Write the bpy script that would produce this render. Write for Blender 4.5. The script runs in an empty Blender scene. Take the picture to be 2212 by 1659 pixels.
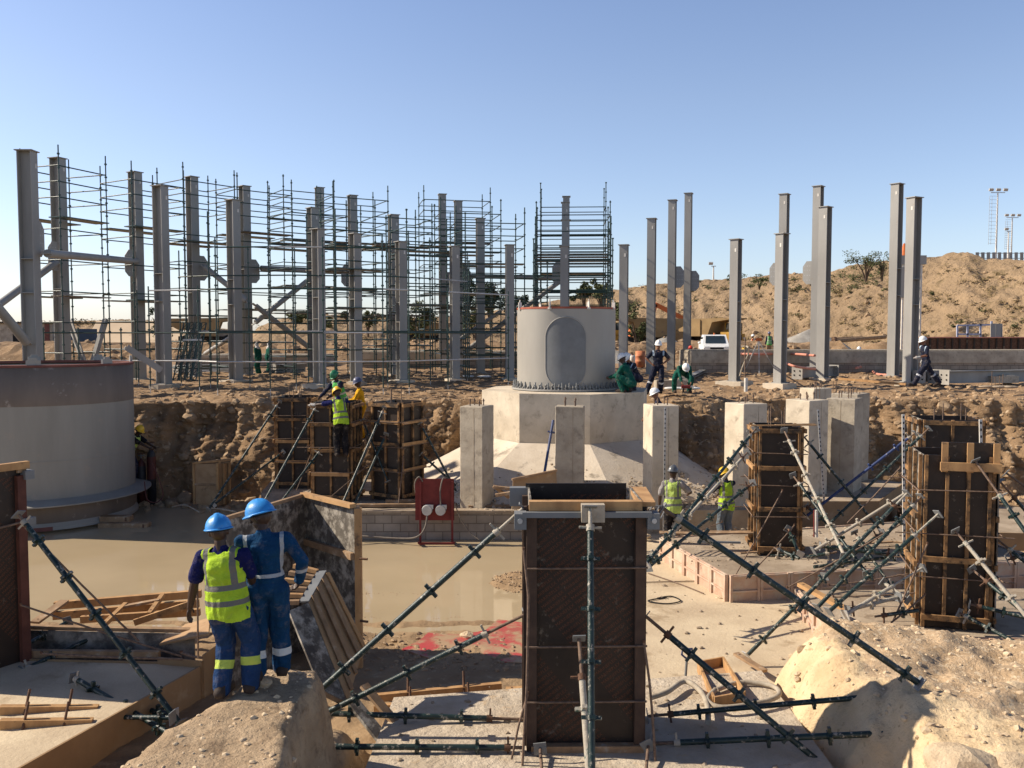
import bpy, bmesh, math, random
import numpy as np
from mathutils import Vector, Matrix, noise as mnoise
R = math.radians
rnd = random.Random(7)
scene = bpy.context.scene
col = scene.collection
# ---------------------------------------------------------------- camera
PITCH = R(3.2); F = 1912.0; CX, CY = 1106.0, 829.5
cam = bpy.data.cameras.new('camera'); cam_o = bpy.data.objects.new('camera', cam); col.objects.link(cam_o)
cam_o.location = (0, 0, 0); cam_o.rotation_euler = (R(90) - PITCH, 0, 0)
cam.sensor_width = 36; cam.lens = 36 * F / 2212; cam.clip_start = 0.1; cam.clip_end = 9000
scene.camera = cam_o
# ---------------------------------------------------------------- sky and sun
SUN = Vector((-0.80, 0.12, 0.575)).normalized()
EL = math.asin(SUN.z); AZ = math.atan2(SUN.x, SUN.y)
world = bpy.data.worlds.new('World'); scene.world = world; world.use_nodes = True
wn = world.node_tree; wn.nodes.clear()
wo = wn.nodes.new('ShaderNodeOutputWorld'); wb = wn.nodes.new('ShaderNodeBackground'); ws = wn.nodes.new('ShaderNodeTexSky')
ws.sky_type = 'NISHITA'; ws.sun_disc = False; ws.sun_elevation = EL; ws.sun_rotation = AZ
ws.altitude = 100; ws.air_density = 1.0; ws.dust_density = 0.6; ws.ozone_density = 2.5
wb.inputs['Strength'].default_value = 0.098
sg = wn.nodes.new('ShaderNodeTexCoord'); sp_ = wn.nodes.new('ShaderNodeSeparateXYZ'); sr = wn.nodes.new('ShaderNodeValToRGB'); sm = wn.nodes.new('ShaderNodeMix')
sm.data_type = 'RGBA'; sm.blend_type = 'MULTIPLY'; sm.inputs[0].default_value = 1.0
e = sr.color_ramp.elements; e[0].position = 0.0; e[0].color = (1.10, 1.12, 1.38, 1); e[1].position = .62; e[1].color = (.42, .42, .52, 1); e4 = e.new(.38); e4.color = (1.32, 1.20, 1.24, 1)  # tint by height; unseen upper sky darkened artificially to cut ambient fill
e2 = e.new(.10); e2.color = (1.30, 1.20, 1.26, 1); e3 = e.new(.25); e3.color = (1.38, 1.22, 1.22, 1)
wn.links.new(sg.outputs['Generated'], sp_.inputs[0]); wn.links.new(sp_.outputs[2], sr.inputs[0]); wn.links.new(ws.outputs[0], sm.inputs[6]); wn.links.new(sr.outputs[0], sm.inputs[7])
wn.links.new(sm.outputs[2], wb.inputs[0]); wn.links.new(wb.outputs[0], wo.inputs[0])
sl = bpy.data.lights.new('sun', 'SUN'); sl.energy = 5.0; sl.angle = R(0.55); sl.color = (1.0, 0.88, 0.72)
so = bpy.data.objects.new('sun', sl); col.objects.link(so)
so.rotation_euler = (-SUN).to_track_quat('-Z', 'Y').to_euler(); so.location = SUN * 100
scene.view_settings.view_transform = 'Standard'; scene.view_settings.look = 'None'
scene.view_settings.exposure = 0.5; scene.view_settings.gamma = 1
# ---------------------------------------------------------------- pixel -> place
def ray(vx, vy):
    dx = (vx - CX) / F; dz = (CY - vy) / F
    return Vector((dx, math.cos(PITCH) + dz * math.sin(PITCH), -math.sin(PITCH) + dz * math.cos(PITCH)))
def at(vx, vy, Y):
    r = ray(vx, vy); return r * (Y / r.y)
def g(vx, vy, z):
    r = ray(vx, vy); return r * (z / r.z)
def px(vx, Y): return (vx - CX) / F * Y * 1.0016
def yaw(p, a=0.0):
    """rotation that turns a thing's front (-Y) to the camera, then a degrees further to the left"""
    return -(math.atan2(p[0], p[1]) + R(a))
# ---------------------------------------------------------------- numpy noise
_pr = np.random.RandomState(3); _tab = _pr.rand(256, 256) * 6.2831853; _gx = np.cos(_tab); _gy = np.sin(_tab)
def vnoise(x, y):
    xi = np.floor(x).astype(int); yi = np.floor(y).astype(int); fx = x - xi; fy = y - yi
    sx = fx * fx * fx * (fx * (fx * 6 - 15) + 10); sy = fy * fy * fy * (fy * (fy * 6 - 15) + 10)
    def gr(i, j, dx, dy): return _gx[i % 256, j % 256] * dx + _gy[i % 256, j % 256] * dy
    a = gr(xi, yi, fx, fy); b = gr(xi + 1, yi, fx - 1, fy); c = gr(xi, yi + 1, fx, fy - 1); d = gr(xi + 1, yi + 1, fx - 1, fy - 1)
    return ((a * (1 - sx) + b * sx) * (1 - sy) + (c * (1 - sx) + d * sx) * sy) * .95
def fbm(x, y, o=5, g_=0.5):
    s = 0; a = 1.0
    for i in range(o):
        s = s + a * vnoise(x * 2 ** i + 17.3 * i, y * 2 ** i + 5.1 * i); a *= g_
    return s
def sst(e0, e1, x):
    t = np.clip((x - e0) / (e1 - e0), 0, 1); return t * t * (3 - 2 * t)
# ---------------------------------------------------------------- mesh builder
class MB:
    def __init__(s): s.v = []; s.f = []; s.m = []; s.sm = []
    def add(s, vs, fs, m=0, smooth=False):
        o = len(s.v); s.v += [Vector(v) for v in vs]
        for f in fs: s.f.append([i + o for i in f]); s.m.append(m); s.sm.append(smooth)
        return s
    def box(s, c, d, rz=0.0, M=None, m=0):
        hx, hy, hz = d[0] / 2, d[1] / 2, d[2] / 2
        vs = [Vector((x, y, z)) for x in (-hx, hx) for y in (-hy, hy) for z in (-hz, hz)]
        if M is None: M = Matrix.Rotation(rz, 3, 'Z')
        c = Vector(c)
        return s.add([M @ v + c for v in vs], [(0, 1, 3, 2), (4, 6, 7, 5), (0, 4, 5, 1), (2, 3, 7, 6), (0, 2, 6, 4), (1, 5, 7, 3)], m)
    def bar(s, p, q, w, h, up=(0, 0, 1), m=0):
        p = Vector(p); q = Vector(q); d = q - p; L = d.length
        if L < 1e-6: return s
        d /= L; u = Vector(up); x = d.cross(u)
        if x.length < 1e-3: x = d.cross(Vector((0, 1, 0)))
        x.normalize(); z = x.cross(d)
        M = Matrix((x, d, z)).transposed()
        return s.box((p + q) / 2, (w, L, h), M=M, m=m)
    def tube(s, p, q, r0, r1=None, n=8, m=0, cap=True):
        if r1 is None: r1 = r0
        p = Vector(p); q = Vector(q); d = (q - p)
        if d.length < 1e-6: return s
        d.normalize(); x = d.orthogonal().normalized(); y = d.cross(x)
        vs = []
        for c, r in ((p, r0), (q, r1)):
            for i in range(n):
                a = 2 * math.pi * i / n; vs.append(c + (x * math.cos(a) + y * math.sin(a)) * r)
        fs = [(i, (i + 1) % n, n + (i + 1) % n, n + i) for i in range(n)]
        s.add(vs, fs, m, True)
        if cap: s.add(vs, [tuple(range(n))[::-1], tuple(range(n, 2 * n))], m)
        return s
    def path(s, pts, r, n=6, m=0):
        pts = [Vector(p) for p in pts]; rings = []
        px_ = None
        for i, p in enumerate(pts):
            d = (pts[min(i + 1, len(pts) - 1)] - pts[max(i - 1, 0)]).normalized()
            if px_ is None: px_ = d.orthogonal().normalized()
            px_ = (px_ - d * px_.dot(d)).normalized(); y = d.cross(px_)
            rr = r[i] if isinstance(r, (list, tuple)) else r
            rings.append([p + (px_ * math.cos(2 * math.pi * k / n) + y * math.sin(2 * math.pi * k / n)) * rr for k in range(n)])
        vs = [v for ring in rings for v in ring]; fs = []
        for i in range(len(pts) - 1):
            for k in range(n): fs.append((i * n + k, i * n + (k + 1) % n, (i + 1) * n + (k + 1) % n, (i + 1) * n + k))
        s.add(vs, fs, m, True)
        s.add(rings[0] + rings[-1], [tuple(range(n))[::-1], tuple(range(n, 2 * n))], m)
        return s
    def lathe(s, c, prof, n=48, m=0, smooth=True, a0=0, a1=2 * math.pi):
        c = Vector(c); vs = []; full = abs(a1 - a0 - 2 * math.pi) < 1e-6
        k = n if full else n + 1
        for r, z in prof:
            for i in range(k):
                a = a0 + (a1 - a0) * i / n; vs.append(c + Vector((r * math.cos(a), r * math.sin(a), z)))
        fs = []
        for j in range(len(prof) - 1):
            for i in range(n): fs.append((j * k + i, j * k + (i + 1) % k, (j + 1) * k + (i + 1) % k, (j + 1) * k + i))
        return s.add(vs, fs, m, smooth)
    def prism(s, poly, z0, z1, m=0):
        n = len(poly); vs = [(x, y, z0) for x, y in poly] + [(x, y, z1) for x, y in poly]
        return s.add(vs, [tuple(range(n))[::-1], tuple(range(n, 2 * n))] + [(i, (i + 1) % n, n + (i + 1) % n, n + i) for i in range(n)], m)
    def ball(s, c, r, nu=10, nv=6, m=0, M=None):
        c = Vector(c); r = Vector(r) if not isinstance(r, (int, float)) else Vector((r, r, r)); vs = []
        M = M or Matrix.Identity(3)
        for j in range(1, nv):
            t = math.pi * j / nv
            for i in range(nu):
                a = 2 * math.pi * i / nu
                vs.append(c + M @ Vector((r.x * math.sin(t) * math.cos(a), r.y * math.sin(t) * math.sin(a), r.z * math.cos(t))))
        top = len(vs); vs += [c + M @ Vector((0, 0, r.z)), c - M @ Vector((0, 0, r.z))]
        fs = []
        for j in range(nv - 2):
            for i in range(nu): fs.append((j * nu + i, (j + 1) * nu + i, (j + 1) * nu + (i + 1) % nu, j * nu + (i + 1) % nu))
        for i in range(nu):
            fs.append((top, i, (i + 1) % nu)); b = (nv - 2) * nu; fs.append((top + 1, b + (i + 1) % nu, b + i))
        return s.add(vs, fs, m, True)
    def capsule(s, p, q, r0, r1, n=10):
        p = Vector(p); q = Vector(q); d = q - p; L = d.length
        if L < 1e-5: return s.ball(p, r0, n, 8)
        d /= L; x = d.orthogonal().normalized(); y = d.cross(x); vs = []; rows = []
        for k in range(5):
            t = -math.pi / 2 + (math.pi / 2) * (k + 0.001) / 4; rows.append((p + d * r0 * math.sin(t), r0 * math.cos(t)))
        for k in range(5):
            t = (math.pi / 2) * k / 4.001; rows.append((q + d * r1 * math.sin(t), max(r1 * math.cos(t), 1e-4)))
        for c, r in rows:
            for i in range(n):
                a = 2 * math.pi * i / n; vs.append(c + (x * math.cos(a) + y * math.sin(a)) * r)
        fs = []
        for j in range(len(rows) - 1):
            for i in range(n): fs.append((j * n + i, j * n + (i + 1) % n, (j + 1) * n + (i + 1) % n, (j + 1) * n + i))
        fs += [tuple(range(n))[::-1], tuple(range((len(rows) - 1) * n, len(rows) * n))]
        return s.add(vs, fs, 0, True)
    def mesh(s, name, mats=None, off=None):
        me = bpy.data.meshes.new(name)
        vs = [tuple(v - off) for v in s.v] if off is not None else [tuple(v) for v in s.v]
        me.from_pydata(vs, [], s.f)
        for m in (mats if isinstance(mats, (list, tuple)) else [mats]):
            if m: me.materials.append(m)
        me.polygons.foreach_set('material_index', s.m); me.polygons.foreach_set('use_smooth', s.sm)
        me.validate(); me.update(); return me
    def build(s, name, mats, parent=None, world=True):
        """one mesh object; world=True: coordinates were written in world space"""
        off = parent_origin(parent) if (parent is not None and world) else None
        o = bpy.data.objects.new(name, s.mesh(name, mats, off)); col.objects.link(o)
        if parent is not None: o.parent = parent
        return o
def parent_origin(p):
    v = Vector((0, 0, 0))
    while p is not None: v = v + p.location; p = p.parent
    return v
def tag(o, label=None, cat=None, group=None, kind=None):
    if label: o['label'] = label
    if cat: o['category'] = cat
    if group: o['group'] = group
    if kind: o['kind'] = kind
    return o
def empty(name, loc, label, cat, group=None, rz=0.0):
    o = bpy.data.objects.new(name, None); col.objects.link(o); o.empty_display_size = 0.2
    o.location = loc; o.rotation_euler = (0, 0, rz); return tag(o, label, cat, group)
def copy_tree(o, parent=None):
    c = o.copy(); col.objects.link(c); c.parent = parent
    for ch in list(o.children): copy_tree(ch, c)
    return c
def clone(src, loc, rz, label, scale=None, group=None):
    c = copy_tree(src); c.location = loc; c.rotation_euler = (0, 0, rz); c['label'] = label
    if scale: c.scale = scale
    if group: c['group'] = group
    return c
# ---------------------------------------------------------------- materials
def mat(name, c1, c2=None, rough=0.8, scale=3.0, bump=0.0, bscale=None, metal=0.0, c3=None, detail=6, spec=0.3, stretch=None, lo=.35, hi=.65, c3s=0.5, c3t=(.58, .66), bdist=0.02):
    m = bpy.data.materials.new(name); m.use_nodes = True; nt = m.node_tree; N = nt.nodes; L = nt.links
    b = N['Principled BSDF']; b.inputs['Roughness'].default_value = rough; b.inputs['Metallic'].default_value = metal
    b.inputs['Specular IOR Level'].default_value = spec
    tc = N.new('ShaderNodeTexCoord'); src = tc.outputs['Object']
    if stretch:
        mp = N.new('ShaderNodeMapping'); mp.inputs['Scale'].default_value = stretch; L.new(src, mp.inputs[0]); src = mp.outputs[0]
    c2 = c2 or tuple(x * 0.8 for x in c1)
    n = N.new('ShaderNodeTexNoise'); n.inputs['Scale'].default_value = scale; n.inputs['Detail'].default_value = detail; n.inputs['Roughness'].default_value = 0.6
    L.new(src, n.inputs[0])
    r = N.new('ShaderNodeValToRGB'); r.color_ramp.elements[0].position = lo; r.color_ramp.elements[1].position = hi
    r.color_ramp.elements[0].color = (*c2, 1); r.color_ramp.elements[1].color = (*c1, 1); L.new(n.outputs[0], r.inputs[0])
    out = r.outputs[0]
    if c3:
        n2 = N.new('ShaderNodeTexNoise'); n2.inputs['Scale'].default_value = scale * c3s; n2.inputs['Detail'].default_value = 8; n2.inputs['Roughness'].default_value = 0.68
        L.new(tc.outputs['Object'], n2.inputs[0])
        r2 = N.new('ShaderNodeValToRGB'); r2.color_ramp.elements[0].position = c3t[0]; r2.color_ramp.elements[1].position = c3t[1]
        r2.color_ramp.elements[0].color = (0, 0, 0, 1); r2.color_ramp.elements[1].color = (1, 1, 1, 1); L.new(n2.outputs[0], r2.inputs[0])
        mx = N.new('ShaderNodeMix'); mx.data_type = 'RGBA'; mx.inputs[7].default_value = (*c3, 1)
        L.new(r2.outputs[0], mx.inputs[0]); L.new(out, mx.inputs[6]); out = mx.outputs[2]
    L.new(out, b.inputs['Base Color'])
    if bump:
        n3 = N.new('ShaderNodeTexNoise'); n3.inputs['Scale'].default_value = bscale or scale * 4; n3.inputs['Detail'].default_value = 8; n3.inputs['Roughness'].default_value = 0.65
        L.new(tc.outputs['Object'], n3.inputs[0])
        bp = N.new('ShaderNodeBump'); bp.inputs['Strength'].default_value = bump; bp.inputs['Distance'].default_value = bdist
        L.new(n3.outputs[0], bp.inputs['Height']); L.new(bp.outputs[0], b.inputs['Normal'])
    return m
M = {}
M['earth'] = mat('earth', (.36, .235, .13), (.20, .125, .066), .95, .8, .9, 9, c3=(.50, .38, .25), c3s=6, bdist=.06)
M['earth_red'] = mat('earth_red', (.40, .26, .15), (.27, .165, .09), .95, .05, .8, .9, c3=(.17, .125, .065), c3s=3.4, c3t=(.56, .70), bdist=.5)
M['hill'] = mat('hill_earth', (.37, .26, .155), (.255, .178, .105), .95, .10, 1.0, .8, c3=(.16, .115, .055), c3s=3.0, c3t=(.57, .68), bdist=.8)
M['mud'] = mat('mud', (.36, .245, .135), (.25, .165, .09), .85, 1.2, .8, 14, c3=(.42, .31, .19), c3s=4, bdist=.03)
M['limestone'] = mat('limestone', (.72, .555, .345), (.54, .395, .23), .95, 1.6, 1.0, 10, c3=(.40, .28, .16), c3s=5, bdist=.05)
M['mound_top'] = mat('tan_mound_gravel', (.58, .425, .27), (.42, .295, .175), .95, 2.0, 1.0, 14, c3=(.64, .52, .36), c3s=6, c3t=(.54, .62), bdist=.05)
M['bank'] = mat('compacted_tan_earth', (.47, .35, .225), (.33, .235, .145), .95, 2.2, 1.0, 12, c3=(.24, .165, .10), c3s=3, c3t=(.52, .68), bdist=.05)
M['gravel'] = mat('gravel', (.40, .35, .28), (.22, .185, .14), .95, 14, 1.0, 30, bdist=.03)
M['concrete'] = mat('concrete', (.49, .43, .335), (.33, .28, .215), .88, 1.6, .5, 22, c3=(.20, .17, .135), c3s=2.4, c3t=(.53, .74), bdist=.015)
M['concrete_pale'] = mat('concrete_pale', (.64, .555, .43), (.48, .41, .31), .9, 1.4, .5, 18, c3=(.28, .23, .175), c3s=2.2, c3t=(.54, .74), bdist=.015)
M['blinding'] = mat('blinding_concrete', (.62, .51, .35), (.47, .37, .25), .92, .9, .6, 16, c3=(.36, .27, .17), c3s=1.2, c3t=(.56, .66), bdist=.02)
M['concrete_dusty'] = mat('concrete_dusty', (.42, .34, .25), (.26, .20, .14), .92, 1.2, .7, 16, c3=(.25, .19, .13), c3s=2.5, bdist=.02)
M['steel'] = mat('grey_primed_steel', (.35, .34, .315), (.27, .26, .24), .55, 1.2, .05, 30, c3=(.25, .20, .155), c3s=3, c3t=(.63, .78), spec=.4, stretch=(1, 1, .25))
M['drum'] = mat('grey_shell_paint', (.30, .285, .25), (.225, .213, .187), .6, .9, .08, 40, c3=(.33, .28, .23), c3s=2, c3t=(.58, .75), spec=.4, stretch=(1, 1, .15))
M['drum_brown'] = mat('brown_dusty_shell', (.215, .17, .135), (.145, .115, .092), .7, .8, .1, 30, c3=(.33, .28, .24), c3s=2.4, stretch=(1, 1, .3))
M['drum_light'] = mat('pale_grey_shell_paint', (.36, .34, .30), (.30, .283, .25), .5, .8, .05, 60, spec=.4, stretch=(1, 1, .3))
M['hatch'] = mat('dark_grey_patch', (.20, .21, .215), (.165, .172, .175), .6, 3, .05, 40)
M['red_oxide'] = mat('red_oxide_primer', (.20, .075, .058), (.13, .05, .042), .7, 4, .1, 30)
M['red_paint'] = mat('red_paint', (.19, .03, .026), (.13, .020, .018), .6, 5, .1, 30)
M['green_tube'] = mat('green_painted_tube', (.014, .036, .032), (.007, .018, .017), .42, 7, .3, 60, c3=(.34, .31, .255), c3s=2.2, c3t=(.57, .63), spec=.5)
M['green_clean'] = mat('dark_green_scaffold_paint', (.018, .055, .044), (.012, .034, .028), .35, 5, .1, 60, c3=(.12, .10, .07), c3s=1.5, c3t=(.6, .7), spec=.6)
M['splat_tube'] = mat('concrete_splashed_tube', (.46, .42, .35), (.33, .29, .23), .8, 9, .5, 50, c3=(.04, .10, .08), c3s=1.0, c3t=(.56, .66))
M['blue_tube'] = mat('blue_painted_tube', (.05, .075, .19), (.03, .045, .11), .5, 6, .2, 60, c3=(.4, .37, .33), c3s=1.8, c3t=(.6, .68))
M['rust'] = mat('rusty_steel', (.16, .085, .05), (.08, .045, .03), .85, 12, .4, 60)
M['rebar'] = mat('rebar_steel', (.22, .15, .105), (.12, .08, .06), .8, 20, .4, 90)
M['galv'] = mat('galvanised_steel', (.55, .55, .54), (.42, .42, .41), .4, 6, .1, 40, metal=.3, spec=.5)
M['timber'] = mat('yellow_pine_timber', (.50, .30, .135), (.34, .19, .085), .8, 5, .3, 40, c3=(.14, .095, .06), c3s=.9, c3t=(.58, .72), stretch=(1, 1, .35), bdist=.006)
M['timber_form'] = mat('stained_form_timber', (.40, .225, .095), (.19, .105, .048), .85, 4, .4, 40, c3=(.055, .04, .028), c3s=1.1, c3t=(.47, .60), bdist=.008)
M['timber_old'] = mat('weathered_timber', (.36, .235, .135), (.22, .14, .08), .85, 5, .4, 40, c3=(.40, .35, .28), c3s=1.0, c3t=(.58, .7), bdist=.006)
M['ply'] = mat('film_faced_plywood', (.034, .022, .016), (.020, .013, .010), .5, 3, .1, 40, c3=(.20, .165, .13), c3s=2.6, c3t=(.60, .72), spec=.35)
M['ply_worn'] = mat('cement_stained_plywood', (.15, .13, .105), (.065, .055, .046), .8, 4, .3, 40, c3=(.38, .345, .29), c3s=1.5, c3t=(.46, .62), stretch=(1, 1, .3))
M['ply_tan'] = mat('tan_plywood', (.44, .29, .16), (.33, .20, .105), .8, 3, .2, 40, c3=(.22, .14, .08), c3s=1.2, c3t=(.58, .7))
M['ply_side'] = mat('dusty_brown_form_face', (.36, .24, .13), (.28, .18, .095), .85, 1.2, .2, 30, c3=(.42, .31, .19), c3s=1.0)
M['form_pink'] = mat('dusty_pink_form_panel', (.58, .43, .32), (.42, .27, .19), .85, 2.2, .25, 30, c3=(.50, .43, .34), c3s=1.4, c3t=(.5, .64))
M['print'] = mat('brown_print', (.155, .060, .031), (.11, .042, .023), .6, 8)
M['white'] = mat('white_plastic', (.78, .78, .76), (.68, .68, .66), .4, 5, spec=.5)
M['white_dusty'] = mat('dusty_white_paint', (.72, .69, .63), (.58, .53, .46), .6, 5)
M['black'] = mat('black_rubber', (.02, .02, .02), (.012, .012, .012), .8, 8)
M['glass'] = mat('dark_glass', (.03, .045, .055), (.02, .03, .04), .08, 3, spec=.8)
M['yellow_machine'] = mat('yellow_machine_paint', (.55, .33, .06), (.40, .22, .04), .6, .9, c3=(.30, .20, .11), c3s=1.2, c3t=(.55, .7))
M['machine_dusty'] = mat('dusty_machine_paint', (.36, .245, .115), (.27, .18, .085), .8, .7, c3=(.20, .14, .09), c3s=1.4)
M['machine_dark'] = mat('machine_underbody', (.055, .045, .036), (.035, .028, .022), .85, 2, c3=(.2, .15, .1), c3s=1.5)
M['orange'] = mat('orange_plastic', (.62, .16, .04), (.5, .12, .03), .6, 5)
M['orange_faded'] = mat('faded_orange_drum', (.58, .22, .11), (.48, .16, .08), .7, 4, c3=(.6, .42, .15), c3s=1.2)
M['hose_pink'] = mat('pink_hose', (.62, .27, .19), (.5, .2, .14), .6, 5)
M['hose_grey'] = mat('muddy_hose', (.42, .37, .29), (.30, .25, .19), .8, 7, .3, 40)
M['cable'] = mat('grey_cable', (.20, .17, .14), (.12, .10, .085), .8, 8)
M['red_plastic'] = mat('wet_red_sheet', (.50, .05, .055), (.36, .10, .07), .35, 1.5, .4, 6, c3=(.40, .27, .155), c3s=1.6, c3t=(.45, .56))
M['blue_dark'] = mat('blue_container_paint', (.05, .085, .13), (.035, .06, .09), .7, 1)
M['beige_wall'] = mat('beige_render', (.60, .47, .32), (.50, .385, .26), .9, .12, .2, 3, c3=(.42, .31, .20), c3s=2)
M['foliage'] = mat('dry_green_foliage', (.105, .115, .040), (.055, .065, .022), .8, 1.2, lo=.3, hi=.7)
M['foliage_dark'] = mat('dark_green_foliage', (.055, .075, .028), (.028, .040, .014), .8, 1.2, lo=.3, hi=.7)
M['foliage_dry'] = mat('straw_brush', (.30, .215, .105), (.17, .125, .06), .9, 1.2, lo=.3, hi=.7)
M['bark'] = mat('bark', (.13, .095, .065), (.08, .058, .04), .9, 6, .4)
M['rock'] = mat('tan_rock', (.42, .30, .185), (.27, .185, .11), .9, 2.2, .7, 12, c3=(.24, .175, .115), c3s=2, bdist=.03)
M['rock_pale'] = mat('pale_limestone_rock', (.66, .53, .36), (.48, .36, .235), .9, 1.8, .8, 9, c3=(.36, .26, .17), c3s=2, c3t=(.62, .74), bdist=.04)
M['gas_red'] = mat('maroon_cylinder_paint', (.10, .028, .024), (.06, .018, .016), .5, 6, .1)
M['gas_black'] = mat('black_cylinder_paint', (.035, .035, .04), (.022, .022, .026), .45, 6, .1)
M['blue_hat'] = mat('blue_helmet_plastic', (.03, .27, .70), (.03, .23, .58), .42, 14, .1, 60, c3=(.12, .30, .50), c3s=.8, c3t=(.58, .72), spec=.45)
M['yellow_hat'] = mat('yellow_helmet_plastic', (.80, .50, .03), (.74, .45, .03), .4, 3, spec=.5)
M['white_hat'] = mat('white_helmet_plastic', (.82, .82, .80), (.76, .76, .74), .4, 3, spec=.5)
M['green_hat'] = mat('green_helmet_plastic', (.025, .20, .09), (.02, .17, .08), .4, 3, spec=.5)
M['navy_hat'] = mat('slate_blue_helmet_plastic', (.10, .11, .19), (.08, .09, .16), .4, 3, spec=.5)
M['grey_hat'] = mat('grey_helmet_plastic', (.13, .14, .15), (.10, .11, .12), .3, 3, spec=.6)
M['red_hat'] = mat('red_helmet_plastic', (.6, .06, .03), (.5, .05, .03), .4, 3)
M['skin'] = mat('dark_brown_skin', (.060, .032, .021), (.045, .024, .016), .5, 8, .1, 60, spec=.4)
M['skin_mid'] = mat('tanned_skin', (.24, .115, .07), (.19, .09, .055), .5, 8, .1, 60)
def cloth(name, c, stripes=(), stripe_col=(.30, .29, .27), wr=1.0):
    """fabric; stripes = list of (component, centre, half width, optional lower limit component/value) over the body coordinates"""
    m = mat(name, c, tuple(x * .72 for x in c), .92, 7, 1.0 * wr, 16, spec=.12, bdist=.04, c3=tuple(.62 * x + .38 * y for x, y in zip(c, (.30, .24, .17))), c3s=1.1, c3t=(.52, .74))
    nt = m.node_tree; N = nt.nodes; L = nt.links; b = N['Principled BSDF']
    if stripes:
        at_ = N.new('ShaderNodeAttribute'); at_.attribute_name = 'body'; sep = N.new('ShaderNodeSeparateXYZ'); L.new(at_.outputs['Vector'], sep.inputs[0])
        tot = None
        for comp, cen, hw, zmin in stripes:
            src = sep.outputs[comp]
            if comp == 0:
                ab = N.new('ShaderNodeMath'); ab.operation = 'ABSOLUTE'; L.new(src, ab.inputs[0]); src = ab.outputs[0]
            su = N.new('ShaderNodeMath'); su.operation = 'SUBTRACT'; su.inputs[1].default_value = cen; L.new(src, su.inputs[0])
            a2 = N.new('ShaderNodeMath'); a2.operation = 'ABSOLUTE'; L.new(su.outputs[0], a2.inputs[0])
            lt = N.new('ShaderNodeMath'); lt.operation = 'LESS_THAN'; lt.inputs[1].default_value = hw; L.new(a2.outputs[0], lt.inputs[0]); o = lt.outputs[0]
            if zmin is not None:
                gt = N.new('ShaderNodeMath'); gt.operation = 'GREATER_THAN'; gt.inputs[1].default_value = zmin; L.new(sep.outputs[1], gt.inputs[0])
                mu = N.new('ShaderNodeMath'); mu.operation = 'MULTIPLY'; L.new(o, mu.inputs[0]); L.new(gt.outputs[0], mu.inputs[1]); o = mu.outputs[0]
            if tot is None: tot = o
            else:
                mx = N.new('ShaderNodeMath'); mx.operation = 'MAXIMUM'; L.new(tot, mx.inputs[0]); L.new(o, mx.inputs[1]); tot = mx.outputs[0]
        mix = N.new('ShaderNodeMix'); mix.data_type = 'RGBA'; mix.inputs[7].default_value = (*stripe_col, 1)
        old = b.inputs['Base Color'].links[0].from_socket
        L.new(tot, mix.inputs[0]); L.new(old, mix.inputs[6]); L.new(mix.outputs[2], b.inputs['Base Color'])
    return m
VS = [(1, .19, .026, None), (1, .04, .026, None), (0, .125, .024, .19)]
M['vest'] = cloth('lime_vest_fabric', (.46, .68, .045), VS, (.17, .165, .15), .7)
M['vest_pale'] = cloth('faded_lime_vest_fabric', (.50, .66, .16), VS, (.20, .20, .17), .7)
M['vest_green'] = cloth('green_vest_fabric', (.10, .42, .10), VS, (.45, .48, .40), .7)
M['navy'] = cloth('navy_fabric', (.022, .026, .055))
M['navy_stripe'] = cloth('navy_overall_fabric', (.020, .024, .045), [(0, .17, .03, .38)], (.42, .52, .62))
M['navy_leg'] = cloth('navy_overall_leg', (.022, .026, .048), [(2, .62, .035, None)], (.55, .56, .58))
M['royal'] = cloth('royal_blue_shirt', (.012, .016, .10))
M['denim'] = cloth('blue_work_trousers', (.020, .055, .15), [(2, .74, .05, None)], (.50, .62, .12))
M['overall'] = cloth('blue_overall_top', (.010, .060, .15), [(1, .14, .018, None), (0, .155, .017, .14)], (.42, .45, .48))
M['overall_leg'] = cloth('blue_overall_leg', (.010, .055, .14), [(2, .80, .045, None)], (.60, .64, .66))
M['green_cloth'] = cloth('green_overall_fabric', (.008, .095, .070))
M['yellow_cloth'] = cloth('yellow_overall_fabric', (.74, .38, .015))
M['black_cloth'] = cloth('black_trousers', (.018, .017, .02))
M['grey_jeans'] = cloth('grey_jeans', (.14, .17, .20))
M['grey_shirt'] = cloth('pale_grey_shirt', (.33, .31, .30))
M['white_cloth'] = cloth('white_hood_cloth', (.75, .74, .72))
M['orange_cloth'] = cloth('orange_vest_fabric', (.75, .18, .05), VS, (.6, .58, .5))
M['khaki'] = cloth('khaki_trousers', (.34, .24, .15))
M['boot'] = mat('dusty_boot_leather', (.05, .035, .028), (.03, .022, .018), .8, 9, .3)
M['glove'] = mat('grey_work_glove', (.45, .44, .42), (.33, .32, .3), .9, 9, .3)
M['rag'] = mat('bright_blue_cloth', (.03, .30, .60), (.02, .2, .45), .9, 9, .3)
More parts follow.
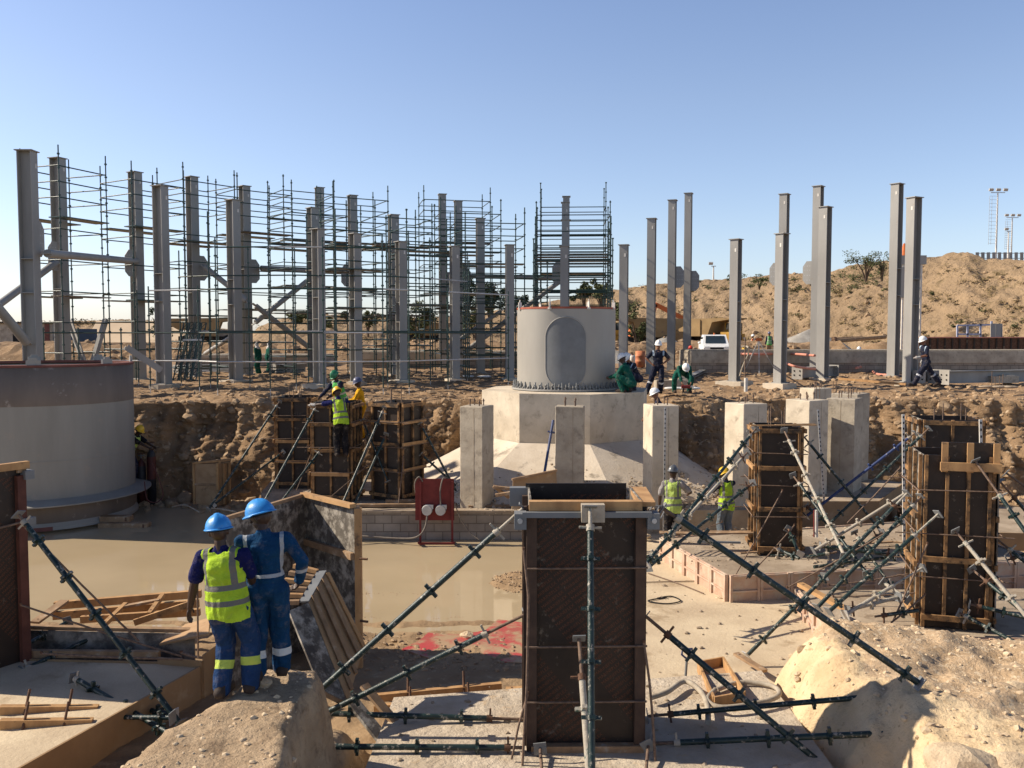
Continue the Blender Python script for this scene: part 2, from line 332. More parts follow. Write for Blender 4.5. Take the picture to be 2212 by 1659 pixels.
# ================================================================= GROUND
WZ = -5.10
CB_X = [-400, -60, -20, -15, -12.6, -11.4, -9, -7, -4, -1.5, 0, 4.2, 5.2, 6.2, 7.5, 9.5, 11, 13, 16, 20, 26, 60, 400]
CB_Y = [22, 22, 22.6, 26.8, 27.0, 26.8, 26.9, 26.6, 26.6, 27.0, 28, 28, 25.6, 25.4, 26.6, 28.2, 28.6, 28.2, 27.4, 26.4, 25, 20, 20]
CT_Y = [24, 24, 24.2, 27.05, 27.5, 28.0, 28.5, 28.3, 28.2, 28.6, 28.8, 28.8, 28.0, 28.4, 29.0, 29.8, 30.2, 29.9, 29.2, 28.4, 27, 22, 22]
def cb(x): return np.interp(x, CB_X, CB_Y)
def ct(x): return np.interp(x, CB_X, CT_Y)
def dome(x, y, cx, cy, rx, ry): return np.clip(1 - ((x - cx) / rx) ** 2 - ((y - cy) / ry) ** 2, 0, 1)
def near_z(x, y):
    """height of the pit floor and of the banks in the foreground"""
    z = -5.30 + 0.0 * x
    z = np.where(x > 1.2, -5.12, z)
    # mud shore on the near side of the water, with rutted strips breaking the surface
    sh = sst(17.0, 13.9, y + .35 * fbm(x * .4, y * .4, 3))
    z = np.maximum(z, -5.24 + .20 * sh + .055 * np.sin(y * 9.5 + 1.2 * fbm(x * .5, y * .3, 3)) * sst(18.5, 16.5, y) * sst(14.3, 15.2, y) + .05 * fbm(x * 3, y * 3, 4))
    gp = dome(x, y, .55, 18.0, 1.25, 1.0); z = np.maximum(z, -5.22 + .33 * gp + .06 * fbm(x * 6, y * 6, 3))
    # far shore dirt at the foot of the cut
    z = z + .35 * sst(1.6, 0.0, cb(x) - y) * sst(4.4, 3.0, np.abs(x - 1))
    # gully floor
    # left bank the two men stand on
    n1 = fbm(x * 1.3, y * 1.3, 5)
    edge_l = np.interp(y, [4, 7.2, 8.0, 8.6, 9.2, 9.6], [-4.2, -3.75, -3.40, -3.12, -2.95, -2.8]); edge_r = np.interp(y, [4, 7, 8, 9, 9.6], [-1.2, -1.75, -1.85, -1.75, -1.9])
    topz = np.interp(y, [3, 6, 7.2, 8.2, 9.4], [-3.6, -3.6, -3.60, -3.55, -3.50])
    ins = sst(-.10, .38, x - edge_l + .12 * n1) * sst(-.06, .24, edge_r - x + .22 * n1) * sst(9.9, 9.1, y + .3 * n1)
    bank = -5.6 + (topz + 5.6) * ins + .07 * n1 * ins
    z = np.maximum(z, bank)
    foot = sst(-3.8, -2.6, x) * sst(-1.5, -2.0, x) * sst(11.2, 10.0, y); z = np.maximum(z, -5.5 + .95 * foot + .1 * n1 * foot)
    # right limestone mound
    n2 = fbm(x * .9 + 9, y * .9, 5)
    le = np.interp(y, [5, 9, 10.3, 11.5, 12.6, 13.4], [2.9, 3.1, 2.85, 2.95, 3.5, 4.3])
    mt = np.interp(x, [3.3, 4.2, 5.2, 6.5, 9, 14], [-4.05, -3.98, -4.02, -4.20, -4.45, -4.4]) + .25 * sst(8.5, 6.0, y)
    ins2 = sst(-.05, 1.25, x - le + .22 * n2) * sst(13.4, 12.2, y + .5 * n2 + .10 * np.maximum(x - 5, 0))
    cleft = np.exp(-((x - np.interp(y, [8, 8.8, 9.6, 10.4], [3.9, 3.95, 4.1, 4.5])) / .10) ** 2) * sst(10.3, 9.0, y)
    md = -5.5 + (mt + 5.5) * ins2 + ins2 * (.20 * n2 + .06 * fbm(x * 5, y * 5, 4)) - .30 * cleft * ins2
    z = np.maximum(z, np.where(x > 2.8, md, -9))
    # shore in front of the near slab
    z = z + .03 * fbm(x * 2.5, y * 2.5, 4)
    return z
def ground():
    xs = np.concatenate([-np.geomspace(900, 20.5, 26), np.arange(-20, -6, .11), np.arange(-6, 9, .07), np.arange(9, 21, .12), np.geomspace(21.3, 900, 26)])
    ya = np.concatenate([np.arange(3.0, 14, .075), np.arange(14, 20, .09), np.arange(20, 24.0, .16)])
    rows = []
    NX = len(xs)
    for y in ya:
        Y = np.full(NX, y); Y = np.minimum(Y, cb(xs) - .3 + (y - 24) * .02)
        rows.append(np.stack([xs, Y, near_z(xs, Y)], 1))
    y0 = np.minimum(24.0, cb(xs) - .25)
    for t in np.linspace(.1, 1, 14):
        Y = y0 + (cb(xs) - y0) * t; rows.append(np.stack([xs, Y, near_z(xs, Y)], 1))
    zb = near_z(xs, cb(xs))
    top = -2.18
    nc = 54
    for k in range(1, nc + 1):
        t = k / nc; Y = cb(xs) + (ct(xs) - cb(xs)) * t ** 1.25
        prof = t ** .75
        Z = zb + (top - zb) * prof
        big = fbm(xs * .55, np.full(NX, Z * .6 + 3.0), 4)
        mid = fbm(xs * 2.6, Z * 3.0 + 40, 5)
        rid = 1.1 * np.abs(mid) + .8 * np.abs(fbm(xs * 5.5, Z * 6 + 9, 4)) - .3; hi = fbm(xs * 11, Z * 11, 4)
        gul = np.abs(fbm(xs * 1.1 + 30, Z * .25, 3))
        w = math.sin(math.pi * min(max(t, 0.02), 1)) ** .5 if t < 1 else .3
        rows.append(np.stack([xs + .0 * mid, Y - w * (.75 * big + .30 * rid - 1.0 * gul + .12 * hi + .0), Z + .10 * mid * w], 1))
    d = np.concatenate([np.arange(.12, 3, .13), np.arange(3, 22, .35), np.geomspace(22.5, 3000, 50)])
    for s_ in d:
        Y = ct(xs) + s_
        Z = np.interp(s_, [0, 1.2, 4, 7, 10, 400], [top, -2.11, -2.05, -1.96, -1.90, -1.88]) + (.13 * fbm(xs * .9, Y * .9, 5) + .05 * fbm(xs * 4.3, Y * 4.3, 4)) * (1.0 if s_ < 30 else .5)
        # spill of fill down behind the pier right of the octagon
        rows.append(np.stack([xs, Y, Z * np.ones(NX)], 1))
    P = np.array(rows); NY = len(rows)
    # make the border rows join smoothly
    me = bpy.data.meshes.new('ground'); V = P.reshape(-1, 3)
    idx = np.arange(NX * NY).reshape(NY, NX)
    q = np.stack([idx[:-1, :-1], idx[:-1, 1:], idx[1:, 1:], idx[1:, :-1]], -1).reshape(-1, 4)
    me.vertices.add(len(V)); me.vertices.foreach_set('co', V.ravel())
    me.loops.add(len(q) * 4); me.loops.foreach_set('vertex_index', q.ravel())
    me.polygons.add(len(q)); me.polygons.foreach_set('loop_start', np.arange(0, len(q) * 4, 4)); me.polygons.foreach_set('loop_total', np.full(len(q), 4))
    me.materials.append(M['earth']); me.materials.append(M['mud']); me.materials.append(M['limestone']); me.materials.append(M['bank']); me.materials.append(M['mound_top'])
    c = V[q].mean(1); rowi = np.repeat(np.arange(NY - 1), NX - 1)
    mi = np.where(rowi < len(ya) + 13, 1, 0)
    mi = np.where((mi == 1) & (c[:, 0] > 2.8) & (c[:, 2] > -4.98), 2, mi)
    mi = np.where((mi == 1) & (c[:, 0] < -1.3) & (c[:, 0] > -5) & (c[:, 1] < 10.5) & (c[:, 2] > -5.0), 3, mi)
    mi = np.where((mi == 2) & (c[:, 0] + .9 * vnoise(c[:, 0] * 1.5, c[:, 1] * 1.5) + .25 * (c[:, 1] - 9.5) > 4.75), 4, mi)
    me.polygons.foreach_set('material_index', mi.astype(np.int32)); me.polygons.foreach_set('use_smooth', np.ones(len(q), bool))
    me.update(calc_edges=True); me.validate()
    o = bpy.data.objects.new('ground', me); col.objects.link(o); tag(o, kind='structure')
ground()
# the flooded part of the pit
def water():
    m = bpy.data.materials.new('muddy_water'); m.use_nodes = True; N = m.node_tree.nodes; L = m.node_tree.links; b = N['Principled BSDF']
    b.inputs['Base Color'].default_value = (.43, .315, .18, 1); b.inputs['Roughness'].default_value = .015; b.inputs['IOR'].default_value = 1.33
    b.inputs['Specular IOR Level'].default_value = .5
    n = N.new('ShaderNodeTexNoise'); n.inputs['Scale'].default_value = .35; n.inputs['Detail'].default_value = 5
    tc = N.new('ShaderNodeTexCoord'); L.new(tc.outputs['Object'], n.inputs[0])
    r = N.new('ShaderNodeValToRGB'); r.color_ramp.elements[0].position = .35; r.color_ramp.elements[1].position = .7
    r.color_ramp.elements[0].color = (.45, .355, .225, 1); r.color_ramp.elements[1].color = (.37, .29, .18, 1); L.new(n.outputs[0], r.inputs[0]); L.new(r.outputs[0], b.inputs['Base Color'])
    n2 = N.new('ShaderNodeTexNoise'); n2.inputs['Scale'].default_value = 3.0; n2.inputs['Detail'].default_value = 3
    mp = N.new('ShaderNodeMapping'); mp.inputs['Scale'].default_value = (1, 4, 1); L.new(tc.outputs['Object'], mp.inputs[0]); L.new(mp.outputs[0], n2.inputs[0])
    bp = N.new('ShaderNodeBump'); bp.inputs['Strength'].default_value = .03; bp.inputs['Distance'].default_value = .02; L.new(n2.outputs[0], bp.inputs['Height']); L.new(bp.outputs[0], b.inputs['Normal'])
    b_ = MB().add([(-40, 8, WZ), (1.3, 8, WZ), (1.3, 22.2, WZ), (-5, 27.6, WZ), (-40, 27.6, WZ)], [(0, 1, 2, 3, 4)])
    tag(b_.build('water', m), kind='structure')
water()
# dry concrete screed on the right of the pit floor
def sheet():
    b_ = MB(); outline = [(1.15, 13.5), (1.6, 12.4), (4.2, 12.2), (6.5, 13.2), (5.2, 15.0), (8, 17), (6.5, 22.2), (1.9, 22.2), (1.35, 19), (1.2, 16)]
    n = len(outline); pts = []
    for i in range(n):
        a = Vector(outline[i]); c = Vector(outline[(i + 1) % n])
        for k in range(8):
            p = a.lerp(c, k / 8); pts.append((p.x + .12 * mnoise.noise(Vector((p.x, p.y, 0)) * 2), p.y + .12 * mnoise.noise(Vector((p.y, p.x, 5)) * 2)))
    b_.prism(pts, -5.2, -5.0); tag(b_.build('path', M['blinding']), kind='structure')
sheet()
# ================================================================= HILLS
def hill():
    cx_ = [-900, 0, 150, 290, 330, 345, 420, 520, 560, 600, 680, 800, 900, 1000, 1100, 1200, 1260, 1330, 1356, 1507, 1597, 1701, 1790, 1839, 1915, 1984, 2022, 2048, 2086, 2123, 2212, 3200]
    cy_ = [698, 696, 694, 692, 700, 742, 744, 742, 705, 690, 678, 683, 688, 682, 668, 650, 635, 626, 621, 606, 602, 593, 587, 573, 566, 555, 555, 547, 544, 560, 562, 560]
    vx = np.concatenate([np.arange(-900, 0, 60), np.arange(0, 2300, 5.0), np.arange(2300, 3200, 60)])
    rows = []; n = 46
    cr = (722.6 - np.interp(vx, cx_, cy_)) / F
    Yb = np.interp(vx, [0, 1300, 1700, 2300], [150, 135, 116, 84]); Yt = Yb + np.interp(vx, [0, 1300, 1500, 2300], [18, 18, 22, 20])
    for k in range(n + 26):
        t = k / n
        if k <= n: Y = Yb + (Yt - Yb) * t; zt = cr * Yt; Z = -2.1 + (zt + 2.1) * np.power(t, .82)
        else:
            s_ = (k - n) ** 1.9 * 1.0; Y = Yt + s_; Z = zt - .012 * s_ * 0
        X = (vx - CX) / F * Y if k <= n else (vx - CX) / F * Yt * (1 + (Y / Yt - 1) * .6)
        w = math.sin(math.pi * min(t, 1)) if k < n else 0.15
        nn = fbm(X * .12, Y * .12 + Z * .2, 5); gl = np.abs(fbm(X * .22 + 7, Z * .05, 4))
        rows.append(np.stack([X, Y - w * (1.4 * nn - 2.2 * gl), Z + (.28 * nn + .30 * fbm(X * .8, Y * .8, 3)) * (1 if k > 2 else 0)], 1))
    P = np.array(rows); NY, NX = P.shape[:2]; V = P.reshape(-1, 3); idx = np.arange(NX * NY).reshape(NY, NX)
    q = np.stack([idx[:-1, :-1], idx[:-1, 1:], idx[1:, 1:], idx[1:, :-1]], -1).reshape(-1, 4)
    me = bpy.data.meshes.new('hill'); me.from_pydata(V.tolist(), [], q.tolist()); me.materials.append(M['hill'])
    me.polygons.foreach_set('use_smooth', np.ones(len(q), bool)); me.update()
    o = bpy.data.objects.new('hill', me); col.objects.link(o); tag(o, kind='structure')
hill()
def ridge():
    """low spoil bank of grey rubble that runs across the site behind the columns on the left"""
    xs = np.arange(-60, 26, .5); rows = []
    for k in range(13):
        t = k / 12; Y = 66 + 7 * t + 0 * xs; h = (1.45 + .5 * vnoise(xs * .15, 0 * xs)) * math.sin(math.pi * t) ** .7
        Z = -2.05 + h + .28 * fbm(xs * .8, Y * .8, 5) * (t > 0) * (t < 1); rows.append(np.stack([xs, Y, Z], 1))
    P = np.array(rows); NY, NX = P.shape[:2]; V = P.reshape(-1, 3); idx = np.arange(NX * NY).reshape(NY, NX)
    q = np.stack([idx[:-1, :-1], idx[:-1, 1:], idx[1:, 1:], idx[1:, :-1]], -1).reshape(-1, 4)
    me = bpy.data.meshes.new('terrain'); me.from_pydata(V.tolist(), [], q.tolist()); me.materials.append(M['earth']); me.update()
    tag_o = bpy.data.objects.new('terrain', me); col.objects.link(tag_o); tag(tag_o, kind='structure')
ridge()
# ================================================================= ROCKS
def rock_mesh(name, seed, mt, sub=2):
    bm = bmesh.new(); bmesh.ops.create_icosphere(bm, subdivisions=sub, radius=1)
    rr = random.Random(seed); o = Vector((rr.random() * 50, rr.random() * 50, 0)); sx, sy, sz = rr.uniform(.8, 1.25), rr.uniform(.7, 1.1), rr.uniform(.5, .85)
    planes = [Vector((rr.uniform(-1, 1), rr.uniform(-1, 1), rr.uniform(-1, 1))).normalized() for _ in range(9)]
    for v in bm.verts:
        p = v.co.copy()
        for pl in planes:
            d = p.dot(pl)
            if d > .74: p -= pl * (d - .74)
        p += p.normalized() * .16 * mnoise.noise(v.co * 1.7 + o) + p.normalized() * .05 * mnoise.noise(v.co * 5 + o)
        v.co = Vector((p.x * sx, p.y * sy, p.z * sz))
    me = bpy.data.meshes.new(name); bm.to_mesh(me); bm.free(); me.materials.append(mt); me.update(); return me
RK = [rock_mesh('rock', i, M['rock'], 2) for i in range(6)]
RKP = [rock_mesh('pale_rock', 20 + i, M['rock_pale'], 3) for i in range(4)]
bpy.context.view_layer.update()
def drop(x, y, z0=20):
    hit, loc, nor, *_ = scene.ray_cast(bpy.context.evaluated_depsgraph_get(), Vector((x, y, z0)), Vector((0, 0, -1)))
    return loc.z if hit else -5
def rocks_stuff(name, spots, mt, kind=None):
    """many stones merged in ONE object: nobody could count them"""
    V = []; Fc = []; base = [( [v.co.copy() for v in m.vertices], [tuple(p.vertices) for p in m.polygons]) for m in (rock_mesh('t', 50 + i, mt, 1) for i in range(5))]
    for (p, s_) in spots:
        vs, fs = base[rnd.randrange(5)]; Mx = Matrix.Rotation(rnd.uniform(0, 6.3), 3, 'Z') @ Matrix.Rotation(rnd.uniform(-.5, .5), 3, 'X')
        o = len(V); V += [tuple(Mx @ v * s_ + p) for v in vs]; Fc += [tuple(i + o for i in f) for f in fs]
    me = bpy.data.meshes.new(name); me.from_pydata(V, [], Fc); me.materials.append(mt); me.update()
    ob = bpy.data.objects.new(name, me); col.objects.link(ob); tag(ob, kind='stuff', label=kind, cat='rubble')
dg = bpy.context.evaluated_depsgraph_get()
def cast(p, d):
    hit, loc, nor, *_ = scene.ray_cast(dg, Vector(p), Vector(d).normalized()); return (loc, nor) if hit else (None, None)
# stones in and under the cut
sp = []
for i in range(1700):
    x = rnd.uniform(-13, 19); z = rnd.uniform(-5.0, -2.0)
    if -2.2 < x < 4.4: continue
    l, n_ = cast((x, 15, z), (0, 1, 0))
    if l and l.y > 20: sp.append((l, (rnd.random() ** 3.4) * .17 + .02))
for i in range(900):
    x = rnd.uniform(-12, 18); y = float(cb(x)) - abs(rnd.gauss(0, .7))
    if -6.5 < x < 6.6: continue
    sp.append((Vector((x, y, drop(x, y) + .02)), (rnd.random() ** 3) * .26 + .03))
for i in range(2600):
    x = rnd.uniform(-13, 20); y = float(ct(x)) + rnd.random() ** 1.8 * 14
    sp.append((Vector((x, y, drop(x, y))), (rnd.random() ** 4) * .17 + .02))
rocks_stuff('rubble', sp, M['rock'], 'tan stones embedded in and scattered along the earth cut')
sp = []
for i in range(2600):
    x = rnd.uniform(3.2, 10.5); y = rnd.uniform(5.2, 13.2); z = drop(x, y)
    if z > -4.75: sp.append((Vector((x, y, z)), (rnd.random() ** 4) * .06 + .007 + (.02 if x > 6 and rnd.random() < .2 else 0)))
for i in range(700):
    x = rnd.uniform(-3.6, -1.4); y = rnd.uniform(6, 9.8); z = drop(x, y)
    if z > -4.6: sp.append((Vector((x, y, z)), (rnd.random() ** 4) * .04 + .006))
rocks_stuff('gravel', sp, M['rock_pale'], 'pale limestone gravel lying on the near mounds')
sp = []
for i in range(2600):
    y = rnd.choice([14.5, 14.8, 15.2, 15.7, 16.4, 17.2]) + rnd.gauss(0, .06); x = rnd.uniform(-3.4, 1.2)
    if mnoise.noise(Vector((x * 1.3, y * 3, 2))) < .12: continue
    sp.append((Vector((x, y, WZ - .012)), rnd.uniform(.008, .03)))
for i in range(900):
    x = rnd.uniform(-3, 1.2); y = rnd.uniform(13.0, 14.7); sp.append((Vector((x, y, drop(x, y))), (rnd.random() ** 3) * .05 + .01))
for i in range(700):
    a = rnd.uniform(0, 6.3); r = rnd.random() ** .5; x = .55 + 1.2 * r * math.cos(a); y = 18 + .9 * r * math.sin(a); z = near_z(np.array([x]), np.array([y]))[0]
    if z > WZ - .03 and x < 1.15: sp.append((Vector((x, y, z)), rnd.uniform(.012, .035)))
rocks_stuff('shore_gravel', sp, M['rock'], 'small stones along the muddy shore and its ruts')
sp = []
for i in range(1500):
    a = R(rnd.gauss(-80, 24)); r = 4.9 + rnd.gauss(0, .45); sp.append((Vector((1.65 + r * math.cos(a), 27 + r * math.sin(a), -4.36 + max(0, 5.2 - r) * .48)), (rnd.random() ** 3) * .06 + .015))
for i in range(500): sp.append((Vector((rnd.uniform(-6, 6.5), rnd.uniform(22.1, 24), -4.395)), (rnd.random() ** 4) * .07 + .01))
for i in range(260): x = rnd.uniform(1.6, 5.5); y = rnd.uniform(12.2, 18.5); sp.append((Vector((x, y, -4.995)), (rnd.random() ** 5) * .06 + .006))
for i in range(250): sp.append((Vector((rnd.uniform(-1.5, 3.3), rnd.uniform(8, 11.4), -4.6)), (rnd.random() ** 5) * .05 + .006))
for i in range(400): sp.append((Vector((rnd.uniform(3.5, 9), rnd.uniform(17, 20.5), -4.515)), (rnd.random() ** 4) * .05 + .01))
rocks_stuff('crumbs', sp, M['concrete_dusty'], 'crumbs of concrete and grit on the slabs and round the plinth skirt')
# boulders that can be told apart
for (vx, vy, z, s_, pal, lab) in [
    (2090, 1672, -3.98, .36, 1, 'biggest pale limestone boulder at the bottom right corner'),
    (2185, 1668, -3.95, .24, 1, 'pale broken rock right of the biggest limestone boulder'),
    (2096, 1525, -4.15, .20, 0, 'brown cracked boulder sunk in gravel on the right mound'),
    (2068, 1556, -4.12, .10, 1, 'small pale stone beside the cracked brown boulder'),
    (1972, 1414, -4.25, .10, 1, 'small upright pink rock standing on the right mound'),
    (2120, 1425, -4.5, .17, 1, 'rounded pale boulder at the edge of the mound below the slab'),
    (2100, 1400, -4.45, .15, 1, 'lumpy pinkish rock at the far edge of the right mound'),
    (1740, 1405, -4.25, .12, 0, 'dark angular stone on the left shoulder of the right mound'),
    (2195, 1500, -4.2, .20, 1, 'pale boulder beside a dark hole at the right edge'),
    (2050, 1580, -4.05, .07, 1, 'little white stone at the tip of the formwork shadow'),
    (1010, 1372, -5.0, .14, 1, 'pale stone at the water edge by the leaning dark panel'),
    (1562, 1290, -5.0, .14, 1, 'flat tan slab of stone on the screed before the pink forms'),
    (398, 1078, -5.0, .33, 0, 'large round boulder left of the crate-like form panel'),
    (372, 1090, -5.05, .24, 0, 'smaller tan boulder at the foot of the cut near the gas cylinders'),
    (1478, 1012, -3.7, .42, 0, 'large boulder in the hollow right of the octagonal plinth'),
    (1535, 1030, -4.2, .34, 0, 'boulder at the foot of the fill left of the fourth pier'),
    (1558, 985, -3.4, .30, 0, 'boulder half buried high in the cut left of the fourth pier'),
    (410, 900, -2.6, .28, 0, 'rounded boulder set in the top of the left cut'),
    (2040, 880, -2.9, .30, 0, 'tan boulder in the cut above the far right formwork'),
    (1990, 905, -3.2, .24, 0, 'brown boulder in the cut left of the far right formwork'),
    (1395, 1160, -4.9, .12, 1, 'pale broken stone at the corner of the near formwork'),
    (565, 1478, -3.5, .09, 1, 'pale stone beside the feet of the man in blue overalls')]:
    p = g(vx, vy, z)
    if s_ >= .24 and vy < 1100 and z > -4.5:
        l, n_ = cast((0, 0, 0), ray(vx, vy)); p = l if l else p
    me = (RKP if pal else RK)[rnd.randrange(4)]
    o = bpy.data.objects.new('boulder', me); col.objects.link(o); o.location = p; o.scale = (s_, s_, s_); o.rotation_euler = (rnd.uniform(-.3, .3), rnd.uniform(-.3, .3), rnd.uniform(0, 6)); tag(o, lab, 'boulder', 'boulders')
# ================================================================= STEEL COLUMNS ON RINGS ROUND THE DRUM
C0 = Vector((1.65, 27.0, 0))
def on_ring(vx, r):
    """point of the ring (radius r round the drum) seen at picture column vx, far side"""
    k = (vx - CX) / F * 1.0016; best = None
    for i in range(4000):
        Y = 20 + i * .01; d = math.hypot(k * Y - C0.x, Y - C0.y)
        if d >= r and Y > 27.2: return Vector((k * Y, Y, 0))
    return Vector((k * 40, 40, 0))
def faceC(p): u = C0 - p; return math.atan2(u.x, -u.y)
GZ = -1.86
def column_proto(name, label, H, w, d):
    e = empty(name, (0, 0, 0), label, 'column', 'steel columns')
    t = .03
    b = MB(); b.box((0, -d / 2 + t / 2, H / 2), (w, t, H)); b.box((0, d / 2 - t / 2, H / 2), (w, t, H)); b.box((0, 0, H / 2), (.02, d - 2 * t, H)); b.build('shaft', M['steel'], e, False)
    b = MB(); b.box((0, 0, H + .016), (w + .10, d + .10, .03)); b.build('cap_plate', M['steel'], e, False)
    b = MB(); b.box((0, 0, -.018), (w + .10, d + .10, .034)); b.build('base_plate', M['steel'], e, False)
    MB().box((0, 0, -.20), (w + .22, d + .22, .33)).build('grout_pad', M['concrete_dusty'], e, False)
    for z in (H * .42, H * .56): MB().box((0, 0, z), (w - .012, d - 2 * t - .002, .02)).build('stiffener', M['steel'], e, False)
    MB().box((w * .2, -d / 2 - .004, H - .42), (.07, .006, .14)).build('sticker', M['white_dusty'], e, False)
    return e
protos = {}
HGT = {1: 3.72 - GZ, 2: 5.47 - GZ, 3: 6.92 - GZ, 4: 7.95 - GZ}; RAD = {1: 11.0, 2: 15.9, 3: 20.1, 4: 23.6}
WD = {1: (.34, .36), 2: (.37, .44), 3: (.37, .44), 4: (.37, .44)}
COLS = [ # vx, ring, top vy, gusset side, label
    (73, 2, 330, 'R', 'thick grey steel column at the far left, rising behind the brown drum'),
    (138, 3, 345, 'L', 'grey steel column inside the leftmost scaffold bay'),
    (302, 3, 375, 'L', 'tall grey column with a gusset plate, third from the left'),
    (355, 2, 405, '', 'stout grey column on an octagonal plinth beside the leaning green frames'),
    (423, 3, 385, 'R', 'tall grey column just right of the leaning green frames'),
    (510, 2, 435, '', 'stout grey column on a square plinth, left of the two white-hooded workers'),
    (535, 3, 405, 'R', 'tall grey column with gusset plate right beside the two white-hooded workers'),
    (680, 2, 452, '', 'grey column partly hidden behind the short front column'),
    (695, 4, 408, '', 'farthest tall column showing above the short front column'),
    (691, 1, 498, '', 'short front column standing above the group of workers at the forms'),
    (765, 3, 425, 'L', 'tall column with gusset plate behind the green-helmeted worker'),
    (770, 1, 508, '', 'short column directly behind the worker in yellow overalls'),
    (853, 2, 467, '', 'middle-height column, left one of the close trio left of the plinth'),
    (868, 1, 525, '', 'short column in the front row with a white block at its foot'),
    (957, 4, 422, 'R', 'farthest slim column, left one of the tall pair beyond the scaffold'),
    (991, 3, 437, 'R', 'tall slim column, right one of the pair beyond the scaffold'),
    (983, 1, 535, '', 'short front column below the tall pair, third left of the drum'),
    (1038, 2, 475, '', 'middle-height column with dark plinth, second left of the pale drum'),
    (1101, 1, 532, '', 'short column nearest the left edge of the pale drum'),
    (1222, 4, 427, '', 'farthest column of the four lined up behind the pale drum'),
    (1220, 3, 440, '', 'second farthest column of the four lined up behind the pale drum'),
    (1221, 2, 478, 'L', 'third column of the line behind the drum, with gusset plate'),
    (1218, 1, 535, '', 'nearest column of the four lined up behind the pale drum'),
    (1346, 1, 532, '', 'short grey column touching the right edge of the pale drum'),
    (1405, 2, 475, '', 'grey column left of the man with hands on hips'),
    (1449, 3, 435, 'R', 'tall column with holed gusset right of the man with hands on hips'),
    (1483, 4, 420, 'R', 'tallest column in the middle, holed gusset, behind the bending worker'),
    (1586, 1, 520, '', 'short sunlit column standing left of the survey tripod'),
    (1684, 1, 508, '', 'short sunlit column right of the survey tripod'),
    (1688, 3, 422, 'L', 'tall column seen above the short one right of the tripod'),
    (1760, 3, 405, 'L', 'tall column behind the one beside the lying steel beams'),
    (1776, 2, 450, '', 'sunlit column with wide cap beside the lying steel beams'),
    (1928, 3, 400, '', 'tallest column at the right, left one of the pair by the walking man'),
    (1965, 2, 430, '', 'bright sunlit column just left of the walking man')]
CP = {}
for ring in (1, 2, 3, 4):
    protos[ring] = column_proto('steel_column', 'x', HGT[ring], *WD[ring])
used = set(); GUS = []
for vx, ring, ty, gus, lab in COLS:
    p = on_ring(vx, RAD[ring]); top = at(vx, ty, p.y).z; H = top - GZ
    rz = faceC(p)
    if ring in used: o = clone(protos[ring], (p.x, p.y, GZ + .035), rz, lab)
    else: o = protos[ring]; used.add(ring); o.location = (p.x, p.y, GZ + .035); o.rotation_euler = (0, 0, rz); o['label'] = lab
    o.scale = (1, 1, H / HGT[ring]); CP[vx] = p.copy(); CP[vx].z = top
    if gus: GUS.append((o, p, ring, gus, rz, H))
for o, p, ring, gus, rz, H in GUS:
    if gus:
        sgn = 1 if gus == 'R' else -1; b = MB(); k = H / HGT[ring]
        w = WD[ring][0] / 2 + .002; zc = 2.95 - GZ - .035; hh = .55
        # octagonal holed plate standing out sideways from the flange
        tdir = 1 if sgn * math.cos(rz) > 0 else -1
        pts = [(w, -hh), (w + .28, -hh), (w + .46, -hh + .2), (w + .46, hh - .25), (w + .28, hh), (w, hh)]
        vs = []
        for yy in (-.012, .012): vs += [(tdir * a, yy - .1, (zc + z_) / k) for a, z_ in pts]
        n = len(pts); b.add(vs, [tuple(range(n)), tuple(range(n, 2 * n))[::-1]] + [(i, n + i, n + (i + 1) % n, (i + 1) % n) for i in range(n)])
        for a in (.12, .24, .36):
            for z_ in (-.35, -.12, .12, .32): b.tube((tdir * (w + a), -.115, (zc + z_) / k), (tdir * (w + a), -.085, (zc + z_) / k), .022, n=6, m=1)
        gp = b.build('gusset_plate', [M['steel'], M['galv']], o, False)
# small white stickers on some flanges
for vx in (1101, 1346, 868, 1684, 1965, 1586, 1405):
    pass
# ------------------------------------------------------------- plinths under the columns
def plinth(p, w, h, name, lab, oct_=False, mt='concrete', rz=0, group='column plinths'):
    e = empty(name, (p.x, p.y, GZ), lab, 'plinth', group, rz); b = MB()
    if oct_: pts = [(w * .62 * math.cos(R(22.5 + 45 * i)), w * .62 * math.sin(R(22.5 + 45 * i))) for i in range(8)]
    else: pts = [(-w / 2, -w / 2), (w / 2, -w / 2), (w / 2, w / 2), (-w / 2, w / 2)]
    b.prism(pts, -h, 0); b.build('block', M[mt], e, False)
    for i in range(4):
        a = R(45 + 90 * i); MB().tube((.26 * math.cos(a), .26 * math.sin(a), -.02), (.26 * math.cos(a), .26 * math.sin(a), .07), .014, n=6).build('anchor_bolt', M['rebar'], e, False)
for vx, w, h, oc, mt, lab in [(302, .95, .42, 1, 'concrete', 'octagonal concrete plinth under the third column from the left'), (355, .95, .5, 1, 'concrete', 'octagonal concrete plinth left of the leaning green frames'),
    (510, .95, .42, 0, 'concrete_pale', 'square concrete plinth left of the green-clothed workers'), (691, .95, .5, 0, 'concrete_pale', 'concrete plinth of the short column behind the workers at the forms'),
    (868, .8, .3, 0, 'concrete_pale', 'pale block under the short column of the close trio'), (983, .7, .3, 0, 'concrete_pale', 'pale block under the third short column left of the drum'),
    (1038, .9, .34, 0, 'concrete_dusty', 'dark grey plinth under the second column left of the drum'), (1586, 1.1, .3, 0, 'concrete_pale', 'chipped pale plinth left of the survey tripod'),
    (1684, .9, .3, 0, 'concrete_pale', 'pale plinth of the short column right of the tripod'), (1776, .8, .3, 0, 'concrete_pale', 'pale plinth below the wide-capped column'),
    (1965, .8, .28, 0, 'concrete', 'low plinth at the foot of the bright column by the walking man'), (1101, .7, .28, 0, 'concrete_pale', 'low plinth of the column nearest the drum')]:
    plinth(CP[vx], w, h, 'plinth', lab, oc, mt, faceC(CP[vx]))
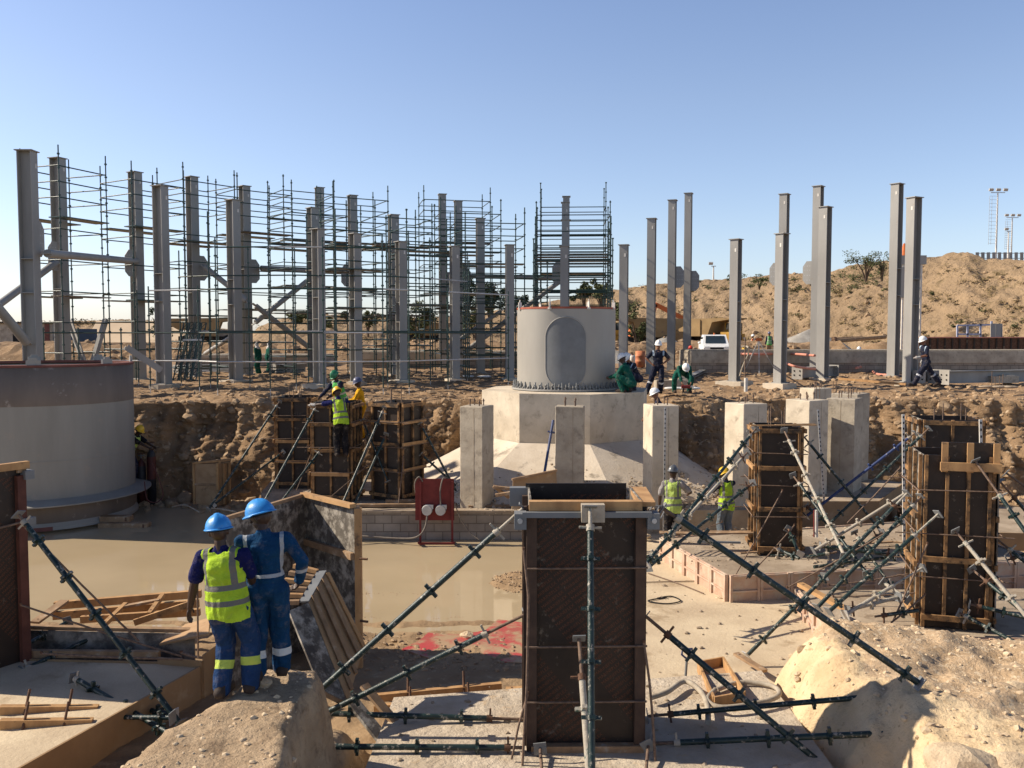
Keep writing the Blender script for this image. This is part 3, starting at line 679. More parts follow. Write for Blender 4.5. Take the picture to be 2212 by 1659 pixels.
# ------------------------------------------------------------- bracing tubes
def tie(p, q, r, lab, name='bracing_tube'):
    p = Vector(p); q = Vector(q); e = empty(name, p, lab, 'brace', 'bracing tubes'); d = (q - p).normalized()
    MB().tube(p + d * .2, q - d * .2, r, n=12).build('tube', M['steel'], e)
    MB().bar(p - d * .0, p + d * .3, r * 1.7, .03).build('end_plate', M['steel'], e); MB().bar(q - d * .3, q, r * 1.7, .03).build('end_plate', M['steel'], e)
def v(vx, vy, Y): return at(vx, vy, Y)
Y2 = {k: CP[k].y for k in CP}
tie(v(97, 547, Y2[73]), v(298, 565, Y2[302]), .13, 'horizontal grey tube between the leftmost column and the third column')
tie(v(555, 579, Y2[535]), v(752, 588, Y2[765]), .13, 'horizontal tube ending at the column behind the green helmet')
tie(v(1010, 596, Y2[991]), v(1212, 601, Y2[1221] + 3), .12, 'horizontal tube running to the column line behind the drum')
tie(v(128, 562, Y2[138]), v(-60, 700, Y2[138] - 6), .13, 'diagonal tube sloping down to the left frame edge, upper one')
tie(v(-30, 635, 24.5), v(62, 745, 27), .14, 'diagonal tube crossing behind the leftmost column, lower one')
tie(v(437, 572, Y2[423]), v(540, 655, 38.6), .12, 'diagonal tube from the column beside the leaning frames')
tie(v(545, 655, 39.5), v(690, 768, 42), .12, 'diagonal tube falling right in the crossed pair behind the short column')
tie(v(672, 600, 42), v(545, 702, 40), .12, 'diagonal tube rising right in the crossed pair behind the short column')
tie(v(1212, 606, 45), v(1000, 763, 43), .12, 'long diagonal tube rising to the column line behind the drum')
tie(v(1088, 668, 46), v(960, 756, 45), .10, 'shorter diagonal tube beneath the long one left of the drum')
tie(v(440, 766, 42), v(500, 728, 40), .10, 'short diagonal tube near the ground left of the white-hooded pair')
# loose steel leaning behind the left drum
for a, c, lab in [((150, 693, 35), (182, 785, 34), 'dark steel section leaning left behind the brown drum'), ((228, 690, 35), (200, 785, 34), 'dark steel section leaning right behind the brown drum'), ((270, 750, 31), (345, 800, 31.5), 'dark steel channel propped on the ground by the octagonal plinth')]:
    e = empty('steel_section', v(*c), lab, 'steel section'); MB().bar(v(*a), v(*c), .2, .1).build('web', M['steel'], e); MB().bar(v(*a) + Vector((.1, -.1, 0)), v(*c) + Vector((.1, -.1, 0)), .03, .22).build('flange', M['steel'], e)
# ================================================================= SCAFFOLDS
def scaffold(p, rz, w, d, z0, z1, lab, decks=(), lift=1.15, guard=True, up=.75, half=True):
    e = empty('scaffold_tower', (p[0], p[1], z0), lab, 'scaffold', 'scaffold towers', rz); H = z1 - z0
    sb = MB(); sb.tube((0, 0, 0), (0, 0, H + up), .027, n=6)
    k = 0
    while .45 + k * .5 < H + up: z = .45 + k * .5; sb.tube((0, 0, z), (0, 0, z + .055), .052, n=7); k += 1
    sb.tube((0, 0, -.12), (0, 0, 0), .016, n=5); sb.box((0, 0, -.12), (.14, .14, .01))
    me = sb.mesh('standard', M['green_clean'])
    for sx in (-1, 1):
        for sy in (-1, 1):
            o = bpy.data.objects.new('standard', me); col.objects.link(o); o.parent = e; o.location = (sx * w / 2, sy * d / 2, 0)
    lx = MB().tube((-w / 2, 0, 0), (w / 2, 0, 0), .023, n=6).mesh('ledger', M['green_clean']); ly = MB().tube((0, -d / 2, 0), (0, d / 2, 0), .023, n=6).mesh('ledger', M['green_clean'])
    zs = []; z = H
    while z > .3: zs.append(z); z -= lift
    if guard and len(zs) > 2: zs += [zs[0] - lift / 2 if half else zs[0]]
    for i, z in enumerate(zs):
        for sy in (-1, 1):
            o = bpy.data.objects.new('ledger', lx); col.objects.link(o); o.parent = e; o.location = (0, sy * d / 2, z)
        for sx in (-1, 1):
            o = bpy.data.objects.new('ledger', ly); col.objects.link(o); o.parent = e; o.location = (sx * w / 2, 0, z + .02)
    for dk in decks:
        z = H - dk
        for yy in ((-d / 2 + .22), (d / 2 - .22)):
            b = MB()
            for j in range(3 if d > 1.6 else 2): b.box((0, yy * 1.0 + (j - 1) * .235 * (1 if yy < 0 else -1), z + .045), (w, .22, .04))
            b.build('deck_boards', M['green_clean'] if rnd.random() < .7 else M['ply_worn'], e, False)
    return e
def sc(vx, ty, ring, w, d, lab, decks=(), dy=0, z0=GZ, p=None, rz=None, **k):
    p = p or CP.get(vx) or on_ring(vx, RAD[ring]); p = Vector((p[0], p[1] + dy, 0)); top = at(vx, ty, p.y).z
    return scaffold(p, faceC(p) if rz is None else rz, w, d, z0, top, lab, decks, **k)
sc(151, 372, 3, 2.2, 1.9, 'leftmost scaffold tower, standing alone round its column', (1.9, 4.8), p=on_ring(151, 20.1))
sc(315, 402, 3, 2.5, 2.1, 'scaffold tower round the third column, left of the gusseted one', (1.9, 4.9), p=on_ring(318, 20.4))
sc(430, 402, 3, 2.5, 2.1, 'scaffold tower round the column beside the leaning frames', (2.6, 5.8), p=on_ring(432, 20.2))
sc(545, 422, 3, 2.7, 2.2, 'scaffold tower round the gusseted column by the white-hooded pair', (1.9, 5.4), p=on_ring(555, 20.3))
sc(660, 422, 3, 2.6, 2.2, 'scaffold tower at the back, left of the farthest tall column', (2.4, 4.6), p=on_ring(655, 21.5))
sc(760, 436, 3, 2.8, 2.2, 'scaffold tower round the column behind the green helmet', (2.2, 4.4), p=on_ring(768, 20.2))
sc(660, 470, 2, 2.6, 2.2, 'scaffold tower with dark decks round the column behind the short front one', (1.4, 4.2), p=on_ring(668, 15.9))
sc(745, 505, 1, 2.4, 2.0, 'low scaffold tower round the short column behind the yellow overalls', (1.5, 3.0), p=on_ring(752, 11.8))
sc(850, 478, 2, 2.7, 2.2, 'scaffold tower round the left column of the close trio', (1.3, 4.4), p=on_ring(858, 15.9))
sc(960, 440, 4, 3.6, 2.4, 'scaffold tower farthest back round the tall slim pair, highest rails', (2.3, 5.0), p=on_ring(982, 22.6))
sc(945, 500, 1, 2.6, 2.2, 'low scaffold tower between the trio and the third short column', (1.0, 3.2), p=on_ring(925, 12.4))
sc(1005, 468, 3, 3.0, 2.3, 'scaffold tower with boards just below the tall slim pair', (1.9, 4.6), p=on_ring(1010, 18.4))
sc(1045, 488, 2, 3.2, 2.2, 'scaffold tower round the second column left of the pale drum', (1.9, 4.2), p=on_ring(1052, 15.4))
sc(1070, 598, 1, 3.4, 2.2, 'lowest scaffold bay left of the pale drum', (2.1,), p=on_ring(1090, 12.4), up=.55)
for dy, ty, w, dk, lab in [(0, 453, 3.5, (3.6,), 'farthest scaffold of the stack behind the pale drum, tall side posts'), (-3.2, 470, 3.7, (2.0,), 'second farthest scaffold of the stack behind the drum, with two wooden decks'), (-6.6, 505, 3.5, (1.4,), 'third scaffold of the stack behind the drum'), (-9.6, 556, 3.4, (2.6,), 'nearest scaffold of the stack behind the pale drum')]:
    sc(1238, ty, 4, w, 2.0, lab, dk, p=Vector((px(1236, 49 + dy), 49 + dy, 0)), rz=R(-3), lift=.75, up=1.3 if dy == 0 else .7, half=False)
# long front run with rails at four levels
def run(pts, z1, lab, levels):
    e = empty('scaffold_run', (pts[0][0], pts[0][1], GZ), lab, 'scaffold', 'scaffold runs')
    for i, (x, y) in enumerate(pts):
        b = MB(); zt = z1[i]; b.tube((x, y, GZ + .02), (x, y, zt), .026, n=6); z = GZ + .5
        while z < zt - .1: b.tube((x, y, z), (x, y, z + .055), .052, n=7); z += .5
        b.tube((x, y, GZ - .3), (x, y, GZ + .02), .014, n=5, m=1); b.build('standard', [M['green_clean'], M['galv']], e)
    for zl in levels:
        for i in range(len(pts) - 1):
            if zl > min(z1[i], z1[i + 1]): continue
            a = Vector((*pts[i], zl)); c = Vector((*pts[i + 1], zl)); MB().tube(a, c, .026, n=6).build('ledger', M['galv'] if (zl < 0 or rnd.random() < .2) else M['green_clean'], e)
f1 = [(px(x, y), y) for x, y in [(97, 31), (172, 31.5), (264, 31.6), (325, 31.4), (431, 31.0), (470, 30.2), (584, 30.0), (700, 30.2), (828, 30.4), (884, 31.0), (968, 32.5), (1098, 35)]]
run(f1, [.25, .25, .25, 1.7, 1.7, 3.3, 3.3, 3.3, 3.4, 3.6, 1.7, 1.7], 'long front scaffold run with pale rails, nearest the cut', (-.93, .06, 1.55, 2.95))
f2 = [(px(x, y), y) for x, y in [(300, 34), (392, 34), (455, 33.4), (540, 33.2), (640, 33.0), (728, 33.4), (838, 33.6), (930, 35), (1010, 37), (1110, 38.5)]]
run(f2, [1.7, 3.2, 4.6, 3.3, 3.2, 4.7, 3.4, 3.8, 3.4, 2.2], 'second scaffold run just behind the front rails', (.12, 2.2))
# stack of green frames leaning beside a column
e = empty('leaning_frames', g(408, 826, GZ), 'stack of dark green lattice frames leaning beside a column', 'frames')
for i in range(4):
    a0 = v(379 + i * 13, 822, 33.2 - i * .05); a1 = v(402 + i * 13, 697, 33.8 - i * .05); b = MB(); dx = Vector((.085, 0, 0))
    b.tube(a0 - dx, a1 - dx, .028, n=6); b.tube(a0 + dx, a1 + dx, .028, n=6)
    for k in range(11):
        t = k / 10; p = a0.lerp(a1, t); b.tube(p - dx, a0.lerp(a1, min(t + .1, 1)) + dx, .014, n=5); b.tube(p - dx, p + dx, .014, n=5)
    b.build('frame', M['green_clean'], e)
b = MB()
for t in (.35, .7): MB().bar(v(379, 822, 33.1).lerp(v(402, 697, 33.7), t), v(420, 822, 33.0).lerp(v(443, 697, 33.6), t), .05, .07).build('binding_bar', M['galv'], e)
# ================================================================= DRUMS
def drum_big():
    c = Vector((px(89, 24.6), 24.6, 0)); r = 2.36; z0 = -4.40; z1 = at(89, 790, 22.25).z
    e = empty('steel_drum', (c.x, c.y, WZ), 'huge grey steel drum with brown upper band standing in muddy water at the left', 'drum')
    zb = at(89, 880, 22.25).z
    MB().lathe(c, [(r, z0), (r, zb)], 96).build('lower_shell', M['drum'], e)
    MB().lathe(c, [(r + .004, zb), (r + .004, z1 - .06), (r - .03, z1 - .06)], 96).build('upper_shell', M['drum_brown'], e)
    b = MB().lathe(c, [(r - .04, z1 - .8), (r - .04, z1 - .10)], 96); b.build('inner_lining', M['drum_light'], e)
    MB().lathe(c, [(r - .02, z1 - .06), (r + .02, z1 - .055), (r + .02, z1), (r - .10, z1 + .01), (r - .10, z1 - .06)], 96, smooth=False).build('rim', M['red_oxide'], e)
    for k in range(7):
        a = R(-160 + 47 * k); p = c + Vector((math.cos(a), math.sin(a), 0)) * (r - .05) + Vector((0, 0, z1 + .05))
        b = MB().box(p, (.34, .06, .15), rz=a + R(90)); b.box(p + Vector((0, 0, .09)), (.18, .05, .08), rz=a + R(90)); b.build('lifting_lug', M['steel'], e)
    MB().lathe(c, [(r, z0 + .16), (r + .42, z0 + .05), (r + .42, z0 + .02), (r, z0 + .02)], 96, smooth=False).build('flange', M['drum'], e)
    MB().lathe(c, [(r + .02, z0 + .02), (r + .02, -4.80), (r - .12, -5.0)], 96).build('skirt', M['drum_brown'], e)
    MB().lathe(c, [(r - .10, -4.78), (r + .06, -4.95), (r + .06, -5.04), (r - .3, -5.04)], 96, smooth=False).build('bottom_ring', M['drum_light'], e)
    for a0, a1 in ((-110, -96), (-84, -58)): MB().lathe(c, [(r + .065, -4.94), (r + .065, -5.045)], 20, a0=R(a0), a1=R(a1)).build('red_mark', M['red_oxide'], e)
    b = MB().lathe(c, [(r + .004, at(89, 1000, 22.25).z), (r + .012, at(89, 1000, 22.25).z - .02), (r + .004, at(89, 1000, 22.25).z - .04)], 96); b.build('weld_seam', M['drum'], e)
drum_big()
for x, y, z, w, lab in [(-10.3, 23.3, -5.06, 1.3, 'lower timber sleeper lying in the water beside the brown drum'), (-10.6, 23.5, -4.92, .8, 'upper timber block between the water and the drum flange')]:
    e = empty('timber_sleeper', (x, y, z), lab, 'timber'); MB().box((0, 0, 0), (w, .28, .14)).build('baulk', M['timber_old'], e, False); MB().box((w / 2 - .1, -.142, 0), (.05, .01, .10)).build('end_plate', M['rust'], e, False)
def pier_oct():
    e = empty('octagonal_plinth', (C0.x, C0.y, -4.4), 'pale octagonal concrete plinth with sloping skirt under the grey drum', 'plinth')
    R1 = 2.6; ang = [R(-123.7 + 45 * i) for i in range(8)]
    ztop = -1.66
    poly = [(C0.x + R1 * math.cos(a), C0.y + R1 * math.sin(a)) for a in ang]
    MB().prism(poly, -3.3, ztop).build('block', M['concrete_pale'], e)
    b = MB(); vs = []
    for rr, z in ((R1 + .02, -3.05), (5.3, -4.36), (5.3, -4.6)): vs += [(C0.x + rr * math.cos(a), C0.y + rr * math.sin(a), z) for a in ang]
    b.add(vs, [(j * 8 + i, j * 8 + (i + 1) % 8, (j + 1) * 8 + (i + 1) % 8, (j + 1) * 8 + i) for j in range(2) for i in range(8)]); b.build('skirt', M['concrete_dusty2'], e)
    # drum on it
    c = Vector((C0.x, C0.y, 0)); r = 1.49; z0 = ztop; z1 = at(1223, 662, C0.y - 1.49).z
    e = empty('steel_drum', (c.x, c.y, z0), 'smaller pale grey steel drum with oval patch, bolted to the octagonal plinth', 'drum')
    MB().lathe(c, [(r, z0 + .04), (r, z1 - .06)], 96).build('shell', M['drum_light'], e)
    MB().lathe(c, [(r - .03, z1 - .7), (r - .03, z1 - .06)], 96).build('inner_lining', M['drum_light'], e)
    MB().lathe(c, [(r - .03, z1 - .06), (r + .012, z1 - .055), (r + .012, z1), (r - .10, z1), (r - .10, z1 - .06)], 96, smooth=False).build('rim', M['red_oxide_bright'], e)
    MB().lathe(c, [(r, z0 + .07), (r + .17, z0 + .07), (r + .17, z0 + .02), (r, z0 + .02)], 96, smooth=False).build('flange', M['steel'], e)
    MB().lathe(c, [(r + .1, z0 + .02), (r + .1, z0 + .001)], 96).build('grout_bed', M['black'], e)
    # bolts and triangular gussets round the foot
    bm_ = MB().tube((0, 0, 0), (0, 0, .20), .022, n=6); bm_.tube((0, 0, .06), (0, 0, .10), .04, n=6); me = bm_.mesh('anchor_bolt', M['hatch'])
    gm = MB().add([(0, -.012, 0), (.15, -.012, 0), (0, -.012, .16), (0, .012, 0), (.15, .012, 0), (0, .012, .16)], [(0, 1, 2), (5, 4, 3), (0, 3, 4, 1), (1, 4, 5, 2), (2, 5, 3, 0)]).mesh('gusset', M['steel'])
    for k in range(48):
        a = 2 * math.pi * k / 48
        o = bpy.data.objects.new('anchor_bolt', me); col.objects.link(o); o.parent = e; o.location = ((r + .1) * math.cos(a), (r + .1) * math.sin(a), .07)
        o = bpy.data.objects.new('gusset', gm); col.objects.link(o); o.parent = e; o.location = ((r + .002) * math.cos(a + .065), (r + .002) * math.sin(a + .065), .07); o.rotation_euler = (0, 0, a + .065)
    # rounded dark patch following the shell
    ca = math.atan2(-C0.y, -C0.x) - R(0.4); hw = R(23.0); za = z0 + .10; zb = z1 - .30; b = MB(); n = 40; vs = []; hwm = hw * r
    cz0 = za + hwm; cz1 = zb - hwm; ring = []
    for i in range(n): t = math.pi * i / (n - 1); ring.append((hwm * math.cos(t), cz1 + hwm * math.sin(t)))
    for i in range(n): t = math.pi + math.pi * i / (n - 1); ring.append((hwm * math.cos(t), cz0 + hwm * math.sin(t)))
    def cyl(u, z, rr): a = ca + u / r; return c + Vector((rr * math.cos(a), rr * math.sin(a), z))
    cols_ = 24; rows_ = 40
    for j in range(rows_ + 1):
        z = za + (zb - za) * j / rows_
        if z < cz0: w = math.sqrt(max(hwm ** 2 - (cz0 - z) ** 2, 0))
        elif z > cz1: w = math.sqrt(max(hwm ** 2 - (z - cz1) ** 2, 0))
        else: w = hwm
        for i in range(cols_ + 1): vs.append(cyl(-w + 2 * w * i / cols_, z, r + .012))
    k = cols_ + 1; b.add(vs, [(j * k + i, j * k + i + 1, (j + 1) * k + i + 1, (j + 1) * k + i) for j in range(rows_) for i in range(cols_)], 0, True)
    b.build('oval_patch', M['hatch'], e)
    b = MB(); b.path([cyl(u, z, r + .012) for u, z in ring] + [cyl(*ring[0], r + .012)], .016, 6); b.build('patch_bead', M['steel'], e)
    for a in (-112, -68, -25, 60, 120, 200):
        a = R(a); p = c + Vector((math.cos(a), math.sin(a), 0)) * (r + .01) + Vector((0, 0, z1 - .02))
        b = MB().box(p + Vector((0, 0, .06)), (.10, .03, .22), rz=a); b.tube(p + Vector((0, 0, .16)), p + Vector((0, 0, .24)), .02, n=6); b.box(p - Vector((0, 0, .03)), (.06, .10, .05), rz=a); b.build('lifting_lug', M['white_dusty'], e)
M['concrete_dusty2'] = mat('skirt_concrete', (.64, .56, .45), (.50, .42, .32), .92, .9, .6, 14, c3=(.30, .255, .20), c3s=1.6, c3t=(.56, .66), bdist=.02)
M['red_oxide_bright'] = mat('bright_red_oxide', (.40, .12, .07), (.30, .08, .05), .7, 3)
pier_oct()
# ================================================================= SLABS, WALL, PIERS
SLABT = -4.40
def slab(name, poly, z0, z1, mt, lab, cat='slab', side=None, group='concrete slabs'):
    c = Vector((sum(p[0] for p in poly) / len(poly), sum(p[1] for p in poly) / len(poly), z0)); e = empty(name, c, lab, cat, group)
    n = len(poly); pts = []; k = 14; jit = .012
    b = MB(); b.prism(poly, z0, z1)
    b.build('slab_body', M[mt], e)
    if side:
        b = MB()
        for i in range(n):
            a = Vector((*poly[i], 0)); q = Vector((*poly[(i + 1) % n], 0)); d = (q - a).normalized(); o = Vector((d.y, -d.x, 0)) * .018
            m_ = (a + q) / 2 + o; b.box((m_.x, m_.y, (z0 + z1) / 2 + .012), ((q - a).length + .03, .03, z1 - z0 + .024), rz=math.atan2(d.y, d.x))
        b.build('side_form', M[side], e)
    return e
slab('foundation_slab', [(-6.3, 22.0), (6.7, 22.0), (6.7, 27.6), (-7.4, 27.6), (-7.0, 24.5)], -5.35, SLABT, 'concrete_dusty', 'long dusty foundation slab carrying the piers before the octagonal plinth')
# hollow concrete block wall along the front of that slab
def blocks():
    m = bpy.data.materials.new('concrete_blockwork'); m.use_nodes = True; N = m.node_tree.nodes; L = m.node_tree.links; b = N['Principled BSDF']; b.inputs['Roughness'].default_value = .92
    tc = N.new('ShaderNodeTexCoord'); mp = N.new('ShaderNodeMapping'); mp.inputs['Rotation'].default_value = (R(90), 0, 0); L.new(tc.outputs['Object'], mp.inputs[0])
    br = N.new('ShaderNodeTexBrick'); br.inputs['Color1'].default_value = (.40, .345, .28, 1); br.inputs['Color2'].default_value = (.32, .275, .225, 1); br.inputs['Mortar'].default_value = (.22, .185, .145, 1)
    br.inputs['Scale'].default_value = 1.0; br.inputs['Mortar Size'].default_value = .012; br.inputs['Brick Width'].default_value = .42; br.inputs['Row Height'].default_value = .21; L.new(mp.outputs[0], br.inputs[0])
    n = N.new('ShaderNodeTexNoise'); n.inputs['Scale'].default_value = 3; n.inputs['Detail'].default_value = 8; L.new(tc.outputs['Object'], n.inputs[0])
    mx = N.new('ShaderNodeMix'); mx.data_type = 'RGBA'; mx.blend_type = 'MULTIPLY'; mx.inputs[0].default_value = .55; L.new(br.outputs[0], mx.inputs[6]); L.new(n.outputs[0], mx.inputs[7]); 
    g_ = N.new('ShaderNodeBrightContrast'); g_.inputs[1].default_value = .04; g_.inputs[2].default_value = .1; L.new(mx.outputs[2], g_.inputs[0]); L.new(g_.outputs[0], b.inputs['Base Color'])
    bp = N.new('ShaderNodeBump'); bp.inputs['Strength'].default_value = .7; bp.inputs['Distance'].default_value = .02; L.new(br.outputs[1], bp.inputs['Height']); bp.invert = True; L.new(bp.outputs[0], b.inputs['Normal'])
    M['blockwork'] = m
blocks()
e = empty('block_wall', (-1.3, 21.9, WZ), 'low wall of concrete blocks at the water edge, before the piers', 'wall')
MB().box((-2.9, 21.86, -4.85), (6.9, .24, .9)).build('block_courses', M['blockwork'], e)
MB().box((-2.9, 21.84, -4.375), (6.92, .30, .05)).build('capping', M['concrete_dusty'], e)
e = empty('rendered_wall', (1, 21.9, WZ), 'short rendered length of wall with cement runs right of the block wall', 'wall')
MB().box((1.62, 21.86, -4.86), (2.1, .22, .92)).build('render_face', M['concrete'], e); MB().box((1.62, 21.84, -4.385), (2.1, .3, .03)).build('capping', M['concrete_dusty'], e)
# loose boards lying on the wall
for i, (x0, x1, yy, lab) in enumerate([(-4.2, -1.6, 22.3, 'weathered board lying on the slab edge left of the red switchboard'), (-1.1, .9, 22.15, 'row of old boards on the wall top below the first pier'), (-3.3, -1.7, 22.9, 'thin board near the foot of the third left form')]):
    e = empty('loose_board', (x0, yy, SLABT), lab, 'board', 'loose boards'); MB().bar((x0, yy, SLABT + .06), (x1, yy + .1, SLABT + .06), .14, .07).build('board', M['timber_old'], e); b = MB(); b.box((x0 + .2, yy + .01, SLABT + .10), (.05, .12, .02)); b.build('cleat', M['rust'], e)
def pier(vx, Y, w, a, ztop, zbot, lab, mt='concrete', bolts=True, hh=None, dd=None, seam=False):
    x = px(vx, Y); rz = yaw((x, Y), a); e = empty('concrete_pier', (x, Y, zbot), lab, 'pier', 'concrete piers', rz); H = ztop - zbot; dd = dd or w
    bm = bmesh.new(); n = 10; bmesh.ops.create_cube(bm, size=1)
    for v_ in bm.verts: v_.co = Vector((v_.co.x * w, v_.co.y * dd, (v_.co.z + .5) * H))
    bmesh.ops.bevel(bm, geom=list(bm.edges), offset=.014, segments=1, affect='EDGES'); bmesh.ops.subdivide_edges(bm, edges=[ed for ed in bm.edges if abs(ed.verts[0].co.z - ed.verts[1].co.z) > H * .5], cuts=40, use_grid_fill=False)
    for v_ in bm.verts:
        q = v_.co; s_ = .006 * mnoise.noise(Vector((q.x * 9, q.y * 9, q.z * 6 + vx))); q.x += s_; q.y += s_
        if q.z > H * .98: q.z += .035 * mnoise.noise(Vector((q.x * 8, q.y * 8, vx)))
    me = bpy.data.meshes.new('shaft'); bm.to_mesh(me); bm.free(); me.materials.append(M[mt]); o = bpy.data.objects.new('shaft', me); col.objects.link(o); o.parent = e
    if True:
        b = MB().box((0 if seam else w * .12, -dd / 2 - .0005, H * .5), (.010, .008, H * .96)); b.build('joint_line', M['concrete_dusty'], e, False)
    if bolts:
        for i, (sx, sy) in enumerate([(-.13, -.12), (.13, -.12), (-.13, .12), (.13, .12)]):
            b = MB(); h = rnd.uniform(.14, .24); b.tube((sx, sy, H - .02), (sx, sy, H + h), .016, n=6); b.tube((sx, sy, H + h - .07), (sx, sy, H + h - .03), .028, n=6); b.build('anchor_bolt', M['rebar'], e, False)
    return e
Z0 = SLABT
pier(1030, 22.4, .64, 27, at(1030, 878, 22.1).z, Z0, 'leftmost concrete pier, seen corner-on beside the red switchboard', 'concrete')
pier(1232, 22.7, .72, 3, at(1232, 878, 22.4).z, Z0, 'middle concrete pier standing squarely before the octagonal plinth', 'concrete')
pier(1428, 22.5, .70, -20, at(1428, 876, 22.2).z, Z0, 'concrete pier with bright left face behind the grey-helmeted worker', 'concrete_pale')
pier(1612, 22.8, .76, -40, at(1612, 873, 22.4).z, Z0 - .2, 'corner-on concrete pier behind the yellow-helmeted worker', 'concrete_pale')
pier(1744, 24.3, .80, -52, at(1744, 866, 23.8).z, -4.5, 'pier with perforated strip before it, left one of the right cluster', 'concrete_pale')
pier(1826, 24.9, .78, 16, at(1826, 862, 24.5).z, -4.5, 'front pier with a vertical seam, right one of the right cluster', 'concrete', seam=True)
pier(1762, 29.3, .72, -40, at(1762, 838, 29.3).z, -4.0, 'far pier showing only its pale top above the right cluster', 'concrete_pale')
pier(1838, 26.6, .82, 25, at(1838, 849, 26.6).z, -4.4, 'rear pier of the right cluster, half hidden behind the seamed one', 'concrete')
slab('brown_footing', [(5.6, 22.9), (9.6, 23.0), (11.6, 26.0), (9.0, 28.6), (5.4, 27.0)], -5.4, SLABT + .02, 'concrete_dusty', 'footing with smooth brown side under the right cluster of piers', side='ply_side')
slab('far_footing', [(9.9, 21.0), (13.5, 20.6), (14.0, 24.0), (10.8, 24.5)], -5.4, -4.72, 'concrete_dusty', 'low brown footing right of the cluster of piers', side='ply_side')
# chained tapes / perforated angles hanging by the piers
for (x, y0, y1, Y, x2, lab) in [(1437, 880, 1165, 21.5, 1434, 'perforated steel strip hanging in front of the pier behind the grey helmet'), (1767, 885, 1170, 23.0, 1786, 'perforated steel strip leaning before the right cluster of piers'),
                               (1951, 895, 1200, 17.2, 1953, 'white perforated staff left of the far right formwork'), (2118, 906, 965, 15.2, 2119, 'short white perforated strip at the back of the far right formwork')]:
    e = empty('perforated_strip', at(x, y1, Y), lab, 'steel strip', 'perforated strips'); a = at(x, y0, Y); c = at(x2, y1, Y); b = MB().bar(a, c, .05, .02, up=(0, 1, 0)); n = int((a - c).length / .11)
    for i in range(n): p = a.lerp(c, (i + .5) / n); b.box(p + Vector((0, -.014, 0)), (.022, .01, .04), m=1)
    b.build('strip', [M['white_dusty'] if x > 1900 else M['galv'], M['black']], e)
# footings with formed sides at the right
def formed(poly, z0, z1, lab, panels, topm='concrete_dusty', step=.62):
    e = slab('formed_footing', poly, z0, z1 - .03, topm, lab)
    n = len(poly)
    for i in range(n):
        a = Vector((*poly[i], 0)); q = Vector((*poly[(i + 1) % n], 0)); d = q - a; L = d.length; d /= L; o = Vector((d.y, -d.x, 0)); k = max(1, round(L / step)); rz = math.atan2(d.y, d.x)
        if o.y > .3 and i not in panels: continue
        for j in range(k):
            c = a + d * (L * (j + .5) / k) + o * .022; b = MB(); b.box((c.x, c.y, (z0 + z1) / 2), (L / k - .012, .03, z1 - z0), rz=rz)
            for s_ in (-1, 1): p = c + d * s_ * (L / k / 2 - .03) + o * .03; b.box((p.x, p.y, (z0 + z1) / 2), (.05, .05, z1 - z0 - .004), rz=rz, m=0)
            for zz in (z0 + .05, (z0 + z1) / 2, z1 - .03): p = c + o * .034; b.box((p.x, p.y, zz), (L / k - .014, .045, .03), rz=rz)
            b.build('form_panel', M['form_pink'], e)
    return e
FT1 = -4.49
formed([(3.34, 19.4), (4.06, 16.35), (10.6, 17.5), (9.9, 21.2)], -5.12, FT1, 'large footing with dusty pink steel form panels, right of the centre', (3,))
formed([(5.05, 13.9), (5.5, 13.35), (11.5, 13.0), (11.5, 16.0), (5.2, 15.8)], -5.12, -4.60, 'footing under the tall form at the right, partly buried by the mound', ())
slab('near_slab', [(-1.68, 6.5), (3.42, 6.5), (3.42, 12.55), (-1.62, 12.55)], -5.3, -4.60, 'concrete_rough', 'rough ridged concrete slab under the central formwork') if False else None
M['concrete_rough'] = mat('raked_concrete', (.60, .515, .40), (.44, .36, .265), .95, 2.2, 1.0, 9, c3=(.50, .38, .25), c3s=3, bdist=.05)
slab('near_slab', [(-1.66, 6.0), (3.42, 6.0), (3.42, 11.9), (-1.5, 11.0)], -5.3, -4.60, 'concrete_rough', 'rough raked concrete slab carrying the central formwork')
slab('left_slab', [(-14, 7.5), (-5.75, 7.5), (-4.30, 12.1), (-14, 12.7)], -5.3, -4.60, 'blinding', 'sunlit slab with brown side face at the lower left', side='ply_side')
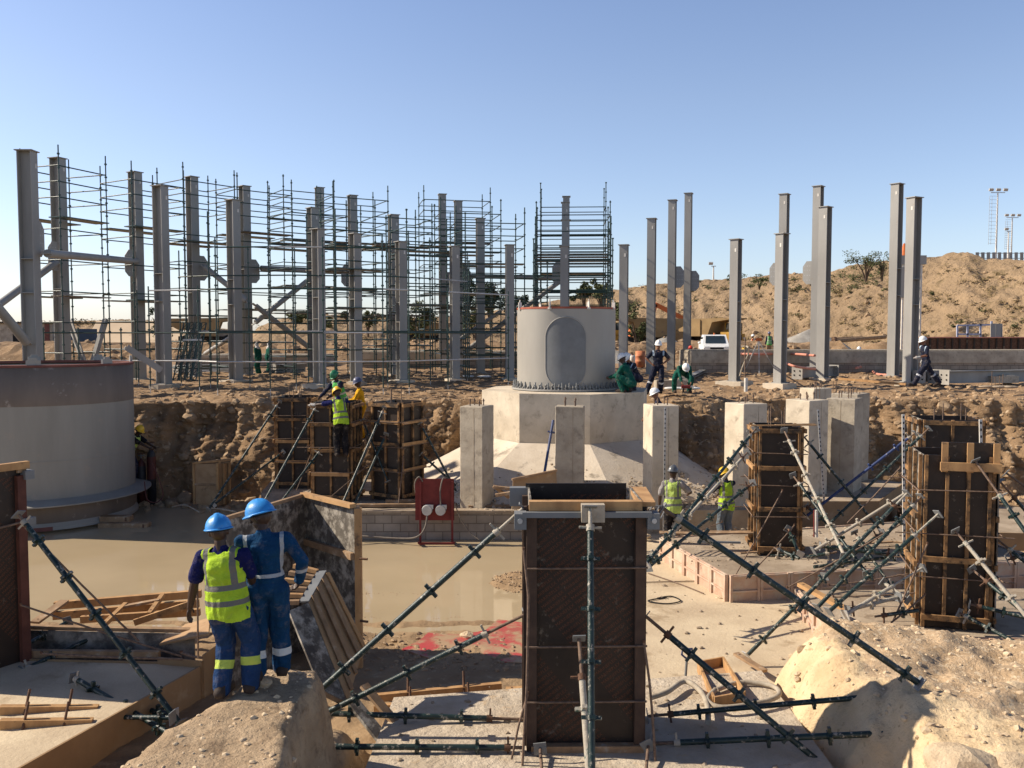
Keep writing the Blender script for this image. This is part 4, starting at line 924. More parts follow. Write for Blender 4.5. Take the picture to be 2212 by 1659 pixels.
# ================================================================= FORMWORK BOXES
def formwork(loc, rz, w, d, H, lab, style='stud', studs=3, rails=(.2, .45, .7, .97), sidestuds=3, frails=None, open_top=.25, worn=True, ties=(.3, .55, .8), t=.02):
    """four plywood sheets, timber studs and rails, steel ties; front is -Y, left -X"""
    e = empty('column_formwork', loc, lab, 'formwork', 'column formwork boxes', rz)
    pm = M['ply_worn'] if worn else M['ply']
    for nm, c, s_ in (('front', (0, -d / 2, H / 2), (w, t, H)), ('back', (0, d / 2, H / 2), (w, t, H)), ('left', (-w / 2 + t / 2, 0, H / 2), (t, d - t - .002, H - .015)), ('right', (w / 2 - t / 2, 0, H / 2), (t, d - t - .002, H - .015))):
        MB().box(c, s_).build('plywood_sheet', pm if (nm == 'left' and worn) else M['ply'], e, False)
    if style == 'stud':
        for side in range(4):
            L = w if side in (0, 1) else d; off = (d / 2 if side in (0, 1) else w / 2) + t / 2 + .001; n = studs if side < 2 else sidestuds
            def P(u, o_, z):
                return ((u, -off - o_, z), (u, off + o_, z), (-off - o_, u, z), (off + o_, u, z))[side]
            for k in range(n):
                u = -L / 2 + .035 + (L - .07) * k / (n - 1); sw = .048
                z0_, z1_ = 0.0, H
                if 0 < k < n - 1 and rnd.random() < .5: z0_ = H * .04
                c = P(u, .026, (z0_ + z1_) / 2); s_ = (sw, .05, z1_ - z0_) if side < 2 else (.05, sw, z1_ - z0_)
                MB().box(c, s_).build('stud', M['timber_form'], e, False)
            for rr in (frails if (frails and side == 0) else rails):
                z = H * rr; tl = rnd.uniform(-.015, .015); c = P(0, .077 if rr < .9 else .0775, z); s_ = (L + (.0 if side < 2 else .06), .05, .085) if side < 2 else (.05, L + .06, .085)
                MB().box(c, s_, M=Matrix.Rotation(tl, 3, 'Y' if side < 2 else 'X')).build('rail', M['timber_form'] if rnd.random() < .75 else M['timber'], e, False)
    for zz in ties:
        z = H * zz
        for side in (-1, 1):
            ext = rnd.uniform(.15, .42); y = side * (d / 2 + .12)
            MB().tube((-w / 2 - ext, y, z), (w / 2 + rnd.uniform(.1, .35), y, z + rnd.uniform(-.02, .02)), .011, n=6).build('tie_rod', M['rebar'], e, False)
            x = side * (w / 2 + .12); MB().tube((x, -d / 2 - rnd.uniform(.1, .4), z + .03), (x, d / 2 + .2, z + .03), .011, n=6).build('tie_rod', M['rebar'], e, False)
    return e
def starter(loc, lab, n=4, s=.3, h=.25):
    e = empty('starter_bars', loc, lab, 'rebar', 'starter bars')
    for i in range(n):
        x = (i % 2 - .5) * s + rnd.uniform(-.05, .05); y = (i // 2 - .5) * s * .6; MB().tube((x, y, -.3), (x, y, h * rnd.uniform(.6, 1.1)), .012, n=5).build('bar', M['rebar'], e, False)
# A, B, C in the middle left
pA = Vector((px(640, 25.6), 25.6, SLABT)); pB = Vector((px(726, 23.6), 23.6, SLABT)); pC = Vector((px(858, 23.7), 23.7, SLABT))
formwork(pA, yaw(pA, 14), .95, .95, 2.62, 'dark form with pine studs, leftmost of the three below the cut', rails=(.06, .3, .52, .76, .97))
formwork(pB, yaw(pB, 18), 1.02, .95, 2.62, 'form the yellow-helmeted man in a lime vest stands against', rails=(.05, .28, .52, .78, .96), sidestuds=4)
formwork(pC, yaw(pC, 38), .95, .95, 2.62, 'form seen corner-on, right one of the three by the red switchboard', rails=(.06, .32, .58, .80, .97), sidestuds=3)
starter(pA + Vector((0, 0, 2.7)), 'thin starter bars poking from the left middle form'); starter(pC + Vector((0, 0, 2.7)), 'thin starter bars poking from the form by the red switchboard')
pD = Vector((px(1678, 18.3), 18.3, FT1))
formwork(pD, yaw(pD, -10), .84, .84, 2.62, 'form with orange studs and stained left face on the pink-panelled footing', rails=(.05, .36, .68, .97), sidestuds=3, studs=2)
starter(pD + Vector((0, 0, 2.7)), 'starter bars above the form on the pink-panelled footing', h=.3)
e = empty('loose_board', pD + Vector((0, -.5, 2.66)), 'long thin lath laid across the top of the form on the pink footing', 'board'); MB().box((-.0, 0, 0), (1.35, .05, .02), rz=R(3)).build('lath', M['timber'], e, False); MB().box((.3, .2, 0), (.9, .04, .018), rz=R(12)).build('cross_lath', M['timber_old'], e, False)
pF = Vector((px(2045, 18.6), 18.6, -4.70))
formwork(pF, yaw(pF, -14), 1.15, 1.05, 2.95, 'far right form seen behind the tallest form, bars sticking up', rails=(.3, .62, .98), sidestuds=3)
starter(pF + Vector((.1, 0, 3.0)), 'row of starter bars above the far right form', n=4, s=.5)
pE = Vector((px(2058, 14.15), 14.15, -4.60))
eE = formwork(pE, yaw(pE, -12), .98, .98, 2.72, 'tallest form at the right, vertical pine planks in front, top corner raised', rails=(.06, .36, .64), frails=(.06, .40), sidestuds=3, studs=4)
MB().box((.16, -.60, 2.56), (.86, .055, .13)).build('top_rail', M['timber'], eE, False)
for i, x in enumerate((-.20, .16, .53)): MB().box((x, -.55, 2.70), (.09, .045, .46)).build('stud', M['timber'], eE, False)
MB().box((.16, -.50, 2.80), (.80, .02, .26)).build('plywood_sheet', M['ply'], eE, False)
MB().box((.60, .10, 1.32), (.02, 1.1, 2.6)).build('plywood_sheet', M['ply_worn'], eE, False)
# ------------------------------------------------ the central form, printed plywood
GY = 9.62; GW = 1.30; GD = .86; GZ0 = -4.60; GH = 2.70
gx = px(1266, GY); rzG = R(0.5)
eG = empty('column_formwork', (gx, GY + GD / 2, GZ0), 'big dark printed plywood form, open topped, in the centre foreground', 'formwork', 'column formwork boxes', rzG)
for nm, c, s_ in (('f', (0, -GD / 2 + .01, GH / 2 + .03), (GW, .02, GH)), ('b', (-.04, GD / 2 - .01, GH / 2 + .10), (GW - .10, .02, GH + .06)), ('l', (-GW / 2 + .045, 0, GH / 2 + .06), (.02, GD - .04, GH + .05)), ('r', (GW / 2 - .045, 0, GH / 2 + .06), (.02, GD - .04, GH + .05))):
    MB().box(c, s_).build('plywood_sheet', M['ply_worn'] if nm in 'lr' else M['ply'], eG, False)
def printed(word, w, h, size, pitch, ang, name, parent, place):
    """rows of the printed word across a sheet, in slanting bands, cut to the sheet"""
    cu = bpy.data.curves.new('t', 'FONT'); cu.body = word; cu.size = size; cu.resolution_u = 1; cu.space_character = 1.0
    ob = bpy.data.objects.new('t', cu); col.objects.link(ob); dg_ = bpy.context.evaluated_depsgraph_get(); me = bpy.data.meshes.new_from_object(ob.evaluated_get(dg_)); bpy.data.objects.remove(ob)
    V0 = np.array([v_.co[:] for v_ in me.vertices]); F0 = [tuple(p.vertices) for p in me.polygons]; L = V0[:, 0].max(); vs = []; fs = []
    ca, sa = math.cos(ang), math.sin(ang); n = int((w + h) / pitch) + 2; wl = L + size * .55
    for r in range(-n, n):
        for k in range(-6, 14):
            if (k + (r // 1) * 0) % 4 == 3: continue
            u0 = k * wl * .98; v0 = r * pitch; cxm = u0 + L / 2; X = ca * cxm - sa * v0 - w * .2; Z = sa * cxm + ca * v0 - h * .1
            ex = L / 2 + .02
            if X < -ex or X > w + ex or Z < -ex or Z > h + ex: continue
            P = V0.copy(); P[:, 0] += u0; P[:, 1] += v0; x = ca * P[:, 0] - sa * P[:, 1] - w * .2; z = sa * P[:, 0] + ca * P[:, 1] - h * .1; o = len(vs)
            vs += [(a - w / 2, 0, b) for a, b in zip(x, z)]; fs += [tuple(i + o for i in f) for f in F0]
    m2 = bpy.data.meshes.new(name); m2.from_pydata(vs, [], fs); bm = bmesh.new(); bm.from_mesh(m2)
    for co, no in (((-w / 2, 0, 0), (-1, 0, 0)), ((w / 2, 0, 0), (1, 0, 0)), ((0, 0, 0), (0, 0, -1)), ((0, 0, h), (0, 0, 1))):
        bmesh.ops.bisect_plane(bm, geom=bm.verts[:] + bm.edges[:] + bm.faces[:], plane_co=co, plane_no=no, clear_outer=True)
    bm.to_mesh(m2); bm.free(); m2.materials.append(M['print']); o = bpy.data.objects.new(name, m2); col.objects.link(o); o.parent = parent; place(o)
def pf(o): o.location = (-.0, -GD / 2 - .0025, .08)
printed('MARINEPLEX', GW - .24, GH - .12, .052, .064, R(38), 'lettering', eG, pf)
def pb(o): o.location = (-.04, GD / 2 - .024, 1.6)
printed('MARINEPLEX', GW - .16, 1.1, .052, .064, R(38), 'lettering', eG, pb)
M['dark_timber'] = mat('dark_soldier_timber', (.10, .062, .043), (.06, .038, .028), .8, 4, .2, 40)
for x in (-GW / 2 + .055, GW / 2 - .055): MB().box((x, -GD / 2 - .045, GH / 2 - .02), (.11, .085, GH - .05)).build('soldier', M['dark_timber'], eG, False)
for y in (-GD / 2 + .10, GD / 2 - .10):
    for x in (-GW / 2 + .002, GW / 2 - .002): MB().box((x, y, GH / 2), (.07, .08, GH)).build('soldier', M['dark_timber'], eG, False)
MB().box((-.01, -GD / 2 - .05, GH + .04), (GW - .07, .11, .10)).build('top_rail', M['timber'], eG, False)
MB().box((0, -GD / 2 - .14, GH - .045), (GW + .10, .06, .06)).build('top_channel', M['hatch'], eG, False)
for s_ in (-1, 1):
    b = MB(); b.box((s_ * (GW / 2 + .07), -GD / 2 - .06, GH - .12), (.13, .20, .17)); b.tube((s_ * (GW / 2 + .075), -GD / 2 - .18, GH - .11), (s_ * (GW / 2 + .075), -GD / 2 - .15, GH - .11), .028, n=10, m=1); b.build('corner_clamp', [M['hatch'], M['galv']], eG, False)
b = MB(); b.box((GW / 2 + .03, 0, GH + .05), (.20, GD + .12, .05), rz=R(-3)); b.build('top_rail', M['timber'], eG, False)
b = MB(); b.box((-GW / 2 - .07, GD / 2 + .02, GH - .03), (.22, .12, .22)); b.build('back_bracket', M['hatch'], eG, False)
for z in (.56, 1.18, 2.05): MB().tube((-GW / 2 - .02, -GD / 2 - .10, z), (GW / 2 + .02, -GD / 2 - .10, z + .01), .013, n=6).build('tie_rod', M['rebar'], eG, False)
MB().box((.02, -GD / 2 - .075, -.0 + .03), (GW - .06, .10, .09)).build('bottom_rail', M['timber_old'], eG, False)
b = MB(); b.box((.06, -GD / 2 - .15, GH - .02), (.25, .14, .19)); b.build('prop_head_block', M['concrete'], eG, False)
def curved_bar(pts, r, lab, mt='rebar'):
    e = empty('reinforcing_bar', pts[0], lab, 'rebar', 'loose reinforcing bars'); P = [Vector(p) for p in pts]; out = []
    for i in range(len(P) - 1):
        for k in range(6): out.append(P[i].lerp(P[i + 1], k / 6) + Vector((mnoise.noise(P[i] * 3 + Vector((k, 0, 0))), 0, 0)) * .004)
    out.append(P[-1]); MB().path(out, r, 6).build('bar', M[mt], e); MB().tube(P[0], P[0] + Vector((0, 0, .03)), r * 1.25, n=6).build('bar_end', M['rust'], e)
curved_bar([v(1131, 1188, 9.4), v(1142, 1290, 9.35), v(1138, 1480, 9.3), v(1126, 1700, 9.2)], .014, 'ribbed bar leaning up the left edge of the central form', 'rebar')
curved_bar([v(1140, 1500, 9.5), v(1122, 1560, 9.35), v(1105, 1640, 9.3)], .012, 'short bar crossing at the lower left of the central form')
curved_bar([v(1391, 1388, 9.45), v(1404, 1480, 9.4), v(1420, 1700, 9.3)], .014, 'ribbed bar leaning up the right edge of the central form')
# left near form at the frame edge
pH = Vector((-7.74, 12.1, -4.62)); rzH = R(58.5)
eH = empty('column_formwork', pH, 'dark printed form cut by the left edge of the picture', 'formwork', 'column formwork boxes', rzH); hw = 1.24
for c, s_ in (((0, -hw / 2, 1.38), (hw, .02, 2.76)), ((0, hw / 2, 1.38), (hw, .02, 2.76)), ((-hw / 2 + .05, 0, 1.38), (.02, hw - .04, 2.72)), ((hw / 2 - .05, 0, 1.38), (.02, hw - .04, 2.72))): MB().box(c, s_).build('plywood_sheet', M['ply'], eH, False)
M['soldier_red'] = mat('reddish_soldier', (.13, .05, .035), (.08, .032, .024), .8, 4, .2, 40)
MB().box((hw / 2 - .03, -hw / 2 - .05, 1.33), (.12, .08, 2.66)).build('soldier', M['soldier_red'], eH, False)
MB().box((0, -hw / 2 - .06, 2.80), (hw + .16, .09, .10)).build('top_rail', M['timber'], eH, False)
MB().box((hw / 2 - .0, -.0, 2.72), (.12, hw + .1, .05)).build('top_rail', M['timber_old'], eH, False)
b = MB(); b.box((hw / 2 + .06, -hw / 2 - .06, 2.66), (.13, .16, .12)); b.build('corner_clamp', M['hatch'], eH, False)
def ph(o): o.location = (-.02, -hw / 2 - .0125, .05)
printed('MARINEPLEX', hw - .2, 2.6, .052, .064, R(38), 'lettering', eH, ph)
MB().tube((-.3, -hw / 2 - .1, 1.95), (hw / 2 + .13, -hw / 2 - .1, 2.02), .018, n=6).build('tie_rod', M['rebar'], eH, False)
b = MB(); b.box((hw / 2 + .05, -hw / 2 - .10, 2.0), (.16, .07, .11)); b.build('clamp', M['hatch'], eH, False)
# ================================================================= SHORING PROPS
def prop(a, b_, lab, r=.030, mt='green_tube', inner=0.16, innermt='rebar', cups=.66, plates=(1, 1), name='shoring_prop', out=None):
    a = Vector(a); b_ = Vector(b_); d = b_ - a; L = d.length; d.normalize(); e = empty(name, b_, lab, 'prop', 'shoring props')
    t0 = a + d * (L * inner)
    MB().tube(t0, b_ - d * .02, r, n=10).build('outer_tube', M[mt], e)
    if inner: MB().tube(a, t0 + d * .02, r * .58, n=8).build('screw_jack', M[innermt], e)
    side = d.cross(Vector((0, -1, 0)));
    if side.length < .1: side = Vector((1, 0, 0))
    side.normalize(); nrm = d.cross(side).normalized()
    if inner: b = MB().tube(t0 - d * .03, t0 + d * .04, r * 1.25, n=8); b.bar(t0 - side * .12, t0 + side * .12, .022, .022); b.build('wing_nut', M['rust'] if rnd.random() < .4 else M['splat_tube'], e)
    k = 0; s_ = L * inner + .34
    while s_ < L - .12:
        p = a + d * s_; b = MB().tube(p - d * .024, p + d * .024, r * 1.35, n=8); b.bar(p - side * r * 2.7, p + side * r * 2.7, .05, .035, up=d); b.bar(p - nrm * r * 2.5, p + nrm * r * 2.5, .05, .035, up=d); b.build('cup_joint', M[mt], e); s_ += cups
    if plates[0]: b = MB(); Mx = Matrix((side, nrm, d)).transposed(); b.box(a - d * .006, (.14, .14, .012), M=Mx); b.build('head_plate', M['hatch'], e)
    if plates[1]: b = MB(); Mx = Matrix((side, nrm, d)).transposed(); b.box(b_ + d * .004, (.15, .15, .012), M=Mx); b.build('foot_plate', M['galv'] if rnd.random() < .3 else M['hatch'], e)
    return e
PR = [ # x0,y0,Y0, x1,y1,Y1, label, kwargs
 (1130,1098,9.75, 578,1592,9.75,'long raking prop from the upper left corner of the central form down to the left', dict(r=.034, inner=.10, innermt='splat_tube')),
 (1133,1328,10.1, 598,1592,9.9,'lower raking prop meeting the long one at its foot left of the central form', dict(r=.034, inner=.16)),
 (1131,1554,10.3, 700,1541,10.2,'level dark prop just above the near slab, left of the central form', dict(r=.034, inner=.17)),
 (1131,1615,9.5, 572,1612,9.5,'lowest level prop left of the central form, rusty at its left end', dict(r=.034, inner=.06)),
 (1275,1098,9.40, 1279,1780,7.9,'green prop standing in front of the central form, from its top block', dict(r=.036, inner=.07, innermt='splat_tube', cups=.52)),
 (1251,1380,9.45, 1282,1800,8.1,'short concrete-caked prop with wing nut before the central form', dict(r=.036, mt='splat_tube', inner=.22)),
 (1432,1098,9.8, 1985,1476,9.5,'long dark raking prop from the central form across the pale mound', dict(r=.037, inner=.06)),
 (1396,1332,10.1, 1800,1672,9.35,'dark raking prop low on the right of the central form', dict(r=.036, inner=.12)),
 (1400,1547,10.3, 1888,1504,10.0,'level prop from the central form with its plate against the pale mound', dict(r=.032, inner=.1)),
 (1412,1606,9.7, 1922,1584,9.4,'lowest level prop right of the central form, in its shadow', dict(r=.036, inner=.1)),
 (1167,1618,9.4, 1178,1760,8.3,'stub of a prop at the bottom left corner of the central form', dict(r=.03, inner=.5)),
 (1400,1612,9.4, 1388,1760,8.3,'stub of a prop at the bottom right corner of the central form', dict(r=.03, inner=.5)),
 (40,1112,11.7, 388,1562,10.6,'long dark raking prop from the form at the left edge', dict(r=.036, inner=.04)),
 (45,1475,11.9, 376,1545,10.9,'dark prop lying nearly level over the left slab', dict(r=.034, inner=.03, cups=.5)),
 (160,1464,11.4, 372,1588,10.4,'dark prop slanting over the edge of the left slab', dict(r=.036, inner=.03)),
 (-30,1548,10.9, 372,1550,10.5,'level prop with rusty end over the brown slab side at the left', dict(r=.030, inner=.02)),
 (48,1448,12.0, 222,1367,12.9,'grey prop running back from the left form along the slab', dict(r=.030, inner=.06)),
 (48,1397,12.3, 146,1343,13.2,'shorter grey prop beyond the left form', dict(r=.028, inner=.06)),
 (604,867,24.9, 451,1100,22.6,'raking prop from the left middle form to the water edge', dict(inner=.05, cups=.0)),
 (612,976,25.0, 462,1090,22.8,'lower raking prop meeting the water edge beside the crate-like panel', dict(inner=.05, cups=.0)),
 (685,875,23.1, 563,1098,21.0,'raking prop above the blue helmets, from the middle form', dict(inner=.05, cups=.0)),
 (692,973,23.1, 606,1086,21.8,'lower dark prop from the middle form, right of the blue helmets', dict(inner=.05, cups=.0)),
 (830,881,23.0, 739,1090,21.6,'raking green prop from the corner-on form by the switchboard, left one', dict(inner=.05, cups=.0)),
 (834,938,23.0, 763,1097,21.6,'lower green prop from the corner-on form by the switchboard', dict(inner=.05, cups=.0)),
 (908,915,23.6, 986,1062,23.2,'dark prop on the right side of the corner-on form, steeper one', dict(inner=.05, cups=.0)),
 (910,981,23.6, 986,1050,23.4,'dark prop on the right side of the corner-on form, lower one', dict(inner=.05, cups=.0)),
 (784,908,23.6, 838,1040,23.0,'thin prop behind the legs of the worker in yellow overalls', dict(inner=.05, cups=.0, r=.022)),
 (1195,908,22.9, 1172,1046,22.0,'dark blue prop leaning on the middle pier', dict(inner=.0, mt='blue_tube', cups=.0, r=.035, plates=(0,1))),
 (1632,927,17.8, 1394,1220,14.4,'uppermost raking prop from the left side of the pink-footing form', dict(inner=.06)),
 (1614,978,17.8, 1402,1207,14.9,'cement-white raking prop second from top left of the pink-footing form', dict(inner=.06, mt='splat_tube')),
 (1626,1043,17.8, 1400,1226,14.6,'third raking prop in the bundle left of the pink-footing form', dict(inner=.06)),
 (1694,930,17.7, 1824,1200,14.9,'cement-splashed prop from the top front of the pink-footing form', dict(inner=.10, mt='splat_tube')),
 (1713,1027,17.7, 1872,1238,15.2,'second front prop of the pink-footing form, beside the splashed one', dict(inner=.10)),
 (1703,1143,17.7, 1727,1198,16.6,'short low prop at the front foot of the pink-footing form', dict(inner=.10)),
 (1738,945,18.3, 1912,1158,17.9,'black prop slanting right before the cluster of piers', dict(inner=.06)),
 (1742,1093,18.0, 1800,1142,17.6,'short black prop low right of the pink-footing form', dict(inner=.06)),
 (1959,1066,13.8, 1614,1416,13.1,'longest green prop left of the tallest form, reaching the screed', dict(inner=.08, mt='green_tube', innermt='splat_tube')),
 (1989,1074,13.8, 1766,1312,13.2,'second green prop left of the tallest form', dict(inner=.08)),
 (2026,1111,13.6, 1791,1321,13.0,'third green prop left of the tallest form, with T-shaped plate', dict(inner=.22, innermt='splat_tube')),
 (1992,1227,13.6, 1826,1328,13.0,'cement-caked prop low left of the tallest form', dict(inner=.4, mt='splat_tube', innermt='splat_tube')),
 (1961,1296,13.5, 1908,1258,13.9,'short crooked prop at the foot of the tallest form', dict(inner=.15, mt='splat_tube')),
 (2107,996,13.5, 2290,1255,12.3,'prop from the raised top corner of the tallest form to the right', dict(inner=.18)),
 (2064,1147,13.5, 2290,1420,11.9,'cement-splashed prop from the middle of the tallest form', dict(inner=.10, mt='splat_tube')),
 (2100,1230,13.5, 2290,1388,12.0,'prop right of the splashed one on the tallest form', dict(inner=.12)),
 (2073,1324,13.4, 2270,1428,12.3,'lowest green prop in front of the tallest form', dict(inner=.10)),
 (2148,1160,14.0, 2290,1275,13.2,'prop leaving the right side of the tallest form', dict(inner=.12)),
 (2174,1022,14.6, 2290,1108,14.2,'upper prop at the right picture edge behind the tallest form', dict(inner=.12)),
 (2160,1040,14.4, 2300,1200,14.1,'thin dark prop at the right picture edge', dict(inner=.12)),
 (2176,1210,14.6, 2270,1178,14.4,'green tube rising at the right picture edge', dict(inner=.12)),
 (2006,926,18.0, 1793,1130,17.6,'prop from the left top of the far right form', dict(inner=.08)),
 (1976,936,18.2, 1742,1115,18.2,'blue-grey prop from the far right form toward the piers', dict(inner=.05, mt='blue_tube')),
 (1956,1066,15.6, 1758,1190,15.4,'fat cement-splashed prop running down left, before the piers', dict(inner=.0, mt='splat_tube')),
 (1968,1197,15.6, 1756,1225,15.2,'green tube lying along the pink-panelled footing', dict(inner=.0, plates=(0,0), cups=0)),
 (1672,1183,16.4, 1728,1207,15.9,'short tube lying on the pink footing before the form', dict(inner=.2, plates=(0,0), cups=.3)),
 (1808,1192,15.8, 1740,1204,15.9,'short tube beside the lying one, open end forward', dict(inner=.3, plates=(0,0), cups=.3)),
 (1935,1200,15.4, 1772,1180,15.6,'tube caught in the tangle left of the tallest form', dict(inner=.1)),
 (1905,1150,16.2, 1782,1245,15.5,'bracing prop inside the tangle, slanting left', dict(inner=.1)),
 (1846,1150,16.2, 1940,1290,15.2,'bracing prop inside the tangle, slanting right', dict(inner=.1)),
 (1890,1332,13.1, 1985,1318,13.3,'short tube lying on top of the pale mound', dict(inner=.2, plates=(0,0), cups=.3)),
 (1832,1318,13.2, 1940,1290,13.5,'cement-caked tube above the mound, before the tall form', dict(inner=.1, mt='splat_tube')),
 (2095,1305,13.4, 2290,1352,12.9,'low level tube right of the tallest form', dict(inner=.1))]
for x0, y0, Y0, x1, y1, Y1, lab, kw in PR:
    c_ = kw.get('cups', .5)
    if c_ == 0: kw['cups'] = 50
    A_, B2 = at(x0, y0, Y0), at(x1, y1, Y1)
    if x1 >= 2200 and A_.z > B2.z + .3: B2 = A_ + (B2 - A_) * ((A_.z + 4.56) / (A_.z - B2.z))   # run on down to the slab
    prop(A_, B2, lab, **kw)
# thin bars round the forms
for i, (x0, y0, Y0, x1, y1, Y1, r, lab) in enumerate([
 (55, 1140, 11.6, 300, 1385, 11.9, .014, 'ribbed bar from the left form down to the slab, upper one'), (45, 1307, 11.9, 392, 1418, 11.9, .014, 'ribbed bar from the left form, flatter one'),
 (90, 1412, 11.8, 395, 1424, 11.6, .018, 'rusty bar lying on the left slab'), (392, 1410, 11.7, 580 - 144, 1421, 11.5, .02, 'short thick ribbed bar lying on the left slab'),
 (1690, 1060, 16.8, 1590, 1240, 16.2, .012, 'rusty bar leaning on the pink-footing form, left one'), (1716, 1135, 16.8, 1612, 1250, 16.2, .012, 'rusty bar leaning low on the pink-footing form'),
 (2003, 1175, 13.4, 1930, 1340, 13.2, .014, 'rusty bar leaning on the left face of the tallest form'), (1998, 1285, 13.4, 1925, 1345, 13.1, .014, 'shorter rusty bar at the foot of the tallest form'),
 (1945, 1010, 17.0, 1830, 1130, 16.8, .013, 'thin bar slanting before the brown footing'), (1700, 1270, 15.0, 1950, 1130, 15.0, .013, 'thin bar crossing the tangle of props'),
 (700, 905, 24.0, 640, 1060, 22.8, .012, 'thin bar before the left middle form'), (800, 960, 23.2, 742, 1080, 22.2, .012, 'thin bar between the middle forms, left one'), (815, 985, 23.2, 700, 1085, 22.2, .012, 'thin bar between the middle forms, flatter one'),
 (872, 985, 23.0, 860, 1095, 22.3, .014, 'thin pale bar at the foot of the corner-on form'), (1560, 1128, 18.5, 1462, 1160, 18.2, .010, 'thin bar over the head of the pink-panelled footing'),
 (1790, 1265, 14.2, 1960, 1240, 14.2, .012, 'thin pale bar over the pink panels'), (1800, 1290, 14, 1985, 1280, 13.9, .012, 'long pale bar lying before the tallest form')]):
    curved_bar([at(x0, y0, Y0), at((x0 + x1) / 2, (y0 + y1) / 2 + 2, (Y0 + Y1) / 2), at(x1, y1, Y1)], r, lab)
# ================================================================= PEOPLE
def remesh(mb, vox, smooth=2):
    me = mb.mesh('tmp'); o = bpy.data.objects.new('tmp', me); col.objects.link(o)
    m = o.modifiers.new('r', 'REMESH'); m.mode = 'VOXEL'; m.voxel_size = vox
    if smooth: s_ = o.modifiers.new('s', 'SMOOTH'); s_.iterations = smooth; s_.factor = .5
    d = bpy.context.evaluated_depsgraph_get(); d.update(); r = bpy.data.meshes.new_from_object(o.evaluated_get(d)); bpy.data.objects.remove(o); bpy.data.meshes.remove(me)
    r.polygons.foreach_set('use_smooth', [True] * len(r.polygons)); return r
def ik(a, b, l1, l2, pole):
    a = Vector(a); b = Vector(b); d = b - a; L = min(d.length, (l1 + l2) * .998); dn = d.normalized(); b = a + dn * L
    x = (l1 * l1 - l2 * l2 + L * L) / (2 * L); h = math.sqrt(max(l1 * l1 - x * x, 0)); p = Vector(pole); p = p - dn * p.dot(dn)
    if p.length < 1e-4: p = dn.orthogonal()
    return a + dn * x + p.normalized() * h, b
